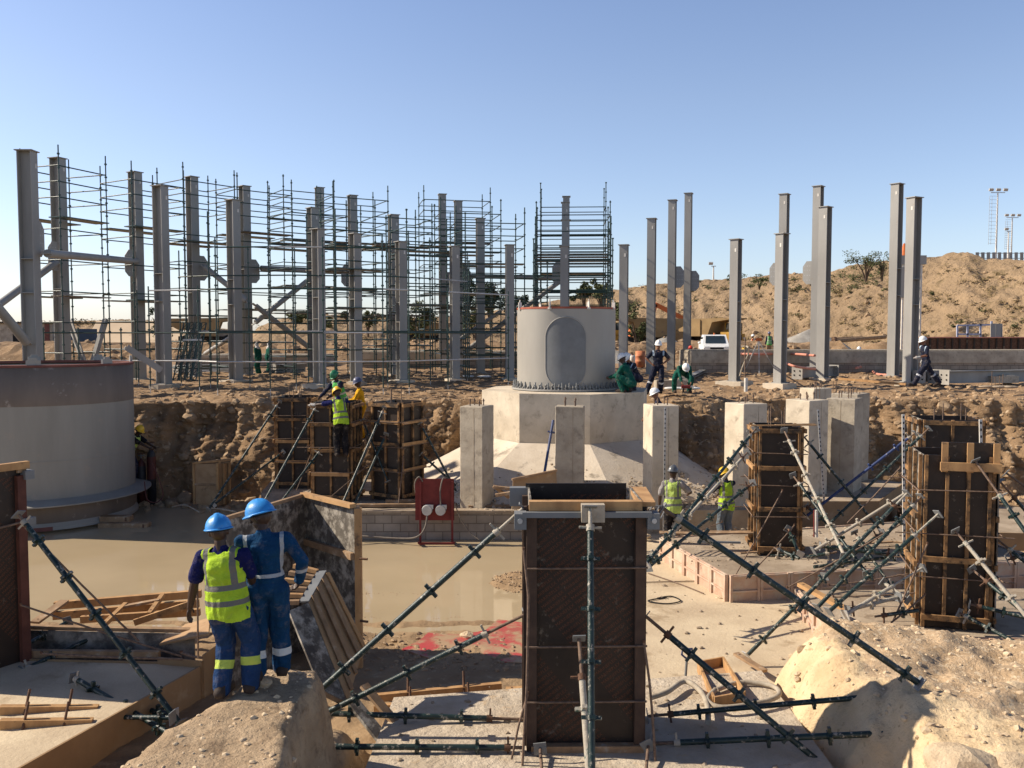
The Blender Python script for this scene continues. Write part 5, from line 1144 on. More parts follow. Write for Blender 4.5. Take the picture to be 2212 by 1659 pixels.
def person(loc, rz, lab, fit, pel=(0, 0, .93), lean=(0, 0, 1), side=None, neck=None, look=(0, 1, 0), lf=(-.11, 0, .09), rf=(.11, 0, .09), lh=None, rh=None, lpole=(-.3, -1, 0), rpole=(.3, -1, 0), lkn=(0, 1, 0), rkn=(0, 1, 0), s=1.0, vox=.016, skin='skin', shirt='navy', trousers='navy', vest=None, hat='white_hat', sleeve='long', toe=None, curl=.5, gloves=None, hood=False):
    """local frame: +Y is where the body faces, +X its right hand side; left limbs at -X"""
    e = empty('person', loc, lab, 'person', 'workers', rz); e.scale = (s, s, s)
    pel = Vector(pel); up = Vector(lean).normalized(); rt = Vector(side).normalized() if side else Vector((1, 0, 0)); fw = up.cross(rt).normalized(); rt = fw.cross(up).normalized()
    B3 = Matrix((rt, fw, up)).transposed()
    def T(x, y, z): return pel + B3 @ Vector((x, y, z))
    chest = T(0, .01, .36); shL = T(-.185, 0, .49); shR = T(.185, 0, .49); nb = T(0, -.01, .53)
    look = Vector(look).normalized(); nk = Vector(neck).normalized() if neck else (up * .8 + Vector((0, 0, .35)) + look * .12).normalized()
    hc = nb + nk * .185; hr = look.cross(nk).normalized(); hu = hr.cross(look).normalized(); H3 = Matrix((hr, look, hu)).transposed()
    hipL = T(-.095, 0, -.02); hipR = T(.095, 0, -.02)
    lf = Vector(lf); rf = Vector(rf); kL, aL = ik(hipL, lf, .44, .42, lkn); kR, aR = ik(hipR, rf, .44, .42, rkn)
    lh = Vector(lh) if lh else T(-.25, .06, -.05); rh = Vector(rh) if rh else T(.25, .06, -.05)
    eL, wL = ik(shL, lh, .29, .26, lpole); eR, wR = ik(shR, rh, .29, .26, rpole)
    toes = toe or (Vector((-.02, 1, 0)), Vector((.02, 1, 0)))
    # ---- body, one surface
    b = MB()
    b.ball(T(0, 0, .02), (.155, .10, .12), 14, 10, M=B3); b.ball(T(0, 0, .20), (.135, .095, .17), 14, 10, M=B3); b.ball(T(0, .005, .38), (.165, .11, .17), 14, 10, M=B3)
    b.capsule(T(-.13, 0, .475), T(.13, 0, .475), .065, .065); b.capsule(nb - nk * .05, nb + nk * .10, .058, .052)
    b.ball(hc + hu * .02, (.076, .096, .105), 16, 12, M=H3); b.ball(hc + look * .035 - hu * .06, (.055, .055, .06), 12, 8, M=H3)
    b.capsule(hc + look * .088 + hu * .015, hc + look * .110 - hu * .022, .012, .017, 8)
    b.capsule(hc + look * .088 - hu * .052 - hr * .018, hc + look * .088 - hu * .052 + hr * .018, .010, .010, 8)
    for q in (-1, 1): b.ball(hc + hr * q * .078 - look * .005, (.012, .022, .033), 8, 6, M=H3); b.ball(hc + hr * q * .03 + look * .085 + hu * .022, (.014, .012, .009), 8, 6, M=H3)
    for a, k, w_, r in ((hipL, kL, aL, 0), (hipR, kR, aR, 1)):
        b.capsule(a, k, .082, .055); b.capsule(k, k.lerp(w_, .35), .053, .056); b.capsule(k.lerp(w_, .35), w_, .056, .036)
        t = toes[r]; b.capsule(w_ + Vector((0, 0, -.045)) - t * .04, w_ + t * .15 + Vector((0, 0, -.055)), .04, .032)
    arms = ((shL, eL, wL, -1), (shR, eR, wR, 1)); fing = MB()
    for a, k, w_, q in arms:
        b.capsule(a, k, .050, .040); b.capsule(k, k.lerp(w_, .3), .040, .041); b.capsule(k.lerp(w_, .3), w_, .041, .027)
        d = (w_ - k).normalized(); inw = (-rt * q) ; palmn = (inw - d * inw.dot(d)).normalized(); wd = d.cross(palmn).normalized()
        if wd.dot(fw) < 0: wd = -wd
        pc = w_ + d * .055; PM = Matrix((wd, palmn, d)).transposed(); b.ball(pc, (.040, .017, .055), 12, 8, M=PM)
        for i in range(4):
            o = (i - 1.5) * .019; L = (.062, .074, .078, .068)[3 - i] * .5; p0 = w_ + d * .092 + wd * o; d1 = (d + palmn * curl).normalized(); d2 = (d + palmn * curl * 2.6).normalized(); p1 = p0 + d1 * L; p2 = p1 + d2 * L * .9
            b.capsule(p0 - d * .02, p1, .0095, .0088, 7); b.capsule(p1, p2, .0088, .0078, 7)
        t0 = w_ + d * .03 + wd * .03; t1 = t0 + (wd * .8 + d * .7 + palmn * .3).normalized() * .036; t2 = t1 + (d + palmn * .5 + wd * .1).normalized() * .03
        b.capsule(t0, t1, .012, .0105, 7); b.capsule(t1, t2, .0105, .009, 7)
    def link(name, me, mt, par=e):
        me.materials.clear(); me.materials.append(M[mt]); me.name = name; o = bpy.data.objects.new(name, me); col.objects.link(o); o.parent = par; return o
    def attr(me, legs=False):
        co = np.zeros(len(me.vertices) * 3); me.vertices.foreach_get('co', co); co = co.reshape(-1, 3) - np.array(pel); loc_ = co @ np.array(B3); out = np.zeros((len(co), 3)); out[:, 0] = loc_[:, 0]; out[:, 1] = loc_[:, 2]; out[:, 2] = -1
        if legs:
            P = co + np.array(pel); best = np.full(len(P), 9.)
            for segs in (((hipL, kL, 0, .5), (kL, aL, .5, 1)), ((hipR, kR, 0, .5), (kR, aR, .5, 1))):
                for a, c, t0, t1 in segs:
                    a = np.array(a); c = np.array(c); d = c - a; t = np.clip(((P - a) @ d) / (d @ d), 0, 1); ds = np.linalg.norm(P - (a + t[:, None] * d), axis=1); m_ = ds < best; best[m_] = ds[m_]; out[m_, 2] = (t0 + (t1 - t0) * t)[m_]
            out[:, 1] = -9; out[:, 0] = 9
        A = me.attributes.new('body', 'FLOAT_VECTOR', 'POINT'); A.data.foreach_set('vector', out.ravel())
        # cloth folds
        n = len(me.vertices); 
        nm = [v_.normal.copy() for v_ in me.vertices]
        for v_, n_ in zip(me.vertices, nm):
            q = v_.co; f = mnoise.noise(Vector((q.x * 9, q.y * 9, q.z * 5)) + Vector((fit, 0, 0))) * .016 + mnoise.noise(Vector((q.x * 22, q.y * 22, q.z * 11))) * .008; v_.co = q + n_ * f
        me.update()
    link('body', remesh(b, min(vox * .55, .010) if vox < .012 else vox * .7, 1), skin)
    # ---- clothes
    t = MB()
    t.ball(T(0, 0, .01), (.178, .125, .13), 14, 10, M=B3); t.ball(T(0, 0, .09), (.165, .118, .10), 14, 10, M=B3)
    for a, k, w_ in ((hipL, kL, aL), (hipR, kR, aR)): t.capsule(a, k, .112, .092); t.capsule(k, k.lerp(w_, .85), .092, .084); t.capsule(k.lerp(w_, .8), w_ + Vector((0, 0, -.01)), .086, .080)
    me = remesh(t, vox, 3); attr(me, True); link('trousers', me, trousers)
    t = MB(); t.ball(T(0, 0, .12), (.170, .122, .14), 14, 10, M=B3); t.ball(T(0, .005, .26), (.165, .122, .19), 14, 10, M=B3); t.ball(T(0, .005, .38), (.188, .130, .17), 14, 10, M=B3); t.capsule(T(-.14, 0, .475), T(.14, 0, .475), .078, .078); t.capsule(nb - nk * .04, nb + nk * .03, .075, .066)
    for a, k, w_, q in arms:
        if sleeve == 'long': t.capsule(a, k, .070, .058); t.capsule(k, w_, .058, .046)
        else: t.capsule(a, a.lerp(k, .78), .070, .068)
    me = remesh(t, vox, 3); attr(me); link('shirt' if trousers != shirt else 'overall_top', me, shirt)
    if vest:
        t = MB(); t.ball(T(0, 0, -.02), (.205, .152, .34), 16, 12, M=B3); t.ball(T(0, 0, .14), (.190, .145, .17), 14, 10, M=B3); t.ball(T(0, .005, .28), (.185, .145, .19), 14, 10, M=B3); t.ball(T(0, .005, .39), (.192, .150, .155), 14, 10, M=B3); t.capsule(T(-.125, 0, .49), T(.125, 0, .49), .082, .082)
        me = remesh(t, vox, 3); attr(me)
        bm = bmesh.new(); bm.from_mesh(me); iv = B3.transposed(); dl = []
        for f in bm.faces:
            q = iv @ (f.calc_center_median() - pel)
            if q.z < -.13 - .02 * math.sin(q.x * 14) or (abs(q.x) > .172 and q.z > .36) or (q.z > .535 and abs(q.x) < .09): dl.append(f)
        bmesh.ops.delete(bm, geom=dl, context='FACES'); bm.to_mesh(me); bm.free(); link('safety_vest', me, vest)
    for w_, t_, in ((aL, toes[0]), (aR, toes[1])):
        m_ = MB().capsule(w_ + Vector((0, 0, .02)), w_ - Vector((0, 0, .03)) - t_ * .03, .062, .060); m_.capsule(w_ - Vector((0, 0, .035)) - t_ * .045, w_ + t_ * .18 + Vector((0, 0, -.045)), .058, .050); m_.box(w_ + t_ * .065 - Vector((0, 0, .075)), (.095, .27, .03), rz=math.atan2(-t_.x, t_.y)); link('boot', remesh(m_, min(vox, .014), 1), 'boot')
    if gloves:
        for a, k, w_, q in arms: d = (w_ - k).normalized(); m_ = MB().capsule(w_ - d * .05, w_ + d * .03, .040, .044); m_.ball(w_ + d * .07, (.045, .032, .06), 10, 8); m_.capsule(w_ + d * .08, w_ + d * .15, .032, .022); link('glove', remesh(m_, .012, 1), gloves)
    if hood: m_ = MB().ball(hc + hu * .01 - look * .012, (.105, .118, .135), 14, 10, M=H3); m_.capsule(nb + nk * .1, nb - nk * .02, .085, .13); link('hood', remesh(m_, vox, 2), 'white_cloth')
    if hat:
        hm = MB(); c = hc + hu * .045; n = 28; vs = []; prof = []
        for j in range(9): tt = (math.pi / 2) * j / 8; prof.append((math.cos(tt), math.sin(tt)))
        for cr, sr in prof:
            for i in range(n):
                a = 2 * math.pi * i / n; x = .113 * cr * math.cos(a); y = .135 * cr * math.sin(a); z = .138 * sr + (.010 if abs(x) < .018 and sr > .3 else 0); vs.append(c + H3 @ Vector((x, y, z)))
        k0 = len(vs)
        for rr, zz in ((1.0, -.012), (1.10, -.014), (1.10, -.003), (1.0, .004)):
            for i in range(n):
                a = 2 * math.pi * i / n; br = rr + (.20 if rr > 1.05 else 0) * max(0, math.sin(a)) ** 2 ; vs.append(c + H3 @ Vector((.113 * min(br, rr + .05) * math.cos(a), .135 * br * math.sin(a), zz - (.012 if (rr > 1.05 and math.sin(a) > .2) else 0))))
        fs = [(j * n + i, j * n + (i + 1) % n, (j + 1) * n + (i + 1) % n, (j + 1) * n + i) for j in range(8) for i in range(n)] + [(k0 + j * n + i, k0 + ((j + 1) % 4) * n + i, k0 + ((j + 1) % 4) * n + (i + 1) % n, k0 + j * n + (i + 1) % n) for j in range(4) for i in range(n)]
        hm.add(vs, fs, 0, True); hh = hm.build('hard_hat', M[hat], e, False)
        MB().lathe((0, 0, 0), [(.100, -.03), (.102, .0)], 20).build('headband', M['black'], hh, False).matrix_local = Matrix.Translation(c) @ H3.to_4x4()
    return e, dict(wL=wL, wR=wR, c=hc)
def rzface(dx, dy): return math.atan2(-dx, dy)
# --- 1: lime vest, back to us
P1 = g(503, 1505, -3.53)
person(P1, rzface(.10, 1), 'man in lime vest and light blue helmet, seen from behind, arm hanging', 1, pel=(-.03, .0, .93), lean=(-.10, .02, 1), look=(-.25, .9, -.12), neck=(-.12, .06, 1), lf=(-.10, .0, .09), rf=(.13, .10, .11), lh=(-.42, .05, .80), rh=(.10, .30, .98), rpole=(.5, -.8, 0), s=1.0, vox=.010, shirt='royal', trousers='denim', vest='vest', hat='blue_hat', sleeve='short', lkn=(0, 1, 0), curl=.45)[0].scale = (1.10, 1.08, .985)
# --- 2: blue overalls, profile to the left
P2 = g(578, 1468, -3.47)
person(P2, rzface(-.20, 1), 'taller man in blue overalls and blue helmet beside the lime vest, seen from behind', 2, pel=(.0, .0, .95), lean=(-.03, .04, 1), look=(-.95, .45, -.35), neck=(-.10, .15, 1), lf=(-.09, .0, .09), rf=(.12, .12, .09), lh=(-.15, .35, 1.05), rh=(.28, .12, .98), rpole=(1, -.9, 0), s=1.0, vox=.010, shirt='overall', trousers='overall_leg', hat='blue_hat', curl=.9)[0].scale = (1.14, 1.12, .99)
e = empty('blue_cloth', P2, 'bright blue cloth hanging from the hip of the man in overalls', 'cloth')
b = MB()
for k in range(5): b.ball(v(607 + k % 2 * 4, 1245 + k * 9, 8.95), (.022, .02, .035), 8, 6)
m_ = remesh(b, .008, 2); m_.materials.append(M['rag']); o = bpy.data.objects.new('fold', m_); col.objects.link(o); o.parent = e; o.location = -P2
b = MB().box(v(606, 1238, 8.95), (.03, .01, .05)); b.build('hem', M['rag'], e)
e = empty('steel_rod', v(425, 1350, 9.3), 'thin steel rod standing by the hand of the man in the lime vest', 'rod'); MB().tube(v(426, 1204, 9.3), v(428, 1420, 9.3), .011, n=6).build('shaft', M['rebar'], e); MB().tube(v(426, 1203, 9.3), v(426, 1210, 9.3), .013, n=6).build('cap', M['rust'], e)
# --- 3: lime vest on the middle form
z3 = at(740, 985, 22.9).z
person((px(735, 22.8), 22.85, z3), rzface(-.35, 1), 'worker in lime vest and yellow helmet reaching left over the middle form', 3, pel=(0, 0, .95), lean=(-.08, .30, 1), look=(-.5, .9, -.8), lh=(-.72, .55, 1.30), rh=(.10, .45, 1.15), lf=(-.1, .02, .09), rf=(.12, 0, .09), s=1.0, shirt='royal', trousers='black_cloth', vest='vest', hat='yellow_hat', lpole=(0, 0, -1), rpole=(1, 0, -.5), sleeve='short', gloves='glove')
z4 = at(725, 905, 25.0).z
person((px(738, 25.2), 25.2, z4 - .35), rzface(-.6, -.8), 'worker in green helmet and green vest leaning over behind the middle form', 4, lean=(0, .38, 1), look=(.1, 1, -.9), lh=(-.2, .6, 1.05), rh=(.25, .6, 1.0), shirt='navy', trousers='navy', vest='vest_green', hat='green_hat', s=.98, lf=(-.1, 0, .09))
z5 = at(768, 948, 24.2).z
person((px(782, 24.4), 24.4, z5), rzface(-.9, -.2), 'worker in bright yellow overalls and slate blue helmet beside the middle form', 5, pel=(0, 0, .93), lean=(0, .16, 1), look=(.1, 1, -.35), lh=(-.1, .45, 1.05), rh=(.2, .45, 1.05), shirt='yellow_cloth', trousers='yellow_cloth', hat='navy_hat', s=.93)
# --- 6: behind the big drum, bending to the cylinders
z6 = -5.0
person((px(279, 26.0), 26.0, -4.38), rzface(1, -.15), 'worker in yellow helmet bending to the gas cylinders beside the brown drum', 6, pel=(0, -.08, .93), lean=(0, .62, 1), look=(0, 1, -.55), lh=(-.08, .82, .98), rh=(.10, .84, .96), shirt='black_cloth', trousers='navy', vest='vest_pale', hat='yellow_hat', sleeve='short', s=1.0)
# --- 7, 8: crouching by the pale drum
zt = -1.655
person((px(1356, 25.3), 25.3, zt), rzface(-.8, .45), 'worker in green overalls squatting on the octagonal plinth, back to us', 7, pel=(0, -.12, .27), lean=(0, .45, 1), look=(0, 1, -.5), lf=(-.13, .10, .09), rf=(.13, .02, .09), lh=(-.12, .50, .42), rh=(.12, .50, .42), lkn=(-.3, 1, .6), rkn=(.3, 1, .6), shirt='green_cloth', trousers='green_cloth', hat='white_hat', s=1.02)
person((px(1368, 26.3), 26.3, zt), rzface(-.75, -.5), 'worker in navy overalls and white helmet crouching behind the squatting green one', 8, pel=(0, -.15, .36), lean=(0, .7, 1), look=(0, 1, -1.1), lf=(-.13, .10, .09), rf=(.13, .02, .09), lh=(-.12, .55, .45), rh=(.12, .55, .45), lkn=(-.3, 1, .6), rkn=(.3, 1, .6), shirt='navy_stripe', trousers='navy', hat='white_hat', skin='skin_mid')
# --- 9: hands on hips
z9 = -2.02
p9 = g(1408, 850, z9)
person((px(1420, p9.y), p9.y, z9 - .05), rzface(-.05, -1), 'man in navy overalls and white helmet standing with hands on hips, facing us', 9, pel=(-.02, 0, .93), lean=(0, -.03, 1), look=(-.1, 1, -.12), lf=(-.10, .0, .14), rf=(.40, .18, .02), lh=(-.20, .04, 1.06), rh=(.20, .05, 1.04), lpole=(-1, -.35, 0), rpole=(1, -.35, 0), shirt='navy_stripe', trousers='navy_leg', hat='white_hat', skin='skin_mid', sleeve='short', s=1.03, vox=.014)
# --- 10: green, bent over a drill
p10 = Vector((px(1474, 29.5), 29.5, -1.95))
person(p10, rzface(0.05, -1), 'worker in green overalls bent double over a red power drill', 10, pel=(0, -.25, .68), lean=(0, .95, .35), look=(0, .75, -1), neck=(0, 1, -.1), lf=(-.25, -.05, .09), rf=(.25, -.1, .09), lh=(-.14, .62, .30), rh=(.16, .62, .32), lpole=(-1, 0, .6), rpole=(1, 0, .6), lkn=(-.5, 1, 0), rkn=(.5, 1, 0), shirt='green_cloth', trousers='green_cloth', hat='white_hat', skin='skin_mid')
e = empty('power_drill', (p10.x, p10.y - .68, -1.72), 'red power drill in the hands of the bent green worker', 'drill')
b = MB().tube((-.16, 0, .02), (.12, 0, .02), .055, n=10); b.build('motor_housing', M['red_paint'], e, False); MB().tube((.12, 0, .02), (.24, 0, .02), .03, n=8).build('chuck', M['galv'], e, False); MB().bar((-.08, 0, 0), (-.10, 0, -.14), .035, .05).build('handle', M['black'], e, False)
# --- 11: white helmet peeping behind the pier
z11 = at(1432, 950, 24.3).z
person((px(1434, 24.3), 24.3, z11 - .35), rzface(-.8, .1), 'man in navy with white helmet, half hidden behind the third pier', 11, lean=(0, .35, 1), look=(0, 1, -.45), shirt='navy', trousers='navy', hat='white_hat', skin='skin_mid', lh=(-.1, .5, .95), rh=(.1, .5, .95), sleeve='long')
# --- 12: walking man
p12 = at(1999, 833, 32.2)
person((p12.x, p12.y, -1.90), rzface(-1, -.08), 'man in navy overalls and white helmet striding left past the bright column', 12, pel=(0, .0, .86), lean=(0, .16, 1), look=(0, 1, -.40), lf=(-.09, .46, .10), rf=(.09, -.54, .16), lh=(-.22, .40, 1.02), rh=(.24, .02, .84), lkn=(0, 1, 0), rkn=(0, 1, 0), toe=(Vector((0, 1, .1)).normalized(), Vector((0, .85, -.45)).normalized()), shirt='navy_stripe', trousers='navy_leg', hat='white_hat', skin='skin_mid', sleeve='short', gloves='glove', s=1.06, vox=.014)
# --- 13, 14: in the pit
z13 = -4.93
person((px(1456, 20.2), 20.2, z13), rzface(.25, 1), 'worker in faded lime vest and dark grey helmet, back to us, black trousers', 13, pel=(0, 0, .94), lean=(-.02, .04, 1), look=(.5, .85, -.2), lh=(-.30, .12, .92), rh=(.32, .36, 1.16), rpole=(.8, -.8, -.2), shirt='grey_shirt', trousers='black_cloth', vest='vest_pale', hat='grey_hat', sleeve='short', s=1.05, vox=.013)
person((px(1573, 20.9), 20.9, -4.98), rzface(-.35, 1), 'worker in bright lime vest, yellow helmet and grey jeans behind the raking props', 14, pel=(0, 0, .94), lean=(-.02, .06, 1), look=(-.7, .7, -.4), lh=(-.30, .42, 1.12), rh=(.05, .45, 1.10), lpole=(-.8, -.8, -.2), shirt='navy', trousers='grey_jeans', vest='vest', hat='yellow_hat', sleeve='short', s=1.0, vox=.013)
# --- 15, 16: hooded pair in the distance
for i, (vx, vy, Y, rz_, lab) in enumerate([(560, 800, 43.0, 1.2, 'left one of two green-clothed workers with white hoods among the scaffold'), (578, 797, 43.6, -1.0, 'right one of two green-clothed workers with white hoods among the scaffold')]):
    person((px(vx, Y), Y, -1.95), rz_, lab, 20 + i, shirt='green_cloth', trousers='green_cloth', hat=None, hood=True, lean=(0, .2, 1), vox=.03, s=.9)
# --- far people
for i, (vx, Y, z, rz_, sh, tr, ve, ha, lab, kw) in enumerate([
 (1625, 70, -1.8, 1.0, 'orange_cloth', 'navy', 'orange_cloth', 'white_hat', 'distant worker in orange vest standing beyond the long concrete wall', {}),
 (1660, 66, -1.6, 0.0, 'navy', 'khaki', 'vest_green', 'navy_hat', 'distant worker in green vest and blue helmet, back to us, beyond the wall', {}),
 (1491, 48, -1.95, .8, 'black_cloth', 'navy', 'vest', 'red_hat', 'worker in red helmet sitting behind the wall before the white pickup', dict(pel=(0, 0, .45), lf=(-.1, .35, .09), rf=(.1, .35, .09))),
 (1607, 47, -1.95, .2, 'navy', 'navy', None, 'yellow_hat', 'worker in yellow helmet and dark shirt showing just above the wall', dict(pel=(0, 0, .42), lf=(-.1, .35, .09), rf=(.1, .35, .09))),
 (1700, 47, -1.95, .2, 'black_cloth', 'navy', 'vest', 'black_hat', 'worker in dark helmet and lime vest crouching behind the wall beside a column', dict(pel=(0, 0, .38), lf=(-.1, .35, .09), rf=(.1, .35, .09))),
 (1854, 50, -1.95, .0, 'royal', 'navy', 'vest_pale', 'white_hat', 'worker in white helmet and pale vest sitting behind the wall at the right', dict(pel=(0, 0, .38), lf=(-.1, .35, .09), rf=(.1, .35, .09)))]):
    M['black_hat'] = M.get('black_hat') or mat('black_helmet_plastic', (.02, .025, .03), rough=.4)
    person((px(vx, Y), Y, z), rz_, lab, 30 + i, shirt=sh, trousers=tr, vest=ve, hat=ha, vox=.035, **kw)
# ================================================================= LOOSE THINGS IN THE PIT
def quad_board(name, P, th, mt, parent):
    """board from four world corners, given real thickness"""
    P = [Vector(p) for p in P]; n = (P[1] - P[0]).cross(P[3] - P[0]).normalized() * th
    return MB().add(P + [p + n for p in P], [(3, 2, 1, 0), (4, 5, 6, 7)] + [(i, (i + 1) % 4, (i + 1) % 4 + 4, i + 4) for i in range(4)]).build(name, M[mt], parent)
def plank(a, b_, w, h, lab, mt='timber', pins=0, group='loose planks', up=(0, 0, 1)):
    a = Vector(a); b_ = Vector(b_); e = empty('timber_plank', a, lab, 'plank', group); MB().bar(a, b_, w, h, up=up).build('plank', M[mt], e)
    for k in range(pins): p = a.lerp(b_, (k + .6) / (pins + .3)); b = MB(); b.tube(p + Vector((.02, -.1, -.08)), p + Vector((.0, .1, .22)), .017, n=6); b.build('pin', M['rust'], e)
    if not pins: d = (b_ - a).normalized(); MB().box(a + d * .08 + Vector((0, 0, h / 2)), (.03, .03, .006)).build('nail_head', M['rust'], e)
    return e
# tall corner of shutter panels
e = empty('corner_shutter', (-3.3, 14.1, -5.1), 'tall corner of stained shutter panels standing in the water behind the two men', 'shutter')
zt = -2.60; zb = -5.15; A = Vector((-4.02, 12.25, 0)); B_ = Vector((-3.32, 14.15, 0)); C_ = Vector((-2.34, 13.15, 0)); Z = lambda p, z: Vector((p.x, p.y, z))
quad_board('plywood_sheet', [Z(A, zb), Z(B_, zb), Z(B_, zt), Z(A, zt)], .022, 'ply_worn', e); quad_board('plywood_sheet', [Z(B_, zb), Z(C_, zb), Z(C_, zt), Z(B_, zt)], .022, 'ply_worn', e)
MB().bar(Z(A, zt + .03), Z(B_, zt + .03), .06, .05).build('top_rail', M['timber_old'], e); MB().bar(Z(B_, zt + .04) - Vector((.04, .04, 0)), Z(C_, zt + .04) - Vector((.04, .04, 0)), .11, .06).build('top_rail', M['timber'], e)
MB().bar(Z(B_, zt - .72) + Vector((-.03, -.06, 0)), Z(C_, zt - .72) + Vector((-.05, -.06, 0)), .07, .10).build('rail', M['timber_old'], e)
MB().bar(Z(C_, zb) + Vector((.03, 0, 0)), Z(C_, zt) + Vector((.03, 0, 0)), .10, .09, up=(0, 1, 0)).build('stud', M['timber'], e)
for z in (-3.35, -4.3): MB().tube(Z(C_, z) + Vector((.06, -.06, 0)), Z(C_, z) + Vector((.18, -.10, 0)), .02, n=6).build('tie_stub', M['rust'], e)
# ribbed box shutter tumbled in the gully
e = empty('box_shutter', at(700, 1400, 10.6), 'ribbed timber box shutter tipped over in the dark gully beside the men', 'shutter')
TL = at(622, 1322, 10.5); TR = at(664, 1304, 10.75); BR = at(748, 1520, 10.1); BL = at(690, 1490, 10.0); UR = at(702, 1238, 11.4); UB = at(782, 1400, 11.1); UL = at(655, 1222, 11.5); LL = at(604, 1302, 10.7)
quad_board('plywood_sheet', [TL, BL, BR, TR], .03, 'ply_worn', e); quad_board('plywood_sheet', [TR, BR, UB, UR], .03, 'ply_side', e)
for t in (.22, .5, .78): MB().bar(TR.lerp(UR, t) + Vector((.02, -.03, .02)), BR.lerp(UB, t) + Vector((.02, -.03, .02)), .05, .06).build('rib', M['timber_old'], e)
MB().bar(UR + Vector((.02, -.02, 0)), UB + Vector((.02, -.02, 0)), .06, .07).build('rib', M['timber'], e)
quad_board('end_plate', [TR + Vector((-.1, 0, .01)), TR + Vector((.02, 0, .02)), UR + Vector((.02, 0, .02)), UR + Vector((-.10, 0, .01))], .02, 'hatch', e)
for k in range(6): t = k / 5; MB().bar(LL.lerp(UL, t) + Vector((-.12, 0, .0)), TR.lerp(UR, t) + Vector((-.10, 0, .02)), .07, .05).build('slat', M['timber'] if k % 2 else M['timber_old'], e)
MB().bar(BL + Vector((-.0, -.03, .0)), BR + Vector((0, -.03, 0)), .04, .05).build('bottom_rib', M['timber_old'], e)
plank(at(742, 1490, 10.4), at(845, 1620, 9.9), .16, .04, 'dark plank sliding into the gully left of the near slab', 'ply_worn')
plank(at(786, 1480, 10.6), at(880, 1592, 10.2), .12, .04, 'second dark plank in the gully, close to the near slab', 'timber_old')
# timber heap at the water edge
for i, (x0, y0, x1, y1, Y0, Y1, w, h, mt, lab) in enumerate([
 (118, 1308, 435, 1282, 15.0, 15.4, .10, .13, 'timber', 'long pine plank at the back of the timber heap by the water'), (115, 1330, 430, 1303, 14.6, 14.9, .08, .13, 'timber', 'second long pine plank of the timber heap by the water'),
 (175, 1338, 432, 1322, 14.3, 14.4, .08, .11, 'timber', 'third plank of the heap, nearest the grey boards'), (75, 1345, 140, 1298, 14.2, 14.9, .16, .04, 'timber_old', 'pale board sloping at the left end of the timber heap'),
 (290, 1345, 425, 1300, 13.9, 14.1, .05, .10, 'timber', 'plank lying crosswise on the timber heap, pointing at the man'), (258, 1312, 345, 1296, 14.6, 14.7, .12, .04, 'timber_old', 'short pale board on top of the timber heap'),
 (222, 1352, 272, 1305, 14.0, 14.7, .07, .07, 'timber', 'short cross piece in the left half of the heap'), (322, 1327, 352, 1285, 14.3, 14.9, .07, .07, 'timber', 'short cross piece in the middle of the heap'), (398, 1318, 412, 1296, 14.3, 14.7, .07, .07, 'timber', 'short cross piece in the right end of the heap'),
 (50, 1362, 330, 1365, 13.4, 13.3, .22, .05, 'timber_old', 'wide grey scaffold board before the timber heap'), (50, 1376, 335, 1378, 13.15, 13.05, .2, .05, 'timber_old', 'second grey scaffold board, nearer the left slab'), (330, 1372, 372, 1398, 13.2, 12.9, .09, .05, 'timber_old', 'short board hanging off the scaffold boards'),
 (0, 1534, 212, 1533, 10.5, 10.7, .09, .11, 'timber', 'pine rail with pin over the left slab, far one of two'), (0, 1564, 200, 1562, 10.1, 10.3, .09, .11, 'timber', 'pine rail over the left slab, near one of two'),
 (806, 1508, 1083, 1482, 11.6, 11.9, .08, .10, 'timber', 'pinned pine rail behind the near slab, far one'), (808, 1531, 1098, 1510, 11.2, 11.3, .08, .10, 'timber', 'pinned pine rail behind the near slab, near one'), (1093, 1493, 1135, 1490, 11.7, 11.7, .08, .09, 'timber', 'short pine rail ending at the central form'),
 (1728, 1262, 1838, 1322, 14.4, 13.4, .12, .06, 'timber', 'bright plank slanting before the pink footing above the mound'), (1590, 1412, 1652, 1450, 13.1, 12.5, .10, .04, 'timber_old', 'weathered lath at the foot of the pale mound'),
 (1425, 1150, 1520, 1153, 19.0, 18.9, .2, .03, 'timber_old', 'board hiding the boots of the grey-helmeted worker'), (1520, 1150, 1660, 1150, 18.4, 18.3, .22, .03, 'timber_old', 'board lying across the pink footing before the jeans of the yellow-helmeted worker'),
 (1515, 1170, 1600, 1172, 17.9, 17.8, .05, .04, 'hatch', 'dark bar lying on the pink footing'), (1812, 818, 1957, 830, 36, 34, .09, .09, 'timber', 'round-edged pale pole lying left of the bright column')]):
    pl = 2 if 'pin' in lab and 'pine rail' in lab and 'short' not in lab else 0
    a_ = at(x0, y0, Y0); c_ = at(x1, y1, Y1); plank(a_, c_, w, h, ' '.join(lab.split()[:16]), mt, pl)
e = empty('low_shutter', (-6, 13.0, -5.1), 'low cement-stained panel standing behind the left slab', 'shutter'); quad_board('plywood_sheet', [(-11, 13.0, -5.1), (-4.55, 12.7, -5.1), (-4.55, 12.7, -4.33), (-11, 13.0, -4.33)], .02, 'ply_worn2', e) if False else None
M['ply_grey'] = mat('grey_cement_ply', (.20, .18, .155), (.09, .08, .07), .85, 3, .3, 40, c3=(.33, .30, .26), c3s=1.0, c3t=(.45, .6))
quad_board('plywood_sheet', [(-11, 13.0, -5.1), (-4.6, 12.62, -5.1), (-4.6, 12.62, -4.33), (-11, 13.0, -4.33)], .02, 'ply_grey', e); MB().bar((-11, 13.06, -4.31), (-4.6, 12.70, -4.31), .1, .05).build('rail', M['timber_old'], e)
e = empty('tan_box_form', (-4.45, 12.3, -5.1), 'open tan plywood box by the hand of the man in the lime vest', 'box form')
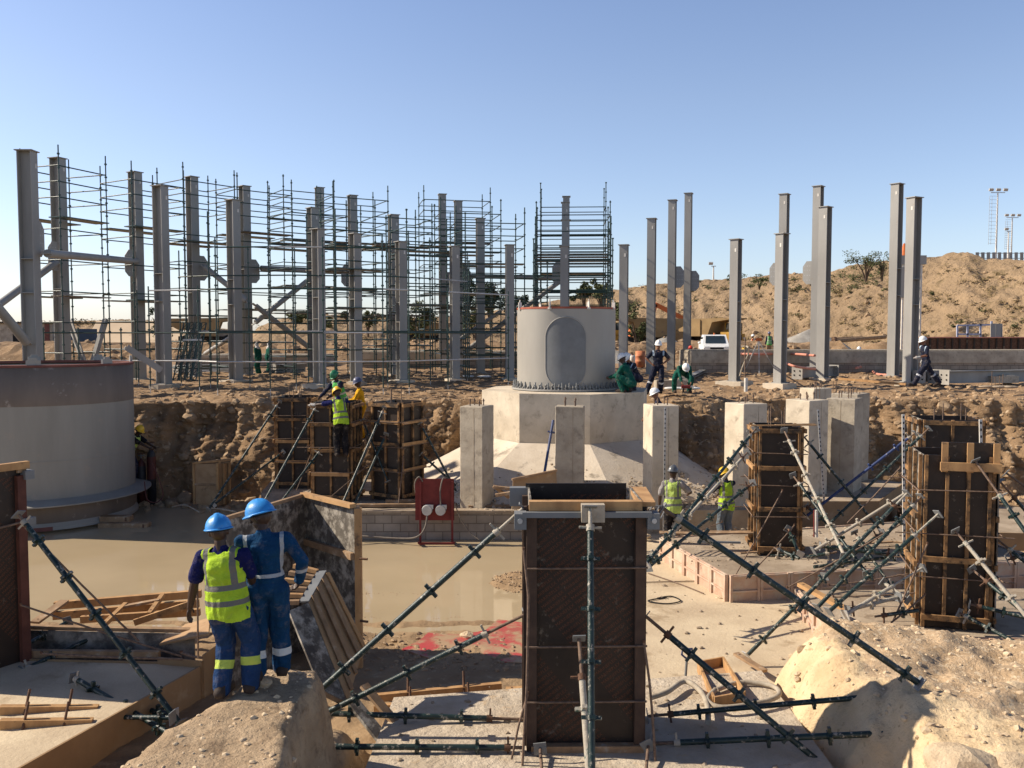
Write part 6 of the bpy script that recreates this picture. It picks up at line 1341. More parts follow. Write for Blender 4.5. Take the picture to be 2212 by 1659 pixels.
for a_, b__, c_, d_ in [((-4.95, 12.15), (-4.28, 12.0), -5.1, -4.50), ((-4.28, 12.0), (-4.15, 12.7), -5.1, -4.42)]: quad_board('plywood_sheet', [(*a_, c_), (*b__, c_), (*b__, d_), (*a_, d_)], .02, 'ply_side', e)
quad_board('lid_board', [at(345, 1395, 12.5), at(452, 1372, 12.2), at(455, 1338, 12.9), at(402, 1352, 13.0)], .03, 'ply_tan', e)
plank((-9.5, 12.42, -4.53), (-5.0, 12.32, -4.53), .08, .10, 'grey rail along the far edge of the left slab', 'timber_old')
# switchboard
e = empty('switchboard', at(940, 1170, 21.4), 'red steel switchboard on legs with two round grey sockets at the water edge', 'switchboard')
MB().bar(at(897, 1079, 21.45), at(981, 1079, 21.45), .03, 1.02).build('board', M['red_paint'], e)
for x in (908, 977): MB().bar(at(x, 1175, 21.4), at(x, 1040, 21.4), .05, .05, up=(0, 1, 0)).build('leg', M['red_paint'], e)
for x in (905, 980): MB().bar(at(x, 1172, 21.0), at(x, 1172, 21.8), .06, .05).build('foot', M['red_paint'], e)
MB().bar(at(905, 1174, 21.1), at(980, 1174, 21.1), .06, .05).build('cross_foot', M['red_paint'], e)
for x in (923, 952):
    p = at(x, 1101, 21.4); b = MB(); b.tube(p, p + Vector((0, -.13, 0)), .135, .12, n=18); b.box(p + Vector((.09, -.05, .08)), (.12, .08, .1)); so_ = b.build('socket', M['white_dusty'] if False else M['galv'], e)
b = MB(); 
def cable(pts, r, lab, mt='cable', n=8):
    P = [Vector(p) for p in pts]; out = []
    for i in range(len(P) - 1):
        p0 = P[max(i - 1, 0)]; p1 = P[i]; p2 = P[i + 1]; p3 = P[min(i + 2, len(P) - 1)]
        for k in range(8): t = k / 8; out.append(.5 * ((2 * p1) + (p2 - p0) * t + (2 * p0 - 5 * p1 + 4 * p2 - p3) * t * t + (3 * p1 - p0 - 3 * p2 + p3) * t ** 3))
    out.append(P[-1]); o = MB().path(out, r, n).build('hose' if 'hose' in lab else 'cable', M[mt]); tag(o, lab, 'hose' if 'hose' in lab else 'cable', 'cables and hoses'); return o
cable([at(923, 1112, 21.3), at(918, 1140, 21.2), at(900, 1160, 21.1), at(860, 1163, 21.3), at(770, 1157, 21.5)], .022, 'thick grey cable hanging from the left socket to the block wall')
cable([at(952, 1090, 21.3), at(951, 1060, 21.35), at(957, 1034, 21.4), at(968, 1036, 21.5), at(972, 1065, 21.5)], .018, 'cable looping over the top of the red switchboard, right one')
cable([at(900, 1075, 21.5), at(896, 1045, 21.45), at(905, 1030, 21.4), at(913, 1040, 21.4)], .018, 'cable looping over the top of the red switchboard, left one')
cable([at(983, 1090, 21.5), at(995, 1120, 21.5), at(1015, 1150, 21.5), at(1035, 1166, 21.4)], .014, 'thin cable drooping from the switchboard to the water')
cable([at(448, 1096, 23), at(510, 1105, 22.6), at(470, 1098, 23.5), at(560, 1118, 22)], .014, 'thin pale hose floating at the water edge near the cylinders', 'hose_grey')
cable([at(372, 1095, 24), at(400, 1091, 24.4), at(430, 1106, 23.4)], .018, 'loop of grey hose on the water beside the gas cylinders', 'hose_grey')
# crate-like panel
e = empty('box_form', g(457, 1092, -5.05), 'upright tan plywood box form between the cut and the water', 'box form'); Yc = 25.6
quad_board('front_sheet', [at(419, 1088, Yc), at(470, 1092, Yc), at(470, 1002, Yc), at(418, 1002, Yc)], .02, 'ply_tan', e); quad_board('side_sheet', [at(470, 1092, Yc), at(497, 1088, Yc + .5), at(497, 998, Yc + .5), at(470, 1002, Yc)], .02, 'ply_side', e)
for x, y_, Y_ in ((419, 1045, Yc), (470, 1045, Yc), (484, 1045, Yc + .2), (496, 1044, Yc + .4)): p = at(x, y_, Y_ - .03); MB().box(p, (.06, .05, 1.2)).build('stud', M['timber'], e)
MB().bar(at(419, 1046, Yc - .03), at(470, 1048, Yc - .03), .04, .07).build('rail', M['timber_old'], e); MB().bar(at(416, 1000, Yc), at(499, 993, Yc + .3), .16, .05).build('top_board', M['timber'], e)
# gas cylinders
for i, (x, yb, yt, mt, lab) in enumerate([(307, 1090, 990, 'gas_red', 'maroon gas cylinder at the hands of the bending worker'), (329, 1090, 966, 'gas_black', 'taller black gas cylinder with valve guard beside the maroon one')]):
    p = g(x, yb, -5.08); H = at(x, yt, p.y).z + 5.08; e = empty('gas_cylinder', p, lab, 'gas cylinder'); r = .125
    MB().lathe((0, 0, 0), [(.01, 0), (r, .02), (r, H * .84), (r * .85, H * .90), (r * .45, H * .95), (.035, H * .965), (.035, H), (.001, H)], 20).build('bottle', M[mt], e, False)
    MB().lathe((0, 0, 0), [(r + .003, H * .45), (r + .003, H * .84)], 20).build('shoulder_band', M['gas_black' if mt == 'gas_red' else 'gas_red'], e, False)
    b = MB(); b.tube((0, 0, H), (0, 0, H + .12), .02, n=8); b.tube((-.08, 0, H + .08), (.08, 0, H + .08), .018, n=8); b.build('valve', M['hatch'], e, False)
    b = MB(); b.path([(.1 * math.cos(t), .1 * math.sin(t), H + .14) for t in [k * .5 for k in range(13)]], .012, 6); b.build('guard_ring', M['rust'], e, False)
cable([at(329, 1000, 24.4), at(345, 1040, 24.3), at(352, 1070, 24.3), at(338, 1085, 24.2), at(318, 1078, 24.2), at(312, 1040, 24.2)], .014, 'dark red hose coiled on the gas cylinders', 'gas_red')
# red sheet lying in the shallow water
b = MB(); pts = [g(x, y, -5.035) for x, y in [(868, 1402), (905, 1385), (925, 1366), (1000, 1372), (1062, 1358), (1076, 1338), (1130, 1345), (1140, 1380), (1135, 1432), (1090, 1430), (1040, 1410), (985, 1400), (930, 1422)]]
n = len(pts); c = sum(pts, Vector()) / n; b.add([p + Vector((0, 0, .006 * (i % 2))) for i, p in enumerate(pts)] + [c + Vector((0, 0, .02))] + [p - Vector((0, 0, .03)) for p in pts], [(i, (i + 1) % n, n) for i in range(n)] + [(i, n + 1 + i, n + 1 + (i + 1) % n, (i + 1) % n) for i in range(n)]); o = b.build('plastic_sheet', M['red_plastic']); tag(o, 'wet red plastic sheet half sunk in the mud before the water', 'sheet')
# leaning board and timbers behind the central form
e = empty('ply_offcut', at(1150, 1070, 20), 'slanting tan plywood offcut behind the left corner of the central form', 'board'); quad_board('sheet', [at(1105, 1100, 20.2), at(1205, 1098, 20.4), at(1201, 1017, 20.6), at(1108, 1036, 20.3)], .03, 'ply_side', e); MB().bar(at(1106, 1036, 20.2), at(1203, 1016, 20.5), .06, .05).build('edge_batten', M['timber_old'], e)
for x0, y0, x1, y1, Y, lab in [(1068, 1052, 1120, 1058, 21.5, 'short brown timber right of the leftmost pier'), (1070, 1070, 1122, 1062, 21.2, 'lower brown timber right of the leftmost pier'), (1066, 1050, 1100, 1075, 21.6, 'slanting lath right of the leftmost pier')]: plank(at(x0, y0, Y), at(x1, y1, Y), .12, .07, lab, 'timber_old')
# right of the centre: tray, hoses, shovel
e = empty('mortar_tray', g(1555, 1490, -4.62), 'rectangular timber mortar tray lying beyond the low raking prop', 'tray'); q = [g(1508, 1450, -4.75), g(1562, 1440, -4.75), g(1608, 1518, -4.6), g(1542, 1530, -4.6)]
quad_board('bottom', [q[3], q[2], q[1], q[0]], .02, 'ply_tan', e)
for i in range(4): MB().bar(q[i] + Vector((0, 0, .07)), q[(i + 1) % 4] + Vector((0, 0, .07)), .03, .15).build('side_board', M['timber'], e)
cable([g(1548, 1490, -4.55), g(1600, 1474, -4.55), g(1668, 1482, -4.55), g(1682, 1502, -4.5), g(1640, 1518, -4.5), g(1560, 1528, -4.5), g(1528, 1512, -4.5), g(1545, 1490, -4.5)], .032, 'fat muddy hose coiled beside the mortar tray', 'hose_grey')
cable([g(1403, 1508, -4.5), g(1440, 1495, -4.5), g(1478, 1472, -4.5), g(1510, 1490, -4.5), g(1527, 1520, -4.5), g(1530, 1562, -4.5)], .035, 'fat muddy hose bending toward us on the near slab', 'hose_grey')
cable([g(1420, 1292, -4.98), g(1450, 1288, -4.98), g(1470, 1298, -4.98), g(1440, 1304, -4.98), g(1400, 1298, -4.98), g(1440, 1290, -4.98)], .012, 'small coil of black wire on the screed behind the central form', 'black')
cable([g(1400, 1238, -4.98), g(1470, 1262, -4.98), g(1520, 1282, -4.98)], .012, 'thin rod lying across the screed', 'rebar')
cable([g(1380, 1258, -4.98), g(1500, 1255, -4.98)], .010, 'second thin rod on the screed behind the central form', 'rebar')
e = empty('shovel', g(1480, 1440, -4.9), 'shovel with D-shaped blue handle standing behind the dark raking prop', 'shovel'); p = at(1481, 1460, 11.8); t = at(1484, 1408, 11.8)
MB().tube(p, t - Vector((0, 0, .08)), .018, n=8).build('shaft', M['hatch'], e); MB().path([t + Vector((-.0, 0, -.10)), t + Vector((-.07, 0, -.04)), t + Vector((-.06, 0, .04)), t + Vector((.07, 0, .04)), t + Vector((.07, 0, -.04)), t + Vector((0, 0, -.10))], .016, 6).build('handle', M['blue_tube'], e)
e = empty('floor_grating', at(1395, 1105, 18), 'small black steel grating leaning behind the right corner of the central form', 'grating')
for k in range(4): MB().bar(at(1392 + k * 16, 1094, 18.5), at(1380 + k * 16, 1118, 18.0), .02, .02).build('bar', M['hatch'], e)
MB().bar(at(1385, 1094, 18.5), at(1448, 1093, 18.5), .03, .03).build('edge_bar', M['hatch'], e); MB().bar(at(1375, 1118, 18.0), at(1430, 1119, 18.0), .03, .03).build('edge_bar', M['hatch'], e)
e = empty('red_post', at(1765, 1160, 17.5), 'short red and white post on the pink footing', 'post'); MB().tube(at(1763, 1160, 17.5), at(1763, 1102, 17.5), .04, n=8).build('white_pipe', M['white_dusty'], e); MB().tube(at(1759, 1160, 17.5), at(1759, 1102, 17.5), .02, n=8).build('red_pipe', M['red_paint'], e)
# short tubes and rods scattered among the props on the right
for i, (x, y, a, L, lab) in enumerate([(1750, 1200, .3, .6, 'lath lying under the cement-splashed front prop of the pink-footing form'), (1790, 1180, -.2, .7, 'short tube lying below the black prop of the pink-footing form'),
 (1850, 1175, .1, .8, 'lath lying where the raking props cross on the pink footing'), (1885, 1195, .5, .5, 'short tube nearest the lying green tube on the pink footing'), (1915, 1170, -.4, .6, 'lath at the right end of the clutter on the pink footing'),
 (1665, 1200, .0, .7, 'short tube before the front foot of the pink-footing form'), (1600, 1195, .2, .5, 'lath left of the pink-footing form near its front edge')]):
    p = g(x, y, FT1 + .04); e = empty('loose_tube' if i % 2 else 'loose_lath', p, lab, 'tube' if i % 2 else 'lath', 'odds and ends on the pink footing'); d = Vector((math.cos(a), math.sin(a), .03)) * L
    if i % 2: MB().tube(p, p + d, .022, n=8).build('tube', M['green_tube'], e); MB().tube(p + d * .4, p + d * .46, .035, n=8).build('collar', M['splat_tube'], e)
    else: MB().bar(p, p + d, .06, .03).build('lath', M['timber_old'], e); MB().box(p + d * .2 + Vector((0, 0, .02)), (.02, .02, .01)).build('nail', M['rust'], e)
# ================================================================= ON THE TERRACE
e = empty('survey_tripod', g(1640, 808, GZ), 'surveying level with orange head on a pale tripod among the right columns', 'tripod'); hd = at(1639, 736, e.location.y)
for x, y in ((1606, 808), (1640, 812), (1678, 806)): p = at(x, y, e.location.y + (.7 if x != 1640 else -.6)); p.z = GZ; m_ = hd.lerp(p, .5); lg = MB().bar(hd, m_, .05, .03, up=(0, 1, 0)).build('leg', M['white_dusty'], e); MB().tube(m_, p, .013, n=6).build('leg_tip', M['galv'], lg)
MB().box(hd + Vector((0, 0, .06)), (.26, .16, .14)).build('level', M['orange'], e); MB().tube(hd + Vector((-.2, 0, .08)), hd + Vector((.2, 0, .08)), .04, n=10).build('telescope', M['hatch'], e)
e = empty('oil_drum', g(1383, 793, GZ), 'faded orange barrel standing behind the man with hands on hips', 'barrel'); hh = at(1383, 758, e.location.y).z - GZ; b = MB().lathe((0, 0, 0), [(.01, 0), (.28, 0), (.28, hh / 3), (.295, hh / 3 + .02), (.28, hh / 3 + .04), (.28, hh * .66), (.295, hh * .66 + .02), (.28, hh * .66 + .04), (.28, hh), (.25, hh - .02), (.01, hh - .02)], 20); b.build('barrel_body', M['orange_faded'], e, False); MB().tube((.1, 0, hh - .02), (.1, 0, hh + .02), .04, n=8).build('bung', M['rust'], e, False)
e = empty('plastic_drum', g(1366, 790, GZ), 'small pale plastic drum left of the orange barrel', 'barrel'); MB().lathe((0, 0, 0), [(.01, 0), (.16, 0), (.17, .5), (.14, .6), (.06, .62), (.01, .62)], 16).build('container', M['white_dusty'], e, False); MB().lathe((0, 0, 0), [(.065, .60), (.065, .67), (.01, .67)], 12).build('lid', M['red_paint'], e, False)
def beam(x0, y0, x1, y1, z, h, lab, plates=1, Y=None):
    a = g(x0, y0, z); c = g(x1, y1, z); e = empty('steel_beam', a, lab, 'steel beam', 'steel beams on the ground'); d = (c - a).normalized(); s_ = d.cross(Vector((0, 0, 1)))
    b = MB(); b.bar(a + Vector((0, 0, .015)), c + Vector((0, 0, .015)), .30, .02); b.bar(a + Vector((0, 0, h)), c + Vector((0, 0, h)), .30, .02); b.bar(a + Vector((0, 0, h / 2 + .01)), c + Vector((0, 0, h / 2 + .01)), .02, h - .02); b.build('section', M['steel'], e)
    for p, q in ((a, -1), (c, 1))[:plates + 1]:
        b = MB().bar(p + d * q * .01 + s_ * .25 + Vector((0, 0, h / 2)), p + d * q * .01 - s_ * .25 + Vector((0, 0, h / 2)), .02, h + .1)
        for u in (-.13, .13):
            for w in (.3, .7): b.box(p + d * q * .025 + s_ * u + Vector((0, 0, h * w)), (.05, .05, .05), m=1)
        b.build('end_plate', [M['drum_light'], M['black']], e)
beam(1722, 817, 1800, 812, GZ, .45, 'short steel beam with holed end plate beside the wide-capped column')
beam(2040, 828, 2330, 822, GZ, .46, 'long steel beam lying at the right picture edge')
beam(1985, 826, 2016, 823, GZ, .42, 'stubby beam end left of the long beam, behind the walking man')
beam(2018, 826, 2038, 824, GZ, .42, 'second stubby beam end touching the long beam')
beam(1480, 822, 1535, 796, GZ, .12, 'pale steel section lying right of the bent green worker', 0)
beam(380, 806, 545, 800, GZ, .35, 'steel beam lying behind the leaning frames', 0)
beam(590, 806, 660, 803, GZ, .40, 'grey beam lying behind the short front column', 0)
for i, (x, y, lab) in enumerate([(445, 806, 'bundle of pale flat bars lying right of the leaning frames'), (1085, 815, 'heap of dark fittings at the foot of the column left of the drum'), (600, 812, 'scatter of green couplers among the scaffold feet')]):
    p = g(x, y, GZ); e = empty('fittings_heap', p, lab, 'fittings')
    for k in range(9): q = p + Vector((rnd.uniform(-.9, .9), rnd.uniform(-.5, .5), .05 + .03 * k)); a = rnd.uniform(-.3, .3); MB().bar(q, q + Vector((math.cos(a), math.sin(a), .02)) * (1.6 if i == 0 else .5), .07, .05).build('bar', M['galv' if i == 0 else 'green_tube'], e)
cable([g(1850, 795, -1.6), g(1868, 791, -1.6), g(1880, 797, GZ + .1), g(1895, 808, GZ), g(1935, 811, GZ), g(1990, 815, GZ), g(2060, 816, GZ)], .06, 'pink hose curling over the ground behind the bright column', 'hose_pink')
cable([g(1560, 762, -.95), g(1620, 765, -.95), g(1700, 764, -.95), g(1760, 768, -.95)], .06, 'pink hose lying along the top of the long wall', 'hose_pink')
cable([g(1700, 785, -1.2), g(1720, 792, -1.3), g(1765, 798, -1.5)], .05, 'short pink hose below the wall right of the tripod', 'hose_pink')
cable([g(1595, 750, -.95), at(1612, 748, 35), at(1617, 762, 35), at(1605, 790, 35), at(1598, 812, 35)], .03, 'pale hose hanging beside the sunlit short column', 'hose_grey')
e = empty('marker_post', g(1611, 846, GZ), 'short pale pipe with a rod standing in the earth below the tripod', 'post'); p = e.location; MB().tube(p, p + Vector((0, 0, .45)), .06, n=8).build('pipe', M['white_dusty'], e); MB().tube(p + Vector((-.03, 0, .4)), p + Vector((-.05, 0, 1.75)), .02, n=6).build('rod', M['rebar'], e)
for i, (x, y, lab) in enumerate([(1480, 842, 'white plastic bag trodden flat beside the bent green worker'), (1448, 836, 'pale concrete block in front of the bent green worker'), (2150, 838, 'grey rubble patch with thin bars at the right'), (2165, 826, 'pale concrete chunk at the right edge of the terrace'), (1025, 815, 'white paint tin at the foot of the column left of the drum')]):
    p = g(x, y, GZ); e = empty('concrete_block' if 'block' in lab or 'chunk' in lab else 'litter', p, lab, 'block' if i in (1, 3) else 'litter')
    if i in (1, 3): MB().box(p + Vector((0, 0, .12)), (1.1, .4, .26), rz=.1).build('block', M['concrete'], e); MB().box(p + Vector((.2, 0, .27)), (.4, .3, .04), rz=.3).build('chip', M['concrete_pale'], e)
    else:
        for k in range(5): MB().ball(p + Vector((rnd.uniform(-.5, .5), rnd.uniform(-.2, .2), .04)), (.28, .18, .05), 9, 6).build('fold' if i != 2 else 'lump', M['white' if i != 2 else 'concrete_dusty'], e)
starter(g(2155, 835, GZ), 'thin bars sticking out of the rubble patch at the right', h=.5); starter(g(1905 - 60, 868, -2.0) , 'bundle of bars above the rear pier of the right cluster', h=.4)
for i, (x, y, lab) in enumerate([(1786, 845, 'bars standing on the far pale pier of the right cluster'), (1826, 858, 'bars standing on the seamed pier')]): starter(at(x, y, 27), lab, h=.3, s=.5)
# long low concrete walls beyond the columns
def lowwall(x0, x1, Y, z1, lab, tint='concrete', plinth_=True, rz=0):
    a = px(x0, Y); c = px(x1, Y); e = empty('retaining_wall', ((a + c) / 2, Y, -1.95), lab, 'wall', 'low concrete walls'); MB().box(((a + c) / 2, Y + 1.5, (z1 - 1.4) / 2 - .0), (c - a, 3.0, z1 + 1.4)).build('beam', M[tint], e)
    if plinth_: MB().box(((a + c) / 2, Y + 1.6, -1.75), (c - a, 3.2 - .1, .7)).build('plinth_course', M['blockwork'], e)
    MB().box(((a + c) / 2, Y + 1.6, z1 + .02), (c - a - .1, 2.7, .05)).build('rubble_topping', M['gravel'], e)
lowwall(1492, 2450, 43.6, -.82, 'long low concrete wall running across the site on the right')
lowwall(760, 1180, 50, -1.0, 'low concrete wall beyond the scaffold left of the drum')
lowwall(380, 700, 53, -1.25, 'low grey concrete wall behind the white-hooded pair')
# ================================================================= FAR THINGS
def gp_(vx, Y, z=-2.0): return Vector((px(vx, Y), Y, z))
def wheel(parent, p, r, w, ax):
    o = MB().tube(Vector(p) - Vector(ax) * w / 2, Vector(p) + Vector(ax) * w / 2, r, n=20).build('wheel', M['black'], parent, False)
    MB().tube(Vector(p) - Vector(ax) * (w / 2 + .03), Vector(p) + Vector(ax) * (w / 2 + .03), r * .45, n=14).build('rim', M['machine_dusty'], o, False)
def haul_truck(loc, rz, lab, number=False, s=1.0):
    """rigid dump truck, front is +X"""
    e = empty('dump_truck', loc, lab, 'dump truck', 'haul trucks', rz); e.scale = (s, s, s)
    for x, w in ((2.6, .7), (-1.9, 1.3)):
        for y in (-1.6, 1.6): wheel(e, (x, y, .95), .95, w, (0, 1, 0))
    MB().box((.3, 0, 1.35), (6.6, 1.7, .7)).build('chassis', M['machine_dark'], e, False)
    b = MB(); sec = [(-4.2, 3.3), (-1.2, 1.75), (1.0, 1.75), (1.6, 3.4), (4.3, 3.75), (4.3, 3.9), (1.3, 3.7)]
    vs = []; out = [(-4.5, 3.35), (-1.6, 1.7), (1.15, 1.7), (1.75, 3.35), (4.3, 3.7), (4.3, 3.85), (-4.5, 3.7)]
    for y in (-1.9, 1.9): vs += [(x, y, z) for x, z in out]
    n = len(out); b.add(vs, [tuple(range(n)), tuple(range(n, 2 * n))[::-1]] + [(i, (i + 1) % n, n + (i + 1) % n, n + i) for i in range(n)][:-1])
    for x in (-3, -1.4, .2): b.bar((x, -1.96, 1.9 + max(0, -x - 1.6) * .5), (x, -1.96, 3.65), .14, .14)
    b.build('dump_body', M['machine_dusty'], e, False)
    MB().box((3.1, .85, 2.55), (1.5, 1.5, 1.5)).build('cab', M['yellow_machine'], e, False)
    MB().box((3.87, .85, 2.8), (.04, 1.25, .85)).build('windscreen', M['glass'], e, False); MB().box((3.1, .09, 2.85), (1.1, .04, .75)).build('side_window', M['glass'], e, False); MB().box((3.1, 1.61, 2.85), (1.1, .04, .75)).build('side_window', M['glass'], e, False)
    b = MB(); b.box((3.55, 0, 1.55), (1.3, 3.2, .9)); b.box((3.4, -.8, 2.05), (1.4, 1.5, .3)); b.build('bonnet', M['yellow_machine'], e, False)
    MB().box((4.22, 0, 1.5), (.04, 1.5, .75)).build('radiator_grille', M['machine_dark'], e, False)
    for y in (-1.3, 1.3): MB().tube((4.2, y, 1.45), (4.26, y, 1.45), .14, n=10).build('headlight', M['white'], e, False)
    MB().box((4.1, 0, .95), (.3, 3.3, .25)).build('bumper', M['machine_dark'], e, False)
    if number:
        MB().box((-.2, -1.975, 3.1), (2.4, .03, .75)).build('number_plate', M['machine_dark'], e, False); cu = bpy.data.curves.new('t', 'FONT'); cu.body = '770D'; cu.size = .8; ob = bpy.data.objects.new('t', cu); col.objects.link(ob); me = bpy.data.meshes.new_from_object(ob.evaluated_get(bpy.context.evaluated_depsgraph_get())); bpy.data.objects.remove(ob)
        me.materials.append(M['white_dusty']); o = bpy.data.objects.new('lettering', me); col.objects.link(o); o.parent = e; o.rotation_euler = (R(90), 0, 0); o.location = (-1.1, -2.0, 2.82)
    return e
haul_truck(gp_(1395, 98), R(182), 'dusty dump truck with number on its side, partly behind the columns right of the drum', True)
haul_truck(gp_(1525, 112), R(-42), 'yellow dump truck with raised tail facing us behind the white pickup', False, 1.05)
haul_truck(gp_(448, 108), R(15), 'dump truck with big tan body beyond the leaning frames', False, 1.05)
haul_truck(gp_(930, 115, -1.5), R(178), 'dark blue and tan truck far behind the scaffold left of the drum', False, .8)
def pickup(loc, rz):
    e = empty('pickup', loc, 'white pickup seen from the front behind the long wall', 'pickup', None, rz)
    bm = MB(); prof = [(-2.5, .55), (2.45, .55), (2.5, .85), (2.3, 1.02), (1.3, 1.12), (.65, 1.68), (.3, 1.74), (-.9, 1.74), (-1.15, 1.1), (-2.5, 1.1)]
    n = len(prof); vs = [(x, -.88 + (.12 if z > 1.3 else 0), z) for x, z in prof] + [(x, .88 - (.12 if z > 1.3 else 0), z) for x, z in prof]; bm.add(vs, [tuple(range(n)), tuple(range(n, 2 * n))[::-1]] + [(i, n + i, n + (i + 1) % n, (i + 1) % n) for i in range(n)]); bm.build('body', M['white'], e, False)
    b = MB(); b.add([(1.27, -.68, 1.16), (1.27, .68, 1.16), (.70, .62, 1.66), (.70, -.62, 1.66), (1.30, -.68, 1.16), (1.30, .68, 1.16), (.73, .62, 1.66), (.73, -.62, 1.66)], [(0, 1, 2, 3), (7, 6, 5, 4), (0, 4, 5, 1), (1, 5, 6, 2), (2, 6, 7, 3), (3, 7, 4, 0)]); b.build('windscreen', M['glass'], e, False)
    for y in (-.79, .79): MB().box((-.1, y * 1.02, 1.38), (1.5, .03, .38)).build('side_window', M['glass'], e, False); MB().ball((.95, y * 1.32, 1.18), (.08, .13, .10), 8, 6).build('wing_mirror', M['white'], e, False); MB().box((2.42, y * .82, .85), (.12, .34, .16)).build('headlight', M['galv'], e, False)
    MB().box((2.48, 0, .82), (.05, .9, .16)).build('grille', M['black'], e, False); MB().box((2.5, 0, .60), (.14, 1.7, .16)).build('bumper', M['white_dusty'], e, False); MB().tube((.2, 0, 1.74), (.2, 0, 1.86), .06, n=8).build('beacon', M['orange'], e, False)
    for x in (1.6, -1.5):
        for y in (-.8, .8): wheel(e, (x, y, .38), .38, .24, (0, 1, 0))
pickup(gp_(1541, 62, -1.75), R(-98))
e = empty('excavator', gp_(1385, 106), 'orange excavator arm and cab behind the numbered dump truck', 'excavator')
p = e.location; MB().bar(p + Vector((.6, 0, 1)), p + Vector((1.6, 0, 5.6)), .4, .5).build('boom', M['orange'], e); MB().bar(p + Vector((1.6, 0, 5.6)), p + Vector((5.2, 0, 3.8)), .4, .5).build('stick', M['orange'], e); MB().box(p + Vector((0, 0, 1.9)), (3.0, 2.6, 1.6)).build('house', M['orange'], e)
for y in (-1.1, 1.1): MB().box(p + Vector((0, y, .5)), (4, .6, .9)).build('track', M['machine_dark'], e)
e = empty('grader', gp_(1462, 104), 'small tan loader seen from behind between the two middle columns', 'loader'); p = e.location
MB().box(p + Vector((0, 0, 1.6)), (2.4, 3, 1.5)).build('body', M['machine_dusty'], e); MB().box(p + Vector((-.6, 0, 3.0)), (1.2, 1.6, 1.5)).build('cab', M['machine_dusty'], e); MB().box(p + Vector((-.6, -.82, 3.0)), (.8, .04, 1.1)).build('cab_window', M['glass'], e)
for x in (-1, 1): wheel(e, (x, -1.3, .8), .8, .6, (0, 1, 0))
e = empty('hut', gp_(20, 95), 'low grey hut with dark doorway at the far left', 'hut'); p = e.location; MB().box(p + Vector((0, 1.6, 1.6)), (9.5, 3, 3.2)).build('wall', M['beige_wall'] if False else M['concrete'], e); MB().box(p + Vector((0, 1.5, 3.28)), (10, 3.6, .14)).build('roof', M['machine_dark'], e); MB().box(p + Vector((1.0, .08, 1.2)), (1, .04, 2.2)).build('doorway', M['black'], e); MB().box(p + Vector((4.2, .06, 1.6)), (.5, .06, 3.1)).build('door_post', M['red_oxide'], e)
e = empty('container', gp_(152, 92), 'dark blue container behind the leftmost columns', 'container'); p = e.location; MB().box(p + Vector((0, 1.5, 1.3)), (2.6, 4, 2.6)).build('box_body', M['blue_dark'], e); MB().box(p + Vector((0, -.53, 1.3)), (.06, .05, 2.3)).build('door_seam', M['black'], e)
e = empty('spoil_embankment', gp_(288, 125), 'smooth tan graded embankment face beyond the left columns', 'embankment'); q = [gp_(188, 120, -2.0), gp_(415, 120, -2.0), gp_(400, 128, at(400, 707, 128).z), gp_(215, 128, at(215, 707, 128).z)]
quad_board('graded_face', q, 1.0, 'beige_wall', e); MB().bar(q[3], q[2], .8, .4).build('crest_berm', M['hill'], e)
# gravel heaps and pipes
def heap(vx, Y, w, h, mt, lab, z=-2.0, seed=1):
    p = gp_(vx, Y, z); b = MB(); n = 40; rings = 14; vs = []
    for j in range(rings + 1):
        t = j / rings
        for i in range(n): a = 2 * math.pi * i / n; rr = w * t * (1 + .12 * mnoise.noise(Vector((math.cos(a) * 1.5, math.sin(a) * 1.5, seed)))); vs.append((rr * math.cos(a), rr * math.sin(a) * .7, h * (1 - t ** 1.15) + .10 * h * mnoise.noise(Vector((rr * math.cos(a), rr * math.sin(a), seed)) * .9) * (t < 1)))
    b.add(vs, [(j * n + i, (j + 1) * n + i, (j + 1) * n + (i + 1) % n, j * n + (i + 1) % n) for j in range(rings) for i in range(n)], 0, True); o = b.build('heap', M[mt]); o.location = p; tag(o, lab, 'heap', 'heaps')
M['gravel_grey'] = mat('grey_gravel', (.34, .32, .285), (.24, .225, .20), .95, 1.5, .6, 8, bdist=.1)
heap(1752, 85, 5.0, 2.55, 'gravel_grey', 'grey gravel heap behind the pair of columns right of the tripod')
heap(2060, 80, 6, 2.3, 'earth', 'brown earth heap behind the blue-railed panel on the right', seed=3); heap(1905, 78, 4.5, 1.4, 'earth', 'low earth heap left of the tall right pair of columns', seed=4)
heap(1330, 60, 3, .9, 'gravel_grey', 'small grey heap beside the pale drum', seed=5); heap(1440, 70, 3.0, 1.9, 'gravel_grey', 'pale rock heap between the dump trucks', seed=6)
for a, c, lab in [((1800, 737, 70), (1912, 728, 74), 'long pipe lying on the gravel, upper one'), ((1800, 733, 72), (1862, 730, 74), 'shorter pipe lying on the gravel')]:
    e = empty('steel_pipe', v(*a), lab, 'pipe'); MB().tube(v(*a), v(*c), .16, n=10).build('pipe', M['timber_old'], e); MB().tube(v(*a), v(*a) + (v(*c) - v(*a)).normalized() * .3, .2, n=10).build('flange', M['rust'], e)
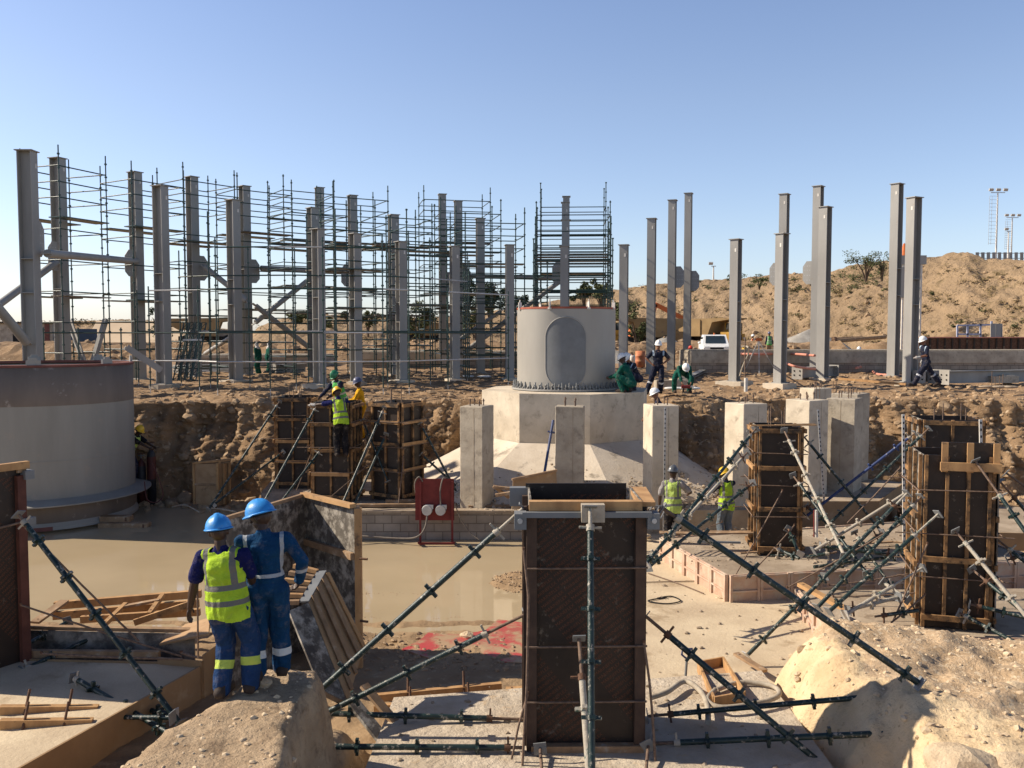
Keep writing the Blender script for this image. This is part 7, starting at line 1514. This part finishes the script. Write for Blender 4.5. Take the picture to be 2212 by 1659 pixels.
# rust-brown shuttering and blue-railed panels at the right
e = empty('rusty_shutter_row', v(2150, 752, 52), 'long rust-brown shuttering standing on the wall at the right', 'shutter'); a = px(1982, 52); c = px(2330, 52)
MB().box(((a + c) / 2, 52, -.62), (c - a, .08, .85)).build('sheet', M['rust'], e)
for k in range(22): MB().box((a + (c - a) * (k + .5) / 22, 51.93, -.62), (.08, .08, .86)).build('rib', M['machine_dark'], e)
MB().box(((a + c) / 2, 51.92, -.17), (c - a, .14, .06)).build('top_rail', M['hose_pink'], e)
e = empty('railed_panel', v(2110, 742, 55), 'rectangular panel with pale blue rails standing on the wall', 'panel'); M['pale_blue'] = mat('pale_blue_rail', (.42, .46, .60), (.35, .38, .5), .6, 3)
for a, c in (((2068, 741), (2068, 703)), ((2068, 703), (2163, 701)), ((2118, 741), (2118, 700)), ((2163, 741), (2163, 700)), ((2068, 741), (2163, 741)), ((2090, 741), (2090, 703)), ((2068, 722), (2118, 722)), ((2142, 741), (2142, 694))): MB().bar(v(*a, 55), v(*c, 55), .10, .08, up=(0, 1, 0)).build('rail', M['pale_blue'], e)
for i, x in enumerate((2145, 2157)): e = empty('steel_post', v(x, 741, 54), ('left' if i == 0 else 'right') + ' one of the short twin steel posts by the blue-railed panel', 'post'); MB().bar(v(x, 741, 54), v(x, 699, 54), .30, .05, up=(0, 1, 0)).build('flange', M['steel'], e); MB().bar(v(x + 4, 741, 54.2), v(x + 4, 699, 54.2), .05, .3, up=(0, 1, 0)).build('web', M['hatch'], e)
# concrete mixer tower glimpsed between the pair of columns
e = empty('hopper_tower', gp_(1965, 70), 'slim white lattice tower with a grey hopper between the right pair of columns', 'tower'); T0 = gp_(1945, 70); T1 = gp_(1984, 70)
zt_ = at(1965, 570, 70).z
for p in (T0, T1):
    for dy in (0, 1.6): MB().bar(p + Vector((0, dy, 0)), Vector((p.x, p.y + dy, zt_)), .12, .12).build('leg', M['white_dusty'], e)
for k in range(9): z = -2 + (zt_ + 2) * k / 9; MB().bar(Vector((T0.x, 70, z)), Vector((T1.x, 70, z + .7)), .07, .07).build('lattice_bar', M['white_dusty'], e)
MB().box(((T0.x + T1.x) / 2, 70.8, zt_ + .3), (T1.x - T0.x + .6, 2, .7)).build('hopper', M['steel'], e); MB().box((T0.x + .4, 69.9, at(1, 610, 70).z), (1.4, .3, 2.4)).build('panel', M['drum_light'], e)
MB().lathe((T0.x + .3, 70.6, zt_ + .6), [(.3, 0), (.1, 1.0), (.001, 1.1)], 10).build('orange_cone', M['orange'], e)
# light masts and palisade fence on the skyline
def mast(vx, yt, yb, Y, lab, heads=2, ladder=True):
    p = at(vx, yb, Y); H = at(vx, yt, Y).z - p.z; e = empty('light_mast', p, lab, 'light mast', 'light masts'); MB().tube((0, 0, -1.5), (0, 0, H), .17, .10, n=8).build('pole', M['white_dusty'], e, False)
    MB().box((0, 0, H), (2.4 if heads > 1 else .8, .12, .12)).build('crossarm', M['galv'], e, False)
    for k in range(heads): MB().box((-1.2 + 2.4 * k / max(heads - 1, 1) if heads > 1 else -.5, -.15, H + .45), (.7, .3, .42), M=Matrix.Rotation(R(30), 3, 'X')).build('floodlight', M['galv'], e, False)
    if ladder:
        for x in (-1.35, -.95): MB().tube((x, 0, H * .25), (x, 0, H - .6), .03, n=5).build('ladder_rail', M['galv'], e, False)
        for k in range(14): z = H * .27 + (H * .68) * k / 13; MB().tube((-1.35, 0, z), (0, 0, z), .022, n=5).build('ladder_rung', M['galv'], e, False)
mast(2181 - 30, 416, 566, 150, 'taller floodlight mast with ladder on the right skyline', 3); mast(2184, 470, 562, 175, 'shorter floodlight mast at the right skyline', 3); mast(2177, 500, 562, 170, 'thin pole left of the shorter floodlight mast', 1, False); mast(1541, 575, 604, 150, 'small pole with a lamp on the middle of the hill skyline', 1, False)
e = empty('palisade_fence', at(2160, 560, 140), 'grey palisade fence on the hill crest at the right', 'fence')
for k in range(13): x = 2111 + k * 12; MB().bar(at(x, 562, 140 + k), at(x, 545, 140 + k), .55, .06, up=(0, 1, 0)).build('picket', M['steel'], e)
for y in (547, 558): MB().bar(at(2108, y, 140.2), at(2262, y, 152.2), .06, .1).build('rail', M['steel'], e)
# ------------------------------------------------------------- trees and bushes
def leaves(b, c, rx, ry, rz, n, s, seed, gap=.45, flat=0):
    rr = random.Random(seed)
    clumps = [(Vector((rr.gauss(0, .42), rr.gauss(0, .42), rr.gauss(.05, .40))), rr.uniform(.2, .42)) for _ in range(12)]
    for k in range(n):
        cc, cr = clumps[rr.randrange(12)]; d = Vector((rr.gauss(0, 1), rr.gauss(0, 1), rr.gauss(0, 1))).normalized() * cr * rr.random() ** .35; p = cc + d
        P = Vector((c[0] + p.x * rx, c[1] + p.y * ry, c[2] + p.z * rz)); L = s * rr.uniform(.6, 1.5); u = Vector((rr.gauss(0, 1), rr.gauss(0, 1), rr.gauss(0, .6))).normalized() * L; w = u.orthogonal().normalized() * L * rr.uniform(.3, .6)
        b.add([P - u, P + w, P + u, P - w], [(0, 1, 2, 3)], 0)
def tree(vx, yb, yt, w, Y, lab, mt='foliage', n=1500, name='tree', s=.22, trunk=True, cat='tree', group='trees and bushes', ls=.13):
    p = at(vx, yb, Y); top = at(vx, yt, Y).z; H = top - p.z; wr = w / F * Y / 2; e = empty(name, p, lab, cat, group); rr = random.Random(int(vx * 7 + yt))
    b = MB(); base = Vector((0, 0, -.4))
    tips = []
    for k in range(6 if trunk else 5):
        a = rr.uniform(0, 6.3); q = Vector((math.cos(a) * wr * rr.uniform(.2, .7), math.sin(a) * wr * rr.uniform(.2, .7), H * rr.uniform(.55, .9))); m_ = Vector((q.x * .25, q.y * .25, H * .3)); b.path([base, m_, q.lerp(m_, .4) + Vector((0, 0, .1 * H)), q], [.05 * H ** .6 + .02, .035 * H ** .6 + .015, .02 * H ** .6 + .01, .01], 5)
    b.build('trunk' if trunk else 'stems', M['bark'], e, False)
    c = MB(); leaves(c, (0, 0, H * (.60 if trunk else .5)), wr * .95, wr * .8, H * (.46 if trunk else .55), n, ls, int(vx)); c.build('crown' if trunk else 'foliage', M[mt], e, False)
T_ = [ # vx, yb, yt, w px, Y, label, mat
 (342, 745, 655, 60, 112, 'small dark tree behind the column third from the left', 'foliage_dark', 1200, .14),
 (640, 700, 676, 90, 118, 'wide scrubby bush on the left spoil mound', 'foliage', 1300, .17), (700, 712, 684, 60, 116, 'bush right of the crossed diagonal tubes', 'foliage', 900, .16),
 (795, 722, 668, 55, 112, 'tall bush behind the yellow overalls worker column', 'foliage', 1100, .16), (748, 690, 672, 40, 118, 'low bush on the far mound beyond the short column', 'foliage_dark', 600, .15), (873, 712, 672, 70, 112, 'bush between the close trio of columns', 'foliage', 1100, .16),
 (912, 740, 655, 90, 108, 'broad green tree behind the scaffold left of the tall pair', 'foliage', 1700, .17), (1010, 690, 602, 70, 104, 'dark tree top beyond the tall slim pair of columns', 'foliage_dark', 1600, .15),
 (1060, 700, 600, 95, 106, 'biggest dark tree left of the pale drum', 'foliage_dark', 2200, .16), (1110, 690, 622, 80, 108, 'dark tree touching the biggest one, nearer the drum', 'foliage_dark', 1500, .16), (1028, 760, 650, 80, 102, 'bushy green tree in front of the bank left of the drum', 'foliage', 1600, .16),
 (1262, 660, 612, 60, 98, 'olive tree above the left part of the drum rim', 'foliage', 1300, .15), (1300, 680, 608, 80, 96, 'feathery olive tree above the right part of the drum rim', 'foliage', 1700, .15), (1340, 720, 640, 70, 94, 'olive bush at the foot of the hill right of the drum', 'foliage', 1300, .15), (1375, 750, 690, 60, 92, 'dusty bush above the numbered dump truck', 'foliage', 900, .15),
 (1870, 600, 548, 118, 99, 'flat-topped thorn tree on the hill crest left of the tall pair', 'foliage', 1500, .10), (1905, 600, 545, 50, 100, 'thin thorn tree touching the tall left column', 'foliage', 500, .09), (1640, 618, 592, 75, 100, 'dry green shrub patch on the crest between columns', 'foliage', 800, .10), (1775, 612, 585, 40, 99, 'small round bush on the crest beside the gusset plates', 'foliage', 500, .10), (1585, 610, 592, 40, 100, 'grey-green spiky shrub on the crest above the short sunlit column', 'foliage', 350, .10)]
for vx, yb, yt, w, Y, lab, mt_, n, ls in T_: tree(vx, yb, yt, w, Y, lab, mt_, n, trunk=(yb - yt > 45), name='tree' if yb - yt > 45 else 'bush', cat='tree' if yb - yt > 45 else 'bush', ls=ls)
# scrub patches lying on the hill
dg = bpy.context.evaluated_depsgraph_get(); dg.update()
def scrub(name, spots, mt, lab, n=60, sz=.5, ls=.12):
    b = MB()
    for k, (vx, vy, s_) in enumerate(spots):
        loc = hillpt(vx, vy)
        if loc is None: continue
        leaves(b, loc + Vector((0, -.1, .1)), sz * s_ * 1.5, sz * s_, sz * s_ * .6, n, ls, k)
    o = b.build(name, M[mt]); tag(o, lab, 'scrub', kind='stuff')
hill_o = bpy.data.objects['hill']
def hillpt(vx, vy):
    r = ray(vx, vy); ok, loc, nor, i = hill_o.ray_cast(Vector((0, 0, 0)), r.normalized()); return loc if ok else None
rr = random.Random(5)
scrub('dry_scrub', [(rr.uniform(1340, 2212), rr.uniform(575, 745), rr.uniform(.4, 1.5)) for _ in range(420)], 'foliage_dry', 'dry brush and grass tufts scattered over the hill', 46, .55, .10)
scrub('green_scrub', [(rr.gauss(1680, 90), rr.gauss(615, 14), rr.uniform(.6, 1.4)) for _ in range(26)] + [(rr.gauss(1870, 45), rr.gauss(600, 16), rr.uniform(.8, 1.8)) for _ in range(34)] + [(rr.uniform(1350, 2200), rr.uniform(590, 740), rr.uniform(.4, 1.0)) for _ in range(22)] + [(rr.gauss(1350, 25), rr.gauss(690, 25), rr.uniform(.8, 2)) for _ in range(26)], 'foliage', 'olive green scrub on the hill', 90, .6, .10)
scrub('left_scrub', [(rr.uniform(0, 330), rr.uniform(694, 704), rr.uniform(.5, 1.6)) for _ in range(90)] + [(rr.uniform(560, 1180), rr.uniform(680, 740), rr.uniform(.6, 2.0)) for _ in range(90)], 'foliage_dry', 'dry grass and brush along the far left ridge and mounds', 50, .6, .13)
spots = []
for i in range(380):
    l = hillpt(rr.uniform(1330, 2212), rr.uniform(560, 750))
    if l: spots.append((l, (rr.random() ** 4) * .5 + .06))
rocks_stuff('hill_stones', spots, M['rock'], 'stones scattered over the hill face')
spots = []
for i in range(500): x = rr.uniform(-34, 22); y = 66 + rr.random() * 4; spots.append((Vector((x, y, drop(x, y))), (rr.random() ** 3) * .35 + .06))
rocks_stuff('bank_stones', spots, M['rock'], 'grey stones on the low spoil bank at the left')
